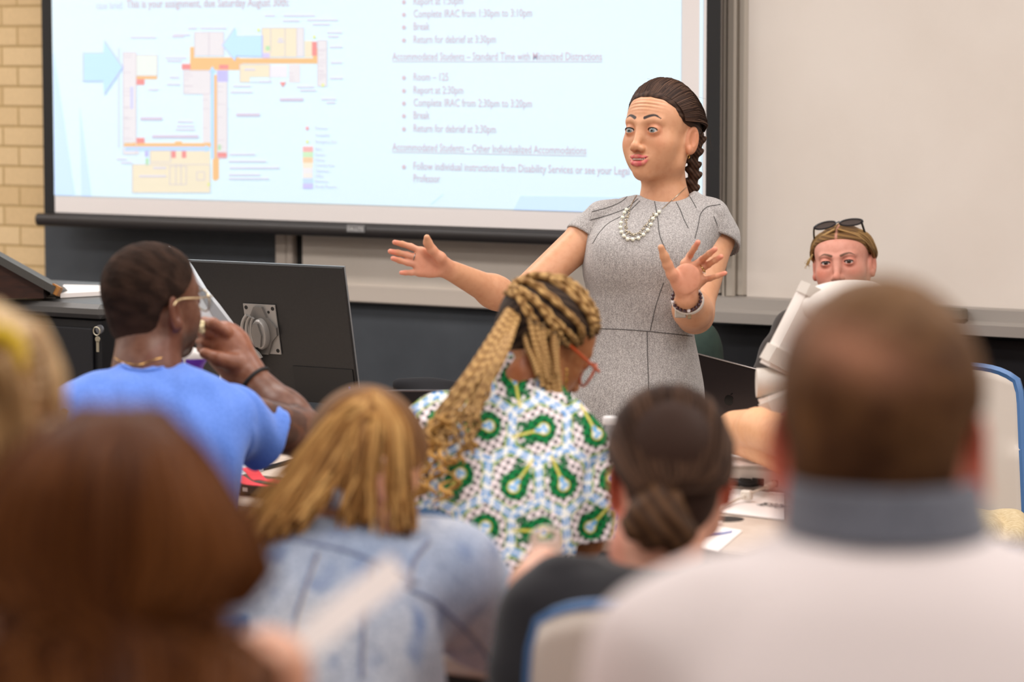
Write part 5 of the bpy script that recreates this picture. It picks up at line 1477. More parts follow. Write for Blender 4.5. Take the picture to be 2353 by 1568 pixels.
for i in range(22):
    t = 2 * math.pi * i / 22
    q_ = wb2 + (math.cos(t) * a * 0.032 + math.sin(t) * b * 0.029)
    m = M_b2 if i % 5 in (2,) else M_b1
    o = MB().ball(q_, 0.0043, 10)
    if brc is None: brc = o.build('bracelet', m, lecturer, smooth=True)
    else: o.build('bead', m, brc, smooth=True)
MB().chain if False else None
# ------------------------------------------------------------------ seated people: common pieces
def seat_legs(s, hip, a, r=0.085, k=0.05):
    """thighs forward along face_dir(a), shins down to the floor, shoes"""
    f = face_dir(a); sd = np.cross(f, ZZ)
    for sg in (-1, 1):
        h = np.array((hip[0], hip[1], 0.54)) + sd * 0.09 * sg
        kn = h + f * 0.40 + sd * 0.03 * sg; kn[2] = 0.52
        an = kn + f * 0.03; an[2] = 0.08
        s.chain([h, kn], [r, r * 0.72], k=k); s.chain([kn, an], [r * 0.68, r * 0.45], k=0.03)
        s.cone((an[0], an[1], 0.045), np.array((an[0], an[1], 0.04)) + f * 0.15, 0.04, 0.032, k=0.03)
def floor_clip(v, z=0.012): v[:, 2] = np.maximum(v[:, 2], z); return v
def flat(c, n): return np.tile(lin(c), (n, 1))
M_cloth = lambda name, c, **k: mat(name, c, 0.9, spec=0.2, sheen=0.2, bump=0.15, bscale=260, bdist=0.001, **k)

# ------------------------------------------------------------------ man in the blue shirt
DB = 5.9
man = person('man in plain bright blue T-shirt with glasses, hand raised to his mouth', P(320, 1200, 5.75))
BO = P(352, 697, DB); BR = frame(43, 4, 0)
SKB = (112, 74, 56)
bh = head_sdf({'mouth': 0.0, 'jaw': 0.053})
nb = loc(P(338, 862, 5.86), BO, BR)
bh.cone((0, 0.022, -0.045), nb, 0.058, 0.062, k=0.03); bh.cone(nb, nb + np.array((0, 0, -0.06)), 0.062, 0.09, k=0.03)
bv_, bq_ = bh.mesh(0.0022)
bc_ = face_colour(bv_, bh, SKB, (120, 70, 62), (30, 20, 16), 0.15)
X = bv_
beard = np.clip((-X[:, 2] - 0.048) / 0.02, 0, 1) * np.clip((0.012 - X[:, 1]) / 0.02, 0, 1) * (X[:, 2] > -0.118) * (np.clip(seg_dist(X, bh.U, bh.Ur) / 0.004, 0, 1))
bc_ = mixc(bc_, lin((42, 28, 23)), 0.8 * beard)
bv_ = tf(bv_, BO, BR)
AB = Sdf()
sh_, el_, wr_b = P(520, 960, 5.80), P(700, 1000, 5.98), P(562, 858, 6.10)
AB.cone(sh_, el_, 0.056, 0.045, k=0.02); AB.cone(el_, el_ + (wr_b - el_) * 0.35, 0.043, 0.045, k=0.02); AB.cone(el_ + (wr_b - el_) * 0.3, wr_b, 0.045, 0.032, k=0.02)
hb0 = P(520, 800, 6.12)
AB.chain([P(548, 842, 6.11), P(524, 800, 6.12), P(508, 778, 6.11)], [0.034, 0.040, 0.030], k=0.02)
AB.cone(wr_b, P(515, 790, 6.12), 0.033, 0.036, k=0.03)
for i, (kx, ky, mx2, my2, tx, ty) in enumerate(((520, 764, 490, 744, 468, 738), (512, 776, 480, 765, 462, 766), (506, 790, 474, 786, 460, 786), (502, 806, 474, 806, 462, 802))):
    dd_ = 6.08 + 0.012 * i
    AB.chain([P(kx, ky, dd_), P(mx2, my2, dd_ - 0.012), P(tx, ty, dd_ + 0.01)], [0.0125, 0.0115, 0.0095], k=0.005)
AB.chain([P(540, 836, 6.07), P(502, 826, 6.05), P(470, 812, 6.06)], [0.02, 0.014, 0.011], k=0.01)
av, aq = AB.mesh(0.003, smooth=2)
ac = flat(SKB, len(av)); nz = rnoise(av, 55, 4) * 0.6 + rnoise(av, 120, 9) * 0.5
tt = np.clip(((av - wr_b) @ (el_ - wr_b)) / ((el_ - wr_b) @ (el_ - wr_b)), -1, 2)
ac = mixc(ac, lin((150, 98, 74)), 0.7 * np.clip(0.35 - tt, 0, 1) / 0.35)
ac = mixc(ac, lin((66, 48, 42)), np.clip((nz - 0.12) / 0.15, 0, 1) * (tt > 0.2) * 0.65)
LA = Sdf(); LA.chain([P(166, 970, 5.74), P(142, 1110, 5.70), P(210, 1210, 5.95)], [0.048, 0.045, 0.034], k=0.02); LA.ell(P(225, 1215, 6.02), (0.045, 0.05, 0.022), k=0.02)
seat_legs(LA, P(320, 1250, 5.72), 20)
lv_, lq_ = LA.mesh(0.008); floor_clip(lv_)
V, Q = join((bv_, bq_), (av, aq), (lv_, lq_))
mesh_np('body', V, Q, mat('skin_deep', vcol=True, rough=0.42, spec=0.45, sss=0.05, c2=(228, 214, 206), scale=70, bump=0.1, bscale=420, bdist=0.0006), man, np.concatenate([bc_, ac, flat(SKB, len(lv_))]))
BH = hair_shell(0.0045, ((-0.12, -0.09, -0.07, -0.03, 0.0, 0.012, 0.024, 0.04, 0.058, 0.072, 0.084, 0.12), (0.12, 0.075, 0.058, 0.044, 0.034, 0.0, -0.022, -0.040, -0.056, -0.062, -0.074, -0.13)))
BH.disp = lambda X: 0.0007 * rnoise(X, 420, 2)
hv_, hq_ = BH.mesh(0.0024)
hcB = flat((40, 27, 20), len(hv_)); k_ = rnoise(hv_, 160, 6)
hcB = mixc(hcB, lin((66, 47, 37)), np.clip(0.4 + 0.6 * k_, 0, 1)); hcB = mixc(hcB, lin((78, 54, 42)), np.clip((-hv_[:, 2] - 0.01) / 0.07, 0, 1) * 0.7)
hO = mesh_np('hair', tf(hv_, BO, BR), hq_, mat('short_hair', vcol=True, rough=0.85, spec=0.15, bump=0.9, bscale=900, bdist=0.002), man, hcB)
# T-shirt
TS = Sdf()
def lv5(x0, x1, y, d, b): return (P((x0 + x1) / 2, y, d), (x1 - x0) / 2 / FPX * d, b)
TS.loft([lv5(272, 412, 838, 5.84, 0.062), lv5(222, 462, 868, 5.82, 0.080), lv5(136, 528, 928, 5.79, 0.105), lv5(112, 556, 1000, 5.76, 0.12), lv5(118, 556, 1080, 5.74, 0.125), lv5(122, 552, 1200, 5.73, 0.13), lv5(118, 556, 1300, 5.73, 0.14), lv5(150, 530, 1380, 5.73, 0.12)], ZZ, RT, F0, n=2.3)
TS.cone(P(440, 905, 5.80), P(520, 965, 5.81), 0.045, 0.060, k=0.05); TS.cone(P(210, 915, 5.79), P(158, 952, 5.76), 0.045, 0.056, k=0.05)
def foldB(X):
    px = (X - P(330, 950, 5.8)) @ RT; z = X[:, 2]
    f = 0.003 * np.exp(-((px - 0.02) / 0.12) ** 2) * np.sin((px * 1.0 + (z - 1.0) * 0.35) * 110) * np.exp(-((z - 0.98) / 0.10) ** 2)
    return 1.5 * f + 0.005 * rnoise(X, 22, 12) + 0.0025 * rnoise(X * (1, 1, 0.5), 70, 13)
TS.disp = foldB
TS.ell(P(352, 822, 5.83), (0.063, 0.075, 0.030), R=np.stack([RT, F0, ZZ], 1), k=0.006, op='s')
axs = el_ - sh_; axs /= np.linalg.norm(axs)
SL = Sdf(); SL.chain([P(480, 935, 5.80), P(530, 972, 5.81), P(632, 1014, 5.9), P(690, 1036, 5.95)], [0.050, 0.062, 0.062, 0.062], k=0.03)
SL.disp = lambda X: 0.0045 * np.sin((X - sh_) @ axs * 95 + 3.0 * ((X - sh_) @ ZZ) * 18) * np.clip(1 - ((X - sh_) @ axs) / 0.16, 0, 1) + 0.002 * rnoise(X, 40, 15)
ppB = P(628, 1014, 5.87); nnB = P(700, 1052, 5.93) - P(560, 978, 5.83); nnB /= np.linalg.norm(nnB)
SL.cut(lambda X: -((X - ppB) @ nnB), 0.002)
inB = Sdf(); inB.chain([sh_, el_], [0.058, 0.050])
SL.cut(lambda X: np.maximum(inB.ev(X) + 0.003, -((X - ppB) @ nnB + 0.012)), 0.0015)
SL2 = Sdf(); SL2.chain([P(200, 930, 5.79), P(158, 968, 5.76), P(138, 1090, 5.71)], [0.045, 0.058, 0.060], k=0.02); SL2.cut(lambda X: (X[:, 2] - P(120, 1080, 5.7)[2]), 0.002)
V, Q = join(TS.mesh(0.0045, smooth=2), SL.mesh(0.004, smooth=2), SL2.mesh(0.006))
M_blue = M_cloth('blue_jersey', (104, 142, 226), c2=(92, 130, 214), scale=240, contrast=(0.4, 0.6))
shirtB = mesh_np('t_shirt', V, Q, M_blue, man)
bvB = BVHTree.FromPolygons([tuple(v) for v in V.tolist()], [tuple(f) for f in Q.tolist()])
p = drape([(274, 828), (292, 846), (330, 852), (372, 846), (408, 836)], 0.001, bvB)
if len(p) > 3: MB().tube(p, 0.0035, 8).build('collar', M_blue, shirtB, smooth=True)
hem = [ppB - nnB * 0.012 + 0.0645 * (math.cos(t) * np.cross(nnB, ZZ) / np.linalg.norm(np.cross(nnB, ZZ)) + math.sin(t) * np.cross(nnB, np.cross(nnB, ZZ))) for t in np.linspace(0, 2 * math.pi, 3)]
vbB = BVHTree.FromPolygons([tuple(v) for v in bv_.tolist()], [tuple(f) for f in bq_.tolist()])
p = drape([(262, 822), (285, 834), (320, 838), (345, 830), (372, 822)], 0.002, vbB)
M_gold = MATS['gold']
if len(p) > 3: MB().tube(p, 0.0007, 6).build('neck_chain', M_gold, man, smooth=True)
# tattoo band, bracelet, glasses
fx = el_ - wr_b; fx /= np.linalg.norm(fx); ax_ = np.cross(fx, F0); ax_ /= np.linalg.norm(ax_); bx_ = np.cross(fx, ax_)
wc_ = wr_b + fx * 0.035
MB().tube([wc_ + 0.038 * (math.cos(t) * ax_ + math.sin(t) * bx_) + fx * 0.012 * math.sin(t) for t in np.linspace(0, 2 * math.pi, 30)], 0.0042, 8, cap=False).build('bracelet', mat('black_cord', (24, 21, 21), 0.7), man, smooth=True)
M_gfr = mat('gold_frame', (206, 186, 146), 0.3, metal=0.9)
def bl_(p): return BO + BR @ np.asarray(p, float)
gl_ = MB()
for x in (-1, 1):
    gl_.tube(spline([bl_((x * 0.0585, -0.100, 0.004)), bl_((x * 0.076, -0.05, 0.008)), bl_((x * 0.080, 0.0, 0.012)), bl_((x * 0.081, 0.022, 0.0))], 12), 0.0016, 6)
    c = np.array((x * 0.033, -0.103, -0.006))
    gl_.tube([bl_(c + np.array((0.025 * math.cos(t), 0.010 * abs(math.cos(t)) * (1 if math.cos(t) * x > 0 else 0), 0.021 * math.sin(t)))) for t in np.linspace(0, 2 * math.pi, 28)], 0.0014, 6, cap=False)
gl_.tube(spline([bl_((-0.009, -0.104, 0.002)), bl_((0, -0.107, 0.005)), bl_((0.009, -0.104, 0.002))], 6), 0.0013, 6)
glasses = gl_.build('glasses', M_gfr, man, smooth=True)
M_lens = mat('lens', (240, 244, 244), 0.02, trans=1.0, ior=1.05)
for x in (-1, 1):
    c = np.array((x * 0.033, -0.102, -0.006)); mb = MB(); mb.lathe([(0.0, 0.0), (0.024, 0.0), (0.024, 0.0012), (0.0, 0.0012)], (0, 0, 0), 24)
    v = mb.V[0]; mb.V[0] = bl_(c) + (v[:, :1] * (BR[:, 0]) + v[:, 1:2] * 0.84 * BR[:, 2] + v[:, 2:3] * BR[:, 1])
    mb.build('lens', M_lens, glasses, smooth=True)
pk_ = Sdf(); g_ = np.random.default_rng(5); c = P(461, 746, 6.07)
for i in range(9): pk_.ell(c + g_.normal(size=3) * (0.004, 0.004, 0.008), g_.uniform(0.004, 0.007), k=0.003)
v, q = pk_.mesh(0.0014)
tag(mesh_np('snack', v, q, mat('popcorn', (236, 222, 176), 0.6)), 'pale popcorn piece held in the fingers at his mouth', 'snack')

# ------------------------------------------------------------------ woman with long braids and printed shirt
DW = 5.72
wom = person('woman with long blond braids in green, blue and white patterned shirt, head bowed', P(1180, 1300, 5.6))
WO = P(1247, 790, DW); WR = frame(60, -30, 6)
SKW = (166, 112, 72)
wh = head_sdf({'mouth': 0.0, 'jaw': 0.052})
nbw = loc(P(1205, 890, 5.66), WO, WR)
wh.cone((0, 0.03, -0.045), nbw, 0.054, 0.06, k=0.03); wh.cone(nbw, nbw + WR.T @ np.array((0, 0, -0.06)), 0.06, 0.085, k=0.03)
wv, wq = wh.mesh(0.0022)
wcl = face_colour(wv, wh, SKW, (150, 84, 76), (52, 36, 28), 0.2)
wv = tf(wv, WO, WR)
AW = Sdf()
shR, elR, wrR = P(1300, 1020, 5.62), P(1326, 1236, 5.60), P(1290, 1330, 5.86)
AW.chain([shR, elR], [0.058, 0.046], k=0.02); AW.chain([elR, wrR], [0.045, 0.031], k=0.02)
AW.ell(wrR + (wrR - elR) * 0.3, (0.045, 0.05, 0.022), k=0.02)
shL, elL = P(1000, 995, 5.66), P(978, 1170, 5.72)
AW.chain([shL, elL, P(1040, 1230, 5.95)], [0.056, 0.045, 0.032], k=0.02)
for i in range(4):
    w0 = wrR + (wrR - elR) * 0.5; AW.chain([w0 + F0 * 0.01 * i, w0 + F0 * (0.05 + 0.01 * i) - ZZ * 0.02, w0 + F0 * (0.07) - ZZ * 0.04 + RT * 0.012 * i], [0.0095, 0.009, 0.008], k=0.005)
seat_legs(AW, P(1120, 1300, 5.42), 10)
av, aq = AW.mesh(0.006); floor_clip(av)
V, Q = join((wv, wq), (av, aq))
mesh_np('body', V, Q, mat('skin_tan', vcol=True, rough=0.45, spec=0.4, sss=0.08, c2=(232, 218, 208), scale=70, bump=0.1, bscale=420, bdist=0.0006), wom, np.concatenate([wcl, flat(SKW, len(av))]))
# hair: dark roots under braids
def wl(p): return WO + WR @ np.asarray(p, float)
WH = hair_shell(0.005, ((-0.12, -0.10, -0.085, -0.06, -0.03, 0.0, 0.014, 0.024, 0.04, 0.058, 0.072, 0.082, 0.12), (0.12, 0.085, 0.04, 0.028, 0.026, 0.024, 0.014, -0.020, -0.036, -0.050, -0.064, -0.082, -0.13)))
hv_, hq_ = WH.mesh(0.0026)
hairW = mesh_np('hair', tf(hv_, WO, WR), hq_, M_hair, wom, mixc(flat((34, 26, 22), len(hv_)), lin((70, 54, 42)), 0.5 + 0.5 * np.sin(hv_[:, 0] * 420 + hv_[:, 2] * 260)))
TIE = P(1196, 686, DW - 0.01)
g_ = np.random.default_rng(21)
def braid_col(n, dark0, g):
    t = np.linspace(0, 1, n); k = 0.5 + 0.5 * np.sin(np.arange(n) * 2.1 + g.uniform(0, 6))
    b = lin((212, 172, 112)); d = lin((112, 76, 40)); rt = lin((40, 30, 24))
    c = d + (b - d) * (k * g.uniform(0.5, 1.0))[:, None]
    return mixc(c, rt, np.clip((dark0 - t) / max(dark0, 1e-3), 0, 1) * (0.35 + 0.65 * (g.uniform(size=n) > 0.4)))
def braid(mb, pts, r, dark0, n=60):
    p = spline(pts, n)
    s = np.arange(n)
    d = np.gradient(p, axis=0); d /= np.linalg.norm(d, axis=1)[:, None] + 1e-9
    e = np.cross(d, F0); e /= np.linalg.norm(e, axis=1)[:, None] + 1e-9
    p = p + e * (np.sin(s * 2.1) * r * 0.28)[:, None]
    mb.tube(p, r * (1 + 0.16 * np.sin(s * 4.2)), 7, col=braid_col(n, dark0, g_))
# cornrow braids from the hairline to the tie
HL = [(-0.04, -0.072, 0.076), (-0.02, -0.080, 0.078), (0.0, -0.082, 0.080), (0.02, -0.079, 0.078), (0.036, -0.072, 0.074), (0.05, -0.058, 0.064), (0.060, -0.044, 0.050), (0.068, -0.032, 0.036), (0.074, -0.020, 0.024), (0.078, -0.004, 0.018), (0.079, 0.012, 0.012)]
top = MB()
tl_ = loc(TIE, WO, WR)
HL = [(-x, y, z) for x, y, z in HL] + [(x, y, z) for x, y, z in HL[5:8]]
for i, h in enumerate(HL):
    for j in range(2):
        a = np.array(h) + g_.normal(size=3) * 0.002 + (0, 0.004 * j, 0.006 * j - 0.003)
        pts = [push(a, t=0.008)]
        for u in (0.2, 0.4, 0.6, 0.8):
            q = np.array(h) * (1 - u) + tl_ * u; q = push(q + g_.normal(size=3) * 0.003, t=0.0105); pts.append(q)
        pts.append(tl_ + g_.normal(size=3) * 0.006)
        braid(top, [wl(q) for q in pts], 0.0052, 0.32, 40)
top.build('tied_braids', M_hair, hairW, smooth=True, vcol=True)
ring_on(TIE, P(1160, 740, DW - 0.03) - P(1230, 640, DW + 0.03), 0.025, 0.005, 'hair_tie', mat('tie_black', (22, 20, 22), 0.7), hairW)
# the ponytail bundle down the back
tail = MB()
E0, E1, E2 = P(1120, 830, 5.53), P(1045, 955, 5.445), P(990, 1100, 5.365)
for i in range(34):
    u, w = g_.uniform(-1, 1), g_.uniform(-1, 1)
    o0 = RT * u * 0.016 + F0 * w * 0.012
    o1 = RT * u * 0.034 - F0 * abs(w) * 0.02 + ZZ * u * 0.016
    o2 = RT * u * 0.050 - F0 * abs(w) * 0.022 + ZZ * u * 0.022
    L_ = g_.uniform(0.15, 1.0)
    e2 = E2 * L_ + E1 * (1 - L_)
    n = 70; p = spline([TIE + o0 * 0.7, TIE + (E0 - TIE) * 0.4 + o0 - F0 * 0.02, E0 + o1, E1 + o2, e2 + o2 * 1.15], n)
    s = np.arange(n)
    e = np.cross(np.gradient(p, axis=0), F0); e /= np.linalg.norm(e, axis=1)[:, None] + 1e-9
    amp = np.clip((s / n - 0.58) / 0.25, 0, 1) * g_.uniform(0.004, 0.011)
    p = p + e * (np.sin(s * 0.62 + g_.uniform(0, 6)) * amp)[:, None] + (F0[None] * (np.cos(s * 0.62) * amp * 0.6)[:, None])
    rr = 0.0056 * (1 + 0.14 * np.sin(s * 3.9)) * np.where(s / n > 0.6, g_.uniform(0.55, 0.85), 1.0) * np.linspace(1, 0.8, n)
    cc = braid_col(n, 0.001, g_) * np.where(s[:, None] / n > 0.55, 0.84, 1.0)
    tail.tube(p, rr, 6, col=cc)
for i in range(26):     # loose curls
    c0 = E1 + (E2 - E1) * g_.uniform(-0.2, 1.1) + RT * g_.uniform(-0.055, 0.05) - F0 * g_.uniform(0.0, 0.03); t = np.linspace(0, 1, 26)
    w = g_.uniform(0.008, 0.014); dn_ = (E2 - E1) / np.linalg.norm(E2 - E1)
    p = c0 + dn_ * (t * g_.uniform(0.04, 0.09))[:, None] + RT * (w * np.sin(t * 9 + i))[:, None] - F0 * (w * np.cos(t * 9 + i))[:, None]
    b = lin((190, 144, 80)) * g_.uniform(0.6, 1.0)
    tail.tube(p, 0.0040 * np.sin(np.clip(t * 3.1 + 0.1, 0, 3.1)) + 0.0008, 5, col=b)
tail.build('ponytail', M_hair, hairW, smooth=True, vcol=True)
lo_ = MB()
for i, (x0, y0, x1, y1) in enumerate(((1215, 730, 1262, 905), (1222, 742, 1248, 890), (1230, 738, 1272, 915), (1268, 770, 1284, 918), (1280, 778, 1288, 930), (1240, 750, 1262, 880), (1206, 770, 1236, 862), (1274, 765, 1277, 860), (1226, 760, 1258, 872), (1246, 745, 1276, 905))):
    dq_ = DW - 0.05 - 0.004 * (i % 3) + (0.012 if x0 > 1260 else 0)
    braid(lo_, [P(x0, y0, 5.625), P((x0 * 2 + x1) / 3 - 3, (y0 * 2 + y1) / 3, 5.605), P((x0 + 2 * x1) / 3, (y0 + 2 * y1) / 3, 5.59), P(x1, y1, 5.575)], 0.0048, 0.12, 44)
lo_.build('loose_braids', M_hair, hairW, smooth=True, vcol=True)
# glasses and earring
M_or = mat('orange_frame', (196, 84, 40), 0.35, spec=0.5)
gl_ = MB()
for x in (-1, 1):
    gl_.tube(spline([wl((x * 0.066, -0.098, 0.004)), wl((x * 0.078, -0.05, 0.010)), wl((x * 0.081, 0.0, 0.016)), wl((x * 0.083, 0.02, 0.006))], 14), [0.003] * 14, 6)
    c = np.array((x * 0.034, -0.102, -0.008))
    gl_.tube([wl(c + np.array((0.029 * math.cos(t), 0.012 * max(0, math.cos(t) * x), 0.024 * math.sin(t)))) for t in np.linspace(0, 2 * math.pi, 30)], 0.0026, 6, cap=False)
gl_.tube([wl((-0.007, -0.104, 0.002)), wl((0.007, -0.104, 0.002))], 0.0025, 6)
gw = gl_.build('glasses', M_or, wom, smooth=True)
for x in (-1, 1):
    mb = MB(); mb.lathe([(0.0, 0.0), (0.028, 0.0), (0.028, 0.0012), (0.0, 0.0012)], (0, 0, 0), 24); v = mb.V[0]
    mb.V[0] = wl((x * 0.034, -0.100, -0.008)) + (v[:, :1] * (WR[:, 0]) + v[:, 1:2] * 0.84 * WR[:, 2] + v[:, 2:3] * WR[:, 1]); mb.build('lens', M_lens, gw, smooth=True)
er_ = MB(); e0 = P(1302, 846, DW - 0.085)
er_.tube(spline([e0, e0 - ZZ * 0.02, e0 - ZZ * 0.05 - RT * 0.002], 14), 0.0018 + 0.0012 * np.sin(np.arange(14) * 1.9), 6); er_.build('earring', M_gold, wom, smooth=True)
# printed shirt
PS = Sdf()
def l6(x0, x1, y, d, b): return (P((x0 + x1) / 2, y, d), (x1 - x0) / 2 / FPX * d, b)
PS.loft([l6(1130, 1262, 872, 5.66, 0.06), l6(1050, 1290, 900, 5.64, 0.085), l6(962, 1330, 955, 5.60, 0.11), l6(938, 1348, 1015, 5.57, 0.125), l6(940, 1340, 1100, 5.52, 0.135), l6(950, 1330, 1200, 5.48, 0.135), l6(956, 1318, 1300, 5.45, 0.14), l6(956, 1318, 1420, 5.44, 0.15)], ZZ, RT, F0, n=2.3)
PS.cone(P(1270, 985, 5.60), P(1304, 1040, 5.60), 0.06, 0.073, k=0.05); PS.cone(P(1010, 975, 5.64), P(975, 1020, 5.66), 0.055, 0.07, k=0.05)
PS.cone(P(1175, 868, 5.66), P(1225, 880, 5.66), 0.052, 0.05, k=0.03)
PS.disp = lambda X: 0.004 * rnoise(X, 18, 31) + 0.002 * rnoise(X, 50, 32) + 0.005 * np.exp(-(((X - P(1235, 1180, 5.4)) @ RT) / 0.012) ** 2) * np.exp(-((X[:, 2] - P(1235, 1180, 5.4)[2]) / 0.08) ** 2)
PS.ell(P(1215, 846, 5.67), (0.058, 0.07, 0.026), R=np.stack([RT, F0, ZZ], 1), k=0.005, op='s')
def sleeveW(pts, rs, z0, tilt=0.0):
    s = Sdf(); s.chain(pts, rs, k=0.03); s.disp = lambda X: 0.004 * rnoise(X, 26, 33)
    s.cut(lambda X: X[:, 2] - z0 - tilt * ((X - pts[-1]) @ RT), 0.003)
    inn = Sdf(); inn.chain(pts, [r - 0.006 for r in rs])
    s.cut(lambda X: np.maximum(inn.ev(X), (X[:, 2] - z0 - tilt * ((X - pts[-1]) @ RT)) - 0.02), 0.002)
    return s.mesh(0.0026, smooth=1)
sw1 = sleeveW([P(1278, 985, 5.60), P(1300, 1050, 5.60), P(1318, 1150, 5.58), P(1326, 1300, 5.56)], [0.06, 0.073, 0.078, 0.080], P(1340, 1240, 5.57)[2], 0.12)
sw2 = sleeveW([P(1015, 978, 5.64), P(990, 1030, 5.66), P(976, 1110, 5.68), P(970, 1260, 5.7)], [0.055, 0.068, 0.07, 0.07], P(950, 1200, 5.68)[2])
V, Q = join(PS.mesh(0.0024, smooth=1), sw1, sw2)
def paisley(V):
    o = P(1180, 1100, 5.5)
    U = np.stack([(V - o) @ RT, (V - o) @ UP], 1)
    g = np.random.default_rng(14)
    cells, ang = [], []
    st = 0.094
    for i in range(-8, 9):
        for j in range(-8, 9):
            cells.append(((i + 0.5 * (j % 2)) * st * 1.0 + g.uniform(-0.008, 0.008), j * st * 0.95 + g.uniform(-0.008, 0.008))); ang.append(g.choice([0.2, -0.5, 2.6, 0.7, 3.6, 1.6]) + g.uniform(-0.3, 0.3))
    cells = np.array(cells); ang = np.array(ang)
    D = np.linalg.norm(U[:, None] - cells[None], axis=2)
    i1 = D.argmin(1); d1 = D[np.arange(len(U)), i1]; D[np.arange(len(U)), i1] = 9; d2 = D.min(1)
    bd = d2 - d1
    q = U - cells[i1]; a = ang[i1]
    x = q[:, 0] * np.cos(a) + q[:, 1] * np.sin(a); y = -q[:, 0] * np.sin(a) + q[:, 1] * np.cos(a)
    th = np.arctan2(y, x)
    c = flat((236, 222, 224), len(U))
    gs = 0.0118                                                        # black dots between white discs
    r2 = np.array([[0.88, 0.47], [-0.47, 0.88]]); w = U @ r2 / gs
    dd = np.linalg.norm(w - np.round(w), axis=1)
    c = mixc(c, lin((24, 18, 20)), np.clip((0.36 - dd) / 0.07, 0, 1))
    # leaves round the tail
    for k in range(5):
        for sgn in (-1, 1):
            lx, ly = sgn * (0.012 + 0.002 * k), 0.008 + 0.0085 * k
            e = ((x - lx) * 0.8 - (y - ly) * 0.6 * sgn) / 0.0075; f = ((x - lx) * 0.6 * sgn + (y - ly) * 0.8) / 0.0042
            c = mixc(c, lin((24, 92, 52)), np.clip((1.1 - np.sqrt(e * e + f * f)) / 0.3, 0, 1))
    ring = np.clip((0.0155 - bd) / 0.003, 0, 1)
    c = mixc(c, lin((232, 232, 228)), ring)
    c = mixc(c, lin((14, 132, 206)), np.clip((0.0125 - bd) / 0.002, 0, 1) * np.clip((bd - 0.0022) / 0.002, 0, 1) * (np.sin(th * 14) > -0.45))
    c = mixc(c, lin((152, 164, 44)), np.clip(1.4 - np.abs(bd - 0.0155) / 0.0024, 0, 1) * (np.sin(th * 3 + a) > -0.2))
    c = mixc(c, lin((44, 130, 66)), np.clip(1.4 - np.abs(bd - 0.0205) / 0.0026, 0, 1) * (np.sin(th * 11) > 0.0))
    # teardrop
    wy = np.clip((y + 0.02) / 0.058, 0, 1)
    rad = 0.0265 * np.where(y < -0.004, 1.0, np.clip(1 - (y + 0.004) / 0.045, 0, 1) ** 0.8)
    td = np.where(y < -0.004, np.hypot(x, y + 0.004) - 0.0265, np.abs(x) - rad)
    c = mixc(c, lin((8, 116, 58)), np.clip(0.5 - td / 0.0022, 0, 1))
    c = mixc(c, lin((16, 44, 30)), np.clip(0.5 - td / 0.002, 0, 1) * np.clip((0.34 - dd) / 0.08, 0, 1))
    t2 = np.where(y < -0.002, np.hypot(x, y + 0.008) - 0.0088, np.abs(x) - 0.0088 * np.clip(1 - (y + 0.008) / 0.018, 0, 1))
    c = mixc(c, lin((206, 190, 70)), np.clip(0.5 - (t2 - 0.0022) / 0.0014, 0, 1))
    c = mixc(c, lin((240, 238, 232)), np.clip(0.5 - t2 / 0.0012, 0, 1))
    for (bx, by) in ((-0.0036, -0.011), (0.0042, -0.009), (0.0, -0.002), (0.0006, 0.004)):
        c = mixc(c, lin((34, 150, 216)), np.clip((0.0042 - np.hypot(x - bx, y - by)) / 0.0012, 0, 1))
    return c
shW = mesh_np('patterned_shirt', V, Q, mat('printed_cotton', vcol=True, rough=0.85, spec=0.2), wom, paisley(V))
bvW = BVHTree.FromPolygons([tuple(v) for v in V.tolist()], [tuple(f) for f in Q.tolist()])
# ------------------------------------------------------------------ woman in the denim jacket
DD = 4.5
den = person('woman in light denim jacket with long honey blond hair, head bowed', P(860, 1568, 4.4))
NO = P(836, 1086, DD); NR = frame(28, -28, 4)
SKD = (214, 160, 130)
nh = head_sdf({'mouth': 0.0})
nbn = loc(P(800, 1180, 4.44), NO, NR)
nh.cone((0, 0.03, -0.045), nbn, 0.050, 0.056, k=0.03); nh.cone(nbn, nbn + NR.T @ np.array((0, 0, -0.06)), 0.056, 0.08, k=0.03)
v1_, q1_ = nh.mesh(0.0028)
c1_ = face_colour(v1_, nh, SKD, (190, 110, 104), (110, 80, 52), 0.5); v1_ = tf(v1_, NO, NR)
HA = Sdf()
w_ = P(886, 1200, 4.33)
HA.chain([P(930, 1330, 4.46), P(894, 1230, 4.38), P(887, 1180, 4.365), P(884, 1110, 4.365)], [0.02, 0.016, 0.0135, 0.013], k=0.01)
for i, x in enumerate((878, 882, 886, 890)): HA.chain([P(x, 1120, 4.36 + 0.01 * i), P(x, 1085, 4.37 + 0.012 * i), P(x - 2, 1060, 4.385 + 0.012 * i)], [0.0085, 0.008, 0.0072], k=0.005)
HA.chain([P(882, 1140, 4.355), P(874, 1110, 4.36), P(870, 1090, 4.37)], [0.010, 0.009, 0.008], k=0.006)
sR, eR = P(960, 1310, 4.40), P(1120, 1440, 4.52)
HA.chain([sR, eR, P(1020, 1415, 4.78)], [0.055, 0.045, 0.034], k=0.02)
HA.chain([P(640, 1300, 4.42), P(590, 1480, 4.46), P(700, 1425, 4.75)], [0.055, 0.045, 0.032], k=0.02)
seat_legs(HA, P(770, 1568, 4.32), 5)
v2_, q2_ = HA.mesh(0.006, smooth=2); floor_clip(v2_)
V, Q = join((v1_, q1_), (v2_, q2_))
mesh_np('body', V, Q, M_skin, den, np.concatenate([c1_, flat((216, 158, 134), len(v2_))]))
def nl_(p): return NO + NR @ np.asarray(p, float)
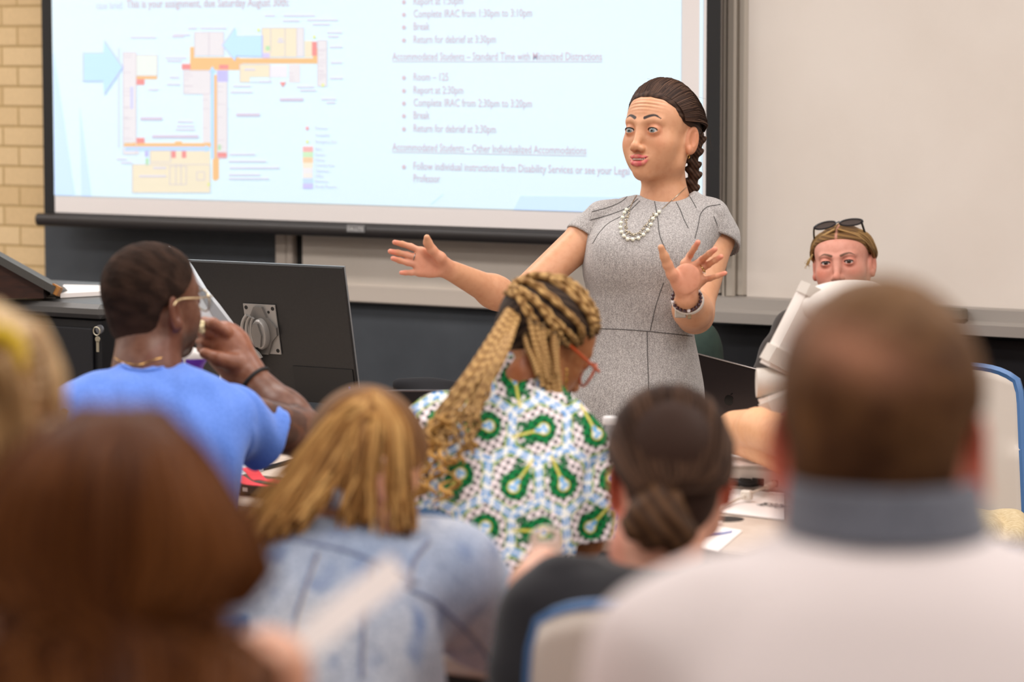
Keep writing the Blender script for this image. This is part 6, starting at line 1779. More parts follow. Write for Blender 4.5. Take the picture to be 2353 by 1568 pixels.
NH = hair_shell(0.010, ((-0.12, -0.10, -0.085, -0.06, -0.03, 0.0, 0.014, 0.024, 0.04, 0.058, 0.072, 0.082, 0.12), (0.10, 0.06, 0.04, 0.030, 0.026, 0.010, -0.01, -0.030, -0.046, -0.060, -0.070, -0.084, -0.13)))
hv_, hq_ = NH.mesh(0.004)
hairD = mesh_np('hair', tf(hv_, NO, NR), hq_, M_hair, den, flat((112, 78, 48), len(hv_)))
def hcD(g):
    k = g.uniform(0, 1)
    a, b, c = lin((104, 70, 42)), lin((176, 128, 72)), lin((222, 178, 112))
    return a * (1 - 2 * k) + b * 2 * k if k < 0.5 else b * (2 - 2 * k) + c * (2 * k - 1)
def fall(root, seed, n, guides, rad, jit, colf, name='long_hair', seg=16, taper=0.45, m=None):
    return strands(guides, n, rad, colf, jit=jit, seed=seed, seg=seg, taper=taper).build(name, m or M_hair, root, smooth=True, vcol=True)
gL = []
part = [P(858, 903, 4.47), P(862, 925, 4.415), P(850, 960, 4.39)]
for i, (mx, my, ex, ey) in enumerate(((768, 960, 560, 1215), (756, 990, 590, 1228), (760, 1010, 618, 1232), (772, 1030, 650, 1225), (790, 1040, 690, 1190), (806, 1050, 722, 1150))):
    a = part[0] * (1 - i / 5.0) + part[2] * (i / 5.0)
    gL.append([a, P((a := None) or 812 + i * 2, 925 + 14 * i, 4.405 - 0.002 * i), P(mx, my, 4.385), P((mx + ex) / 2, (my + ey) / 2 + 5, 4.36), P(ex, ey, 4.35)])
fall(hairD, 3, 420, gL, 0.0042, 0.007, hcD)
gR = []
for i, (mx, my, ex, ey) in enumerate(((925, 985, 938, 1210), (915, 1000, 918, 1205), (902, 1000, 908, 1190), (862, 1010, 842, 1195), (845, 1015, 812, 1190), (832, 1010, 790, 1170))):
    gR.append([P(860, 902 + 10 * i, 4.46 - 0.012 * i), P(895 - 10 * i, 930 + 8 * i, 4.41), P(mx, my, 4.375), P((mx + ex) / 2, (my + ey) / 2, 4.36), P(ex, ey, 4.36)])
fall(hairD, 4, 200, gR[:3], 0.0040, 0.0055, hcD); fall(hairD, 5, 230, gR[3:], 0.0040, 0.006, hcD)
JK = Sdf()
def l7(x0, x1, y, d, b): return (P((x0 + x1) / 2, y, d), (x1 - x0) / 2 / FPX * d, b)
JK.loft([l7(730, 880, 1172, 4.43, 0.055), l7(660, 930, 1202, 4.42, 0.075), l7(584, 1010, 1250, 4.41, 0.10), l7(552, 1030, 1330, 4.39, 0.125), l7(556, 1020, 1440, 4.36, 0.135), l7(560, 1020, 1568, 4.34, 0.145), l7(565, 1020, 1700, 4.33, 0.15)], ZZ, RT, F0, n=2.3)
JK.chain([P(960, 1262, 4.41), P(1020, 1318, 4.42), P(1090, 1400, 4.50), P(1140, 1450, 4.54)], [0.05, 0.068, 0.062, 0.056], k=0.05)
JK.chain([P(1135, 1450, 4.54), P(1060, 1420, 4.74)], [0.055, 0.045], k=0.03)
JK.chain([P(630, 1270, 4.41), P(600, 1350, 4.42), P(585, 1480, 4.46)], [0.05, 0.064, 0.058], k=0.05); JK.chain([P(585, 1480, 4.46), P(690, 1430, 4.7)], [0.057, 0.042], k=0.03)
JK.chain([P(700, 1160, 4.37), P(740, 1120, 4.385), P(780, 1140, 4.37), P(815, 1175, 4.36)], [0.016, 0.02, 0.018, 0.014], k=0.02)
JK.disp = lambda X: 0.006 * rnoise(X, 16, 41) + 0.003 * rnoise(X, 45, 42)
V, Q = JK.mesh(0.006, smooth=2)
n1, n2 = rnoise(V, 24, 44), rnoise(V, 80, 45)
cj = mixc(flat((166, 182, 208), len(V)), lin((204, 208, 216)), np.clip(0.45 + 0.6 * n1, 0, 1))
cj = mixc(cj, lin((122, 144, 184)), np.clip(n2 - 0.35, 0, 1) * 0.9)
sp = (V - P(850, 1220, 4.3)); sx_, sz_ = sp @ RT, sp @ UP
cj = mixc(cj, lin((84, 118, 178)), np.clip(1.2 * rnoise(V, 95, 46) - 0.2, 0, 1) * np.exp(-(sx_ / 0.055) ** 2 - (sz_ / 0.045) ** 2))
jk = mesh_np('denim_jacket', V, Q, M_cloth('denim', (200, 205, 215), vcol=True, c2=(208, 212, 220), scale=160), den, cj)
bvD = BVHTree.FromPolygons([tuple(v) for v in V.tolist()], [tuple(f) for f in Q.tolist()])
M_st = mat('denim_seam', (120, 132, 164), 0.9); M_st2 = mat('seam_thread', (186, 164, 132), 0.9)
for sm in ([(560, 1262), (640, 1240), (760, 1258), (860, 1290), (960, 1340)], [(728, 1270), (700, 1350), (674, 1440), (660, 1560)], [(850, 1300), (838, 1400), (830, 1500), (830, 1560)], [(930, 1350), (1010, 1390), (1090, 1470), (1140, 1540)], [(985, 1245), (950, 1290), (940, 1350)]):
    p = drape(sm, 0.0, bvD)
    if len(p) > 3: MB().tube(p, 0.0032, 6).build('seam', M_st, jk, smooth=True)
    p = drape([(x + 5, y) for x, y in sm], 0.0, bvD)
    if len(p) > 3: MB().tube(p, 0.0012, 5).build('stitching', M_st2, jk, smooth=True)

# ------------------------------------------------------------------ woman with the low bun
DU = 4.25
bun = person('woman in black top with dark brown hair in a low bun', P(1480, 1568, 4.1))
UO = P(1536, 1094, DU); UR = frame(-3, -10, -2)
SKU = (222, 164, 140)
uh = head_sdf({'mouth': 0.0})
nbu = loc(P(1506, 1275, 4.205), UO, UR)
uh.cone((0, 0.02, -0.045), nbu, 0.050, 0.054, k=0.03); uh.cone(nbu, nbu + (0, 0, -0.04), 0.054, 0.075, k=0.04)
v1_, q1_ = uh.mesh(0.0028)
c1_ = face_colour(v1_, uh, SKU, (190, 110, 104), (60, 40, 30), 0.5)
earm = (np.abs(v1_[:, 0]) > 0.068) & (v1_[:, 1] > -0.02) & (np.abs(v1_[:, 2]) < 0.06)
c1_ = mixc(c1_, lin((214, 92, 62)), 0.65 * earm); v1_ = tf(v1_, UO, UR)
UA = Sdf()
sL, eL = P(1285, 1372, 4.14), P(1218, 1548, 4.12); wL = P(1222, 1350, 4.30)
UA.chain([sL, eL], [0.055, 0.043], k=0.02); UA.chain([eL, wL], [0.042, 0.030], k=0.02)
UA.chain([wL, P(1245, 1305, 4.34)], [0.030, 0.030], k=0.02)
for i in range(4): UA.chain([P(1238, 1296 + 8 * i, 4.33), P(1262, 1294 + 8 * i, 4.335), P(1284, 1296 + 8 * i, 4.36)], [0.0105, 0.0095, 0.008], k=0.005)
UA.chain([P(1228, 1310, 4.35), P(1226, 1288, 4.38), P(1240, 1276, 4.41)], [0.014, 0.011, 0.009], k=0.006)
UA.chain([P(1740, 1400, 4.14), P(1790, 1560, 4.16), P(1690, 1500, 4.5)], [0.055, 0.043, 0.03], k=0.02)
seat_legs(UA, P(1500, 1568, 4.04), 2)
v2_, q2_ = UA.mesh(0.006, smooth=2); floor_clip(v2_)
V, Q = join((v1_, q1_), (v2_, q2_))
mesh_np('body', V, Q, M_skin, bun, np.concatenate([c1_, flat((226, 172, 146), len(v2_))]))
def ul(p): return UO + UR @ np.asarray(p, float)
UH = hair_shell(0.007, ((-0.13, -0.11, -0.095, -0.06, -0.03, 0.0, 0.014, 0.024, 0.04, 0.058, 0.072, 0.082, 0.12), (0.10, 0.06, 0.045, 0.036, 0.034, 0.030, 0.016, -0.020, -0.036, -0.050, -0.066, -0.085, -0.13)))
hv_, hq_ = UH.mesh(0.0035)
hairU = mesh_np('hair', tf(hv_, UO, UR), hq_, M_hair, bun, flat((62, 44, 36), len(hv_)))
def hcU(g):
    k = g.uniform(0, 1) ** 1.6
    return lin((46, 32, 26)) * (1 - k) + lin((100, 74, 58)) * k
gl = []
for u in np.linspace(-1, 1, 19):
    a = u * 1.7; sx, cz = math.sin(a), math.cos(a)
    st = push((sx * 0.075, -0.03 + 0.03 * abs(sx), 0.034 + cz * 0.075), t=0.0095); m1 = push((sx * 0.085, 0.05, 0.03 + cz * 0.06), t=0.0125); m2 = push((sx * 0.06, 0.105, -0.02 + cz * 0.02), t=0.0115)
    gl.append([ul(st), ul(m1), ul(m2), P(1518 + 30 * sx, 1130, DU - 0.10)])
fall(hairU, 11, 700, gl, 0.0022, 0.002, hcU, 'combed_hair', taper=0.8)
bc0 = P(1508, 1196, DU - 0.115)
BU = Sdf(); BU.ell(bc0, (0.046, 0.034, 0.036), R=np.stack([RT, F0, ZZ], 1), k=0.02); BU.cone(P(1520, 1130, DU - 0.085), bc0, 0.028, 0.03, k=0.03); BU.ell(P(1555, 1225, DU - 0.11), (0.03, 0.026, 0.02), R=np.stack([RT, F0, ZZ], 1), k=0.02)
BU.disp = lambda X: 0.003 * np.sin(((X - bc0) @ RT) * 150 + np.sin((X - bc0) @ ZZ * 90) * 2)
v, q = BU.mesh(0.0035)
mesh_np('bun', v, q, M_hair, hairU, mixc(flat((56, 38, 28), len(v)), lin((98, 70, 48)), 0.5 + 0.5 * np.sin((v - bc0) @ RT * 260 + (v - bc0) @ ZZ * 200)))
UT = Sdf()
def l8(x0, x1, y, d, b): return (P((x0 + x1) / 2, y, d), (x1 - x0) / 2 / FPX * d, b)
UT.loft([l8(1366, 1636, 1284, 4.165, 0.075), l8(1282, 1720, 1320, 4.15, 0.09), l8(1222, 1790, 1400, 4.13, 0.11), l8(1214, 1800, 1500, 4.10, 0.125), l8(1220, 1790, 1620, 4.08, 0.13), l8(1220, 1790, 1800, 4.06, 0.14)], ZZ, RT, F0, n=2.3)
UT.chain([P(1296, 1352, 4.14), P(1256, 1420, 4.13), P(1216, 1545, 4.12)], [0.05, 0.058, 0.052], k=0.04)
UT.chain([P(1705, 1372, 4.14), P(1760, 1430, 4.13), P(1795, 1550, 4.15)], [0.05, 0.058, 0.052], k=0.04)
UT.chain([eL, eL + (wL - eL) * 0.52], [0.051, 0.044], k=0.02)
UT.disp = lambda X: 0.004 * rnoise(X, 18, 51)
UT.ell(P(1500, 1262, 4.18), (0.080, 0.09, 0.020), R=np.stack([RT, F0, ZZ], 1), k=0.008, op='s')
v, q = UT.mesh(0.006, smooth=2)
mesh_np('black_top', v, q, M_cloth('black_cotton', (34, 33, 37)), bun)
# bottle in her hand
hbp = P(1256, 1300, 4.40)
hz = hbp[2] - 0.19
hb_ = empty('drinking_bottle', (hbp[0], hbp[1], hz), 'clear drinking bottle with white loop lid in the hand of the woman in black', 'bottle')
MB().lathe([(0.0, 0.0), (0.030, 0.0), (0.033, 0.006), (0.033, 0.165), (0.030, 0.178), (0.0, 0.18)], (hbp[0], hbp[1], hz), 32).build('bottle_body', mat('frosted_plastic', (240, 234, 228), 0.3, trans=0.6, ior=1.3), hb_, smooth=True)
M_lidw = mat('lid_white', (236, 226, 216), 0.4)
MB().lathe([(0.0, 0.0), (0.029, 0.0), (0.031, 0.003), (0.031, 0.014), (0.028, 0.019), (0.0, 0.020)], (hbp[0], hbp[1], hz + 0.178), 32).build('lid', M_lidw, hb_, smooth=True)
lo = np.array((hbp[0], hbp[1], hz + 0.197)) - RT * 0.024 - F0 * 0.006
t_ = np.linspace(0, math.pi, 13)
outer = [(0, 0)] + [(0.024 - 0.024 * math.cos(a), 0.030 + 0.020 * math.sin(a)) for a in t_] + [(0.048, 0)]
inner = [(0.0235 - 0.0135 * math.cos(a), 0.031 + 0.0115 * math.sin(a)) for a in t_]
mb = MB(); n = len(outer)
def ringprism(outer, inner, o, ex, ey, ez, dep):
    """plate with a hole: outer and inner outlines of equal count"""
    k = len(outer); A = [o + p[0] * ex + p[1] * ey for p in outer]; B_ = [o + p[0] * ex + p[1] * ey for p in inner]
    V = np.array(A + B_ + [a + ez * dep for a in A] + [b + ez * dep for b in B_]); F = []
    for i in range(k):
        j = (i + 1) % k
        F += [(i, j, k + j, k + i), (2 * k + i, 3 * k + i, 3 * k + j, 2 * k + j), (i, 2 * k + i, 2 * k + j, j), (k + i, k + j, 3 * k + j, 3 * k + i)]
    return V, F
inner2 = [(0.0105, 0.0305)] + [(0.024 - 0.0135 * math.cos(a), 0.0310 + 0.0115 * math.sin(a)) for a in t_] + [(0.0375, 0.0305)]
mb.add(*ringprism(outer, inner2, lo, RT, ZZ, F0, 0.012)); mb.build('carry_loop', M_lidw, hb_, smooth=True)

# ------------------------------------------------------------------ man in the white shirt, close to the camera
DP = 2.5
pol = person('man with short brown hair in white shirt with grey collar, back turned', P(2060, 1568, 2.35))
OO = P(2022, 1000, DP); OR = frame(12, -4, 1)
SKP = (222, 150, 126)
oh = head_sdf({'mouth': 0.0, 'jaw': 0.056, 'flare': 0.2})
nbo = loc(P(2028, 1220, 2.475), OO, OR)
oh.cone((0, 0.018, -0.03), nbo, 0.058, 0.060, k=0.02); oh.cone(nbo, nbo + (0, 0, -0.06), 0.060, 0.085, k=0.04)
v1_, q1_ = oh.mesh(0.0035)
c1_ = face_colour(v1_, oh, SKP, (190, 110, 104), (70, 46, 30), 0.5)
earm = (np.abs(v1_[:, 0]) > 0.070) & (v1_[:, 1] > -0.02) & (np.abs(v1_[:, 2]) < 0.06)
c1_ = mixc(c1_, lin((226, 112, 92)), 0.7 * earm); v1_ = tf(v1_ * (1.04, 1.04, 1.06), OO, OR)
OA = Sdf()
OA.chain([P(1600, 1460, 2.42), P(1510, 1760, 2.42), P(1650, 1800, 2.75)], [0.045, 0.04, 0.033], k=0.02); OA.chain([P(2470, 1460, 2.42), P(2560, 1760, 2.40), P(2400, 1800, 2.75)], [0.055, 0.045, 0.033], k=0.02)
seat_legs(OA, P(2060, 1568, 2.30), 0)
v2_, q2_ = OA.mesh(0.009); floor_clip(v2_)
V, Q = join((v1_, q1_), (v2_, q2_))
mesh_np('body', V, Q, M_skin, pol, np.concatenate([c1_, flat(SKP, len(v2_))]))
OH = hair_shell(0.008, ((-0.13, -0.105, -0.09, -0.06, -0.03, 0.0, 0.014, 0.024, 0.04, 0.058, 0.072, 0.084, 0.12), (0.12, 0.085, 0.046, 0.038, 0.034, 0.030, 0.012, -0.024, -0.040, -0.054, -0.064, -0.078, -0.13)))
OH.disp = lambda X: OH.thin(X) + 0.0012 * rnoise(X, 300, 3)
hv_, hq_ = OH.mesh(0.0035)
k_ = rnoise(hv_, 90, 61) * 0.6 + rnoise(hv_, 260, 62) * 0.4
ch = mixc(flat((76, 48, 30), len(hv_)), lin((118, 82, 50)), np.clip(0.4 + 0.6 * k_, 0, 1))
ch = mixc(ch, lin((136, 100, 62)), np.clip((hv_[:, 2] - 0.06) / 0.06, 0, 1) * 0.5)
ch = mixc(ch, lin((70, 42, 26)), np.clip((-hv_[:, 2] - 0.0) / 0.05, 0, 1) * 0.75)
crown = np.exp(-(((hv_[:, 0] - 0.010 - 0.0 * hv_[:, 2]) / 0.040) ** 2 + ((hv_[:, 2] - 0.062 - 0.25 * hv_[:, 0]) / 0.020) ** 2)) * (hv_[:, 1] > 0.03)
ch = mixc(ch, lin((198, 140, 112)), 0.75 * crown)
mesh_np('hair', tf(hv_ * (1.04, 1.04, 1.06), OO, OR), hq_, M_hair, pol, ch)
WS = Sdf()
def l9(x0, x1, y, d, b): return (P((x0 + x1) / 2, y, d), (x1 - x0) / 2 / FPX * d, b)
WS.loft([l9(1836, 2240, 1207, 2.43, 0.075), l9(1738, 2330, 1258, 2.42, 0.092), l9(1612, 2460, 1335, 2.41, 0.112), l9(1510, 2570, 1430, 2.40, 0.128), l9(1455, 2620, 1568, 2.38, 0.138), l9(1450, 2620, 1750, 2.36, 0.142), l9(1460, 2610, 2100, 2.34, 0.15)], ZZ, RT, F0, n=2.2)
WS.chain([P(1650, 1418, 2.40), P(1562, 1520, 2.40), P(1505, 1700, 2.40)], [0.046, 0.062, 0.060], k=0.05); WS.chain([P(2430, 1418, 2.40), P(2515, 1520, 2.40), P(2575, 1700, 2.40)], [0.046, 0.062, 0.060], k=0.05)
WS.disp = lambda X: 0.004 * rnoise(X, 12, 71)
v, q = WS.mesh(0.008, smooth=2)
shP = mesh_np('white_shirt', v, q, M_cloth('white_pique', (236, 224, 222)), pol)
CO = Sdf()
CO.loft([l9(1808, 2252, 1098, 2.445, 0.085), l9(1800, 2262, 1150, 2.44, 0.088), l9(1792, 2276, 1222, 2.43, 0.092)], ZZ, RT, F0, n=2.1)
CO.disp = lambda X: 0.0015 * rnoise(X, 40, 72)
CO.loft([l9(1830, 2230, 1060, 2.448, 0.075), l9(1830, 2230, 1108, 2.445, 0.077)], ZZ, RT, F0, n=2.1, op='s', k=0.004)
v, q = CO.mesh(0.004, smooth=2)
mesh_np('grey_collar', v, q, M_cloth('grey_rib', (112, 114, 124), c2=(96, 98, 108), scale=120), pol)

# ------------------------------------------------------------------ person with long auburn hair, closest to the camera
DN = 2.2
aub = person('person with long auburn hair in the left foreground holding white folded paper', P(270, 1568, 2.1))
RO = P(268, 1345, DN); RR_ = frame(4, -8, 0)
rh = head_sdf({'mouth': 0.0})
nbr = loc(P(265, 1650, 2.16), RO, RR_)
rh.cone((0, 0.02, -0.045), nbr, 0.052, 0.056, k=0.03); rh.cone(nbr, nbr + (0, 0, -0.05), 0.056, 0.1, k=0.04)
v1_, q1_ = rh.mesh(0.0045); v1_ = tf(v1_, RO, RR_)
RA = Sdf()
hw_ = P(606, 1560, 2.42)
RA.chain([P(560, 1860, 2.14), P(600, 1980, 2.3), P(596, 1640, 2.42)], [0.05, 0.043, 0.028], k=0.02)
RA.chain([P(596, 1640, 2.42), hw_, P(618, 1530, 2.44)], [0.028, 0.034, 0.030], k=0.02)
for i in range(4): RA.chain([P(576 + 14 * i, 1520 + 4 * i, 2.40 + 0.012 * i), P(612 + 14 * i, 1498 + 6 * i, 2.405 + 0.01 * i), P(650 + 6 * i, 1512 + 12 * i, 2.43 + 0.008 * i)], [0.012, 0.0112, 0.0095], k=0.006)
RA.chain([P(580, 1560, 2.40), P(620, 1540, 2.385), P(656, 1520, 2.40)], [0.016, 0.013, 0.0105], k=0.008)
RA.chain([P(-40, 1880, 2.14), P(-80, 2050, 2.2), P(60, 2100, 2.45)], [0.05, 0.043, 0.03], k=0.02)
seat_legs(RA, P(260, 1568, 2.02), 0)
v2_, q2_ = RA.mesh(0.006, smooth=2); floor_clip(v2_)
V, Q = join((v1_, q1_), (v2_, q2_))
mesh_np('body', V, Q, M_skin, aub, np.concatenate([flat((222, 166, 138), len(v1_)), flat((230, 172, 142), len(v2_))]))
RH = hair_shell(0.012, ((-0.13, -0.09, -0.06, -0.03, 0.0, 0.04, 0.058, 0.072, 0.082, 0.12), (0.06, 0.03, 0.02, 0.01, -0.02, -0.046, -0.056, -0.066, -0.085, -0.13)))
hv_, hq_ = RH.mesh(0.005)
hairR = mesh_np('hair', tf(hv_, RO, RR_), hq_, M_hair, aub, flat((90, 50, 22), len(hv_)))
def hcR(g):
    k = g.uniform(0, 1)
    return lin((62, 28, 10)) * (1 - k) + lin((132, 80, 40)) * k
gA = []
for u in np.linspace(-1, 1, 21):
    a = u * 1.75; sx, cz = math.sin(a), max(math.cos(a), -0.3)
    s0 = RO + RR_ @ push((sx * 0.03, -0.03 + 0.02 * abs(sx), 0.125), t=0.012)
    s1 = RO + RR_ @ push((sx * 0.08, 0.03 + 0.06 * cz, 0.075), t=0.016); s2 = RO + RR_ @ push((sx * 0.10, 0.02 + 0.10 * cz, 0.0), t=0.022)
    x_ = 262 + 292 * sx
    gA.append([s0, s1, s2, P(x_, 1500, 2.2 - 0.12 * cz), P(262 + 290 * sx, 1680, 2.17 - 0.14 * cz), P(262 + 280 * sx, 1900, 2.15 - 0.15 * cz)])
fall(hairR, 21, 620, gA, 0.0048, 0.005, hcR, seg=18, taper=0.7)
RT_ = Sdf()
RT_.loft([l9(120, 420, 1640, 2.16, 0.06), l9(-40, 560, 1710, 2.15, 0.09), l9(-130, 650, 1800, 2.13, 0.11), l9(-130, 650, 1950, 2.10, 0.125), l9(-110, 640, 2300, 2.06, 0.13)], ZZ, RT, F0, n=2.3)
RT_.chain([P(560, 1830, 2.13), P(610, 1960, 2.28)], [0.062, 0.056], k=0.04); RT_.chain([P(-40, 1830, 2.13), P(-85, 2020, 2.2)], [0.062, 0.055], k=0.04)
v, q = RT_.mesh(0.009, smooth=2)
mesh_np('dark_red_top', v, q, M_cloth('maroon_cloth', (110, 46, 38)), aub)
a0, a1 = P(640, 1522, 2.44), P(918, 1308, 2.66)
ax = a1 - a0; Lp = np.linalg.norm(ax); ax /= Lp; wd = np.cross(ax, FW); wd /= np.linalg.norm(wd); nn = np.cross(ax, wd)
pf = empty('folded_paper', a0, 'white folded paper held up by the person with auburn hair', 'paper')
MB().prism([(0, -0.014), (Lp, -0.014), (Lp, 0.016), (0, 0.012)], a0, ax, wd, nn, 0.0015).build('sheet', M_paper, pf)
MB().prism([(0, -0.0145), (Lp, -0.0145), (Lp, 0.004), (0, 0.003)], a0 - nn * 0.003, ax, wd * 0.98 + nn * 0.1, nn, 0.0012).build('folded_edge', mat('paper_shade', (216, 206, 208), 0.75), pf)
for k in range(3):
    MB().prism([(0.02, 0.0), (Lp - 0.02, 0.0), (Lp - 0.02, 0.0014), (0.02, 0.0014)], a0 - nn * 0.0035 + wd * (-0.009 + 0.004 * k), ax, wd, nn, 0.0003).build('printed_line', mat('print_grey', (150, 146, 156), 0.8), pf)

# ------------------------------------------------------------------ person with pale blond hair at the left edge
DG = 2.95
blo = person('person with pale blond ponytail and yellow hair tie at left picture edge', P(-20, 1568, 2.85))
GO = P(-72, 985, DG); GR_ = frame(10, 0, 0)
gh = head_sdf({'mouth': 0.0})
nbg = loc(P(-60, 1230, 2.88), GO, GR_)
gh.cone((0, 0.02, -0.045), nbg, 0.05, 0.055, k=0.03); gh.cone(nbg, nbg + (0, 0, -0.05), 0.055, 0.1, k=0.04)
v1_, q1_ = gh.mesh(0.0045)
c1_ = face_colour(v1_, gh, (220, 150, 116), (190, 110, 104), (120, 90, 60), 0.5); v1_ = tf(v1_, GO, GR_)
GA = Sdf()
GA.chain([P(-230, 1400, 2.86), P(-260, 1650, 2.9), P(-140, 1640, 3.15)], [0.05, 0.043, 0.03], k=0.02); GA.chain([P(140, 1400, 2.86), P(170, 1650, 2.9), P(60, 1640, 3.15)], [0.05, 0.043, 0.03], k=0.02)
seat_legs(GA, P(-30, 1568, 2.78), 0)
v2_, q2_ = GA.mesh(0.009); floor_clip(v2_)
V, Q = join((v1_, q1_), (v2_, q2_))
mesh_np('body', V, Q, M_skin, blo, np.concatenate([c1_, flat((220, 160, 130), len(v2_))]))
GH = hair_shell(0.011, ((-0.13, -0.09, -0.075, -0.05, -0.02, 0.0, 0.024, 0.04, 0.058, 0.072, 0.082, 0.12), (0.12, 0.085, 0.05, 0.032, 0.022, 0.012, -0.02, -0.04, -0.054, -0.066, -0.085, -0.13)))
hv_, hq_ = GH.mesh(0.005)
hairG = mesh_np('hair', tf(hv_, GO, GR_), hq_, M_hair, blo, flat((214, 182, 134), len(hv_)))
def hcG(g):
    k = g.uniform(0, 1)
    return lin((172, 132, 86)) * (1 - k) + lin((240, 212, 168)) * k
tieG = P(-2, 815, DG - 0.128)
gG = []
for u in np.linspace(-1, 1, 21):
    a = u * 2.1; sx, cz = math.sin(a), math.cos(a)
    s0 = GO + GR_ @ push((sx * 0.082, -0.03, 0.034 + cz * 0.085), t=0.012); s1 = GO + GR_ @ push((sx * 0.085, 0.06, 0.034 + cz * 0.075), t=0.016)
    gG.append([s0, s1, tieG + RT * 0.012 * sx + ZZ * 0.012 * cz])
fall(hairG, 31, 420, gG, 0.0034, 0.004, hcG, 'combed_hair', taper=0.8)
tl2 = [[tieG + RT * 0.01 * u, tieG - FW * 0.045 + RT * 0.012 * u - ZZ * 0.01, P(4 + 34 * u, 920, DG - 0.17), P(0 + 40 * u, 1060, DG - 0.17)] for u in (-1, 0, 1)]
fall(hairG, 32, 160, tl2, 0.0032, 0.006, lambda g: lin((120, 84, 52)) * (1 - (k := g.uniform(0, 1))) + lin((196, 160, 112)) * k, 'ponytail')
sd = [[P(84, 740, DG - 0.02), P(112, 800, DG - 0.05), P(128, 880, DG - 0.07), P(134, 965, DG - 0.07)], [P(96, 750, DG - 0.01), P(122, 810, DG - 0.03), P(138, 880, DG - 0.05), P(130, 950, DG - 0.05)]]
fall(hairG, 33, 40, sd, 0.003, 0.003, hcG, 'loose_lock')
ring_on(tieG - FW * 0.012, FW, 0.019, 0.0105, 'hair_tie', mat('yellow_tie', (226, 190, 30), 0.6), hairG)
GT = Sdf()
GT.loft([l9(-170, 50, 1215, 2.88, 0.055), l9(-250, 150, 1280, 2.87, 0.09), l9(-300, 200, 1380, 2.85, 0.11), l9(-290, 200, 1550, 2.82, 0.125), l9(-280, 220, 1800, 2.8, 0.13)], ZZ, RT, F0, n=2.3)
GT.chain([P(-220, 1340, 2.86), P(-262, 1640, 2.9)], [0.062, 0.054], k=0.04); GT.chain([P(130, 1340, 2.86), P(172, 1640, 2.9)], [0.062, 0.054], k=0.04)
v, q = GT.mesh(0.01, smooth=2)
mesh_np('top', v, q, M_cloth('brown_cloth', (96, 60, 40)), blo)

# ------------------------------------------------------------------ woman with sunglasses on her head, by the wall
DS_ = 8.3
sun = person('young woman with dark sunglasses pushed up on her hair, looking over the device', P(1935, 1000, 8.4))
SO = P(1936, 602, DS_); SR = frame(180 + 16, 3, 5)
SKS = (216, 152, 132)
sh3 = head_sdf({'mouth': 0.0, 'eye': 0.0046, 'cheek': 0.001})
nbs = loc(P(1942, 745, DS_ + 0.04), SO, SR)
sh3.cone((0, 0.018, -0.06), nbs, 0.05, 0.055, k=0.03); sh3.cone(nbs, nbs + (0, 0, -0.06), 0.055, 0.09, k=0.03)
v1_, q1_ = sh3.mesh(0.0018)
sq = lambda v: np.column_stack([v[:, 0], v[:, 1], np.where(v[:, 2] > 0, v[:, 2] * 0.84, v[:, 2])])
c1_ = face_colour(v1_, sh3, SKS, (186, 98, 98), (112, 78, 60), 0.75, brow_z=-0.003, brow_w=0.004); v1_ = tf(sq(v1_), SO, SR)
SA = Sdf()
SA.chain([P(1862, 800, 8.36), P(1800, 920, 8.28), P(1850, 985, 8.0)], [0.045, 0.040, 0.03], k=0.02); SA.chain([P(2030, 800, 8.4), P(2075, 930, 8.35), P(2000, 990, 8.05)], [0.045, 0.040, 0.03], k=0.02)
seat_legs(SA, P(1950, 990, 8.48), 180)
v2_, q2_ = SA.mesh(0.008); floor_clip(v2_)
V, Q = join((v1_, q1_), (v2_, q2_))
mesh_np('body', V, Q, M_skin, sun, np.concatenate([c1_, flat(SKS, len(v2_))]))
eyes(sun, SO, SR, P(1500, 520, 4.5), M_iris2, op=0.0046)
SH = hair_shell(0.006, ((-0.12, -0.09, -0.06, -0.03, 0.0, 0.014, 0.024, 0.04, 0.054, 0.064, 0.074, 0.10), (0.12, 0.085, 0.062, 0.046, 0.036, 0.020, -0.014, -0.032, -0.048, -0.064, -0.085, -0.13)))
hv_, hq_ = SH.mesh(0.0028)
cs = mixc(flat((94, 68, 44), len(hv_)), lin((140, 106, 66)), 0.5 + 0.5 * np.sin(hv_[:, 0] * 160 + hv_[:, 2] * 500))
cs = mixc(cs, lin((204, 146, 128)), np.exp(-(hv_[:, 0] / 0.003) ** 2) * (hv_[:, 1] < 0.0))
hairS = mesh_np('hair', tf(sq(hv_), SO, SR), hq_, M_hair, sun, cs)
def hcS(g):
    k = g.uniform(0, 1)
    return lin((98, 72, 44)) * (1 - k) + lin((190, 152, 100)) * k
def sl_(p): return SO + SR @ sq(np.asarray(p, float)[None])[0]
for sg in (-1, 1):
    gS = []
    for u in np.linspace(0, 1, 9):
        s0 = push((sg * 0.004, -0.075 + 0.09 * u, 0.105 + 0.01 * u), t=0.007); s1 = push((sg * 0.055, -0.046 + 0.085 * u, 0.075), t=0.009); s2 = push((sg * 0.085, -0.006 + 0.06 * u, 0.024), t=0.007)
        gS.append([sl_(s0), sl_(s1), sl_(s2), sl_((sg * 0.062, 0.07, -0.02))])
    fall(hairS, 41 + sg, 130, gS, 0.0018, 0.002, hcS, 'combed_hair', taper=0.8)
fall(hairS, 47, 16, [[sl_((-0.075, -0.03, 0.03)), sl_((-0.09, -0.02, 0.0)), sl_((-0.094, -0.01, -0.012))], [sl_((-0.078, -0.02, 0.03)), sl_((-0.094, -0.01, 0.005)), sl_((-0.098, 0.0, -0.004))]], 0.0008, 0.003, lambda g: lin((206, 176, 118)), 'loose_lock')
M_sg2 = mat('sunglass_frame', (34, 32, 36), 0.25, spec=0.6)
sg = MB()
def q3(x, y, d=DS_ - 0.05): return P(x, y, d)
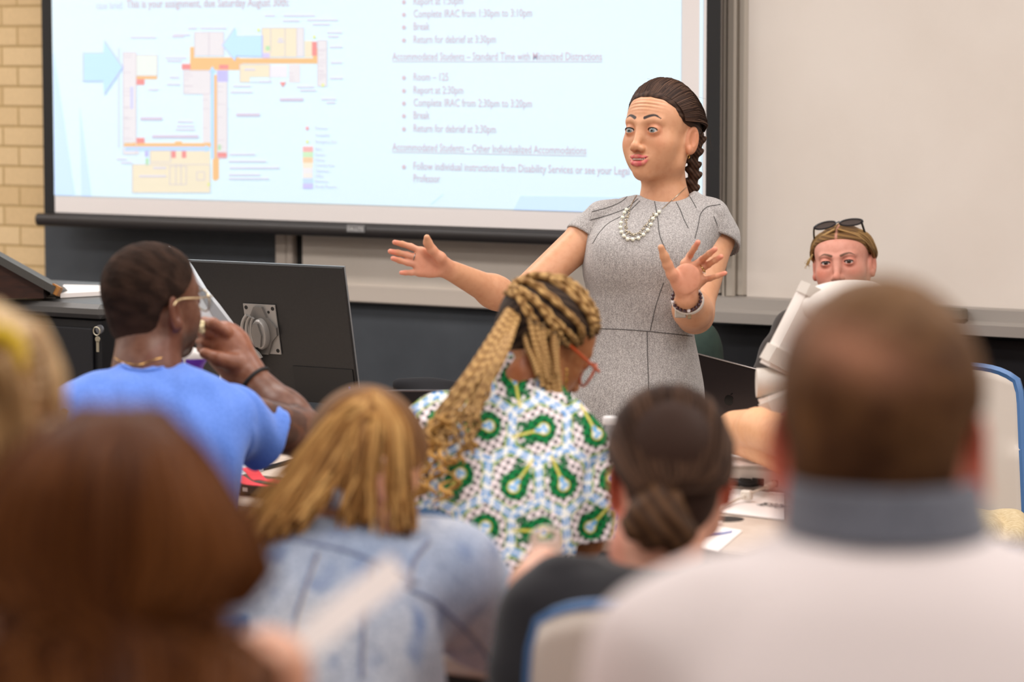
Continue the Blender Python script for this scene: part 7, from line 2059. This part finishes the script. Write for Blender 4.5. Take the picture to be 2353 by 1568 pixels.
def rim_(c, rx, ry, tilt):
    return [q3(c[0] + rx * math.cos(t) * math.cos(tilt) - ry * math.sin(t) * math.sin(tilt), c[1] + rx * math.cos(t) * math.sin(tilt) + ry * math.sin(t) * math.cos(tilt)) for t in np.linspace(0, 2 * math.pi, 30)]
sg.tube(rim_((1896, 518), 25, 7.5, -0.24), 0.0022, 6, cap=False).tube(rim_((1956, 511), 27, 7.5, -0.10), 0.0022, 6, cap=False)
sg.tube([q3(1919, 513), q3(1929, 509)], 0.0022, 6)
sg.tube(spline([q3(1871, 522), q3(1870, 536, DS_ - 0.02), q3(1872, 560, DS_ + 0.03)], 8), 0.0026, 6).tube(spline([q3(1979, 509), q3(1987, 535, DS_ - 0.02), q3(1996, 575, DS_ + 0.04)], 8), [0.0034] * 4 + [0.0030] * 4, 6)
sgo = sg.build('sunglasses', M_sg2, sun, smooth=True)
M_dl = mat('dark_lens', (92, 82, 78), 0.12, spec=0.6)
for c, rx, tl in (((1896, 518), 24, -0.24), ((1956, 511), 26, -0.10)):
    r = rim_(c, rx, 6.6, tl)[:-1]; mb = MB(); n = len(r); V = np.array(r + [p + FW * 0.0012 for p in r])
    mb.add(V, [tuple(range(n)), tuple(range(2 * n - 1, n - 1, -1))] + [(i, n + i, n + (i + 1) % n, (i + 1) % n) for i in range(n)]); mb.build('lens', M_dl, sgo)
MB().tube([P(1991 + 4 * math.cos(t), 637 + 4.5 * math.sin(t), DS_ + 0.0) for t in np.linspace(0, 2 * math.pi, 14)], 0.0022, 6, cap=False).build('earring', M_gold, sun, smooth=True)
MB().ball(P(2003, 603, DS_ - 0.0), 0.002, 8).build('ear_stud', M_silv, sun, smooth=True)
ST = Sdf()
ST.loft([l9(1888, 1996, 732, 8.34, 0.055), l9(1840, 2050, 765, 8.36, 0.085), l9(1826, 2062, 845, 8.40, 0.11), l9(1832, 2056, 950, 8.44, 0.12), l9(1832, 2056, 1060, 8.46, 0.13)], ZZ, RT, F0, n=2.3)
ST.chain([P(1852, 752, 8.35), P(1824, 758, 8.32), P(1788, 812, 8.28), P(1742, 900, 8.22)], [0.045, 0.052, 0.045, 0.040], k=0.03); ST.chain([P(2035, 780, 8.4), P(2075, 925, 8.36)], [0.055, 0.05], k=0.03)
v, q = ST.mesh(0.007, smooth=2)
mesh_np('dark_top', v, q, M_cloth('brown_black_knit', (62, 54, 50)), sun)

# ------------------------------------------------------------------ person hidden behind the white-shirted man, bare arm on the desk
hid = person('person mostly hidden behind the white-shirted man, bare bent arm on the desk', P(2020, 1100, 6.0))
IO = P(2078, 842, 6.05); IR = frame(15, -12, 0)
ih = head_sdf({'mouth': 0.0}); nbi = loc(P(2080, 985, 5.98), IO, IR)
ih.cone((0, 0.02, -0.045), nbi, 0.05, 0.055, k=0.03); ih.cone(nbi, nbi + (0, 0, -0.05), 0.055, 0.09, k=0.04)
v1_, q1_ = ih.mesh(0.005); v1_ = tf(v1_, IO, IR)
IA = Sdf()
IA.chain([P(1960, 1035, 6.0), P(1822, 1010, 6.1), P(1742, 985, 6.30), P(1690, 990, 6.46)], [0.05, 0.046, 0.042, 0.043], k=0.012)
IA.chain([P(1690, 998, 6.46), P(1745, 1024, 6.36), P(1815, 1066, 6.22)], [0.042, 0.036, 0.03], k=0.006)
IA.chain([P(1815, 1066, 6.22), P(1850, 1082, 6.18)], [0.03, 0.03], k=0.01)
IA.chain([P(2150, 1060, 5.95), P(2190, 1200, 5.9), P(2080, 1220, 6.15)], [0.05, 0.043, 0.03], k=0.02)
seat_legs(IA, P(2090, 1250, 5.75), 12)
v2_, q2_ = IA.mesh(0.004, smooth=8); floor_clip(v2_)
V, Q = join((v1_, q1_), (v2_, q2_))
mesh_np('body', V, Q, M_skin, hid, np.concatenate([flat((214, 160, 124), len(v1_)), flat((222, 168, 126), len(v2_))]))
IH = hair_shell(0.008, HL_F); hv_, hq_ = IH.mesh(0.006)
mesh_np('hair', tf(hv_, IO, IR), hq_, M_hair, hid, flat((70, 50, 38), len(hv_)))
IT = Sdf()
IT.loft([l9(2020, 2140, 985, 5.99, 0.055), l9(1965, 2190, 1020, 5.98, 0.085), l9(1955, 2215, 1100, 5.94, 0.11), l9(1960, 2215, 1250, 5.86, 0.12), l9(1960, 2215, 1380, 5.82, 0.13)], ZZ, RT, F0, n=2.3)
IT.chain([P(1975, 1035, 5.99), P(1920, 1030, 6.02), P(1852, 1008, 6.10), P(1826, 996, 6.16)], [0.05, 0.054, 0.052, 0.050], k=0.03); IT.chain([P(2140, 1050, 5.95), P(2178, 1150, 5.92)], [0.055, 0.05], k=0.03)
v, q = IT.mesh(0.007, smooth=2)
mesh_np('red_top', v, q, M_cloth('dusky_red', (168, 84, 78)), hid)
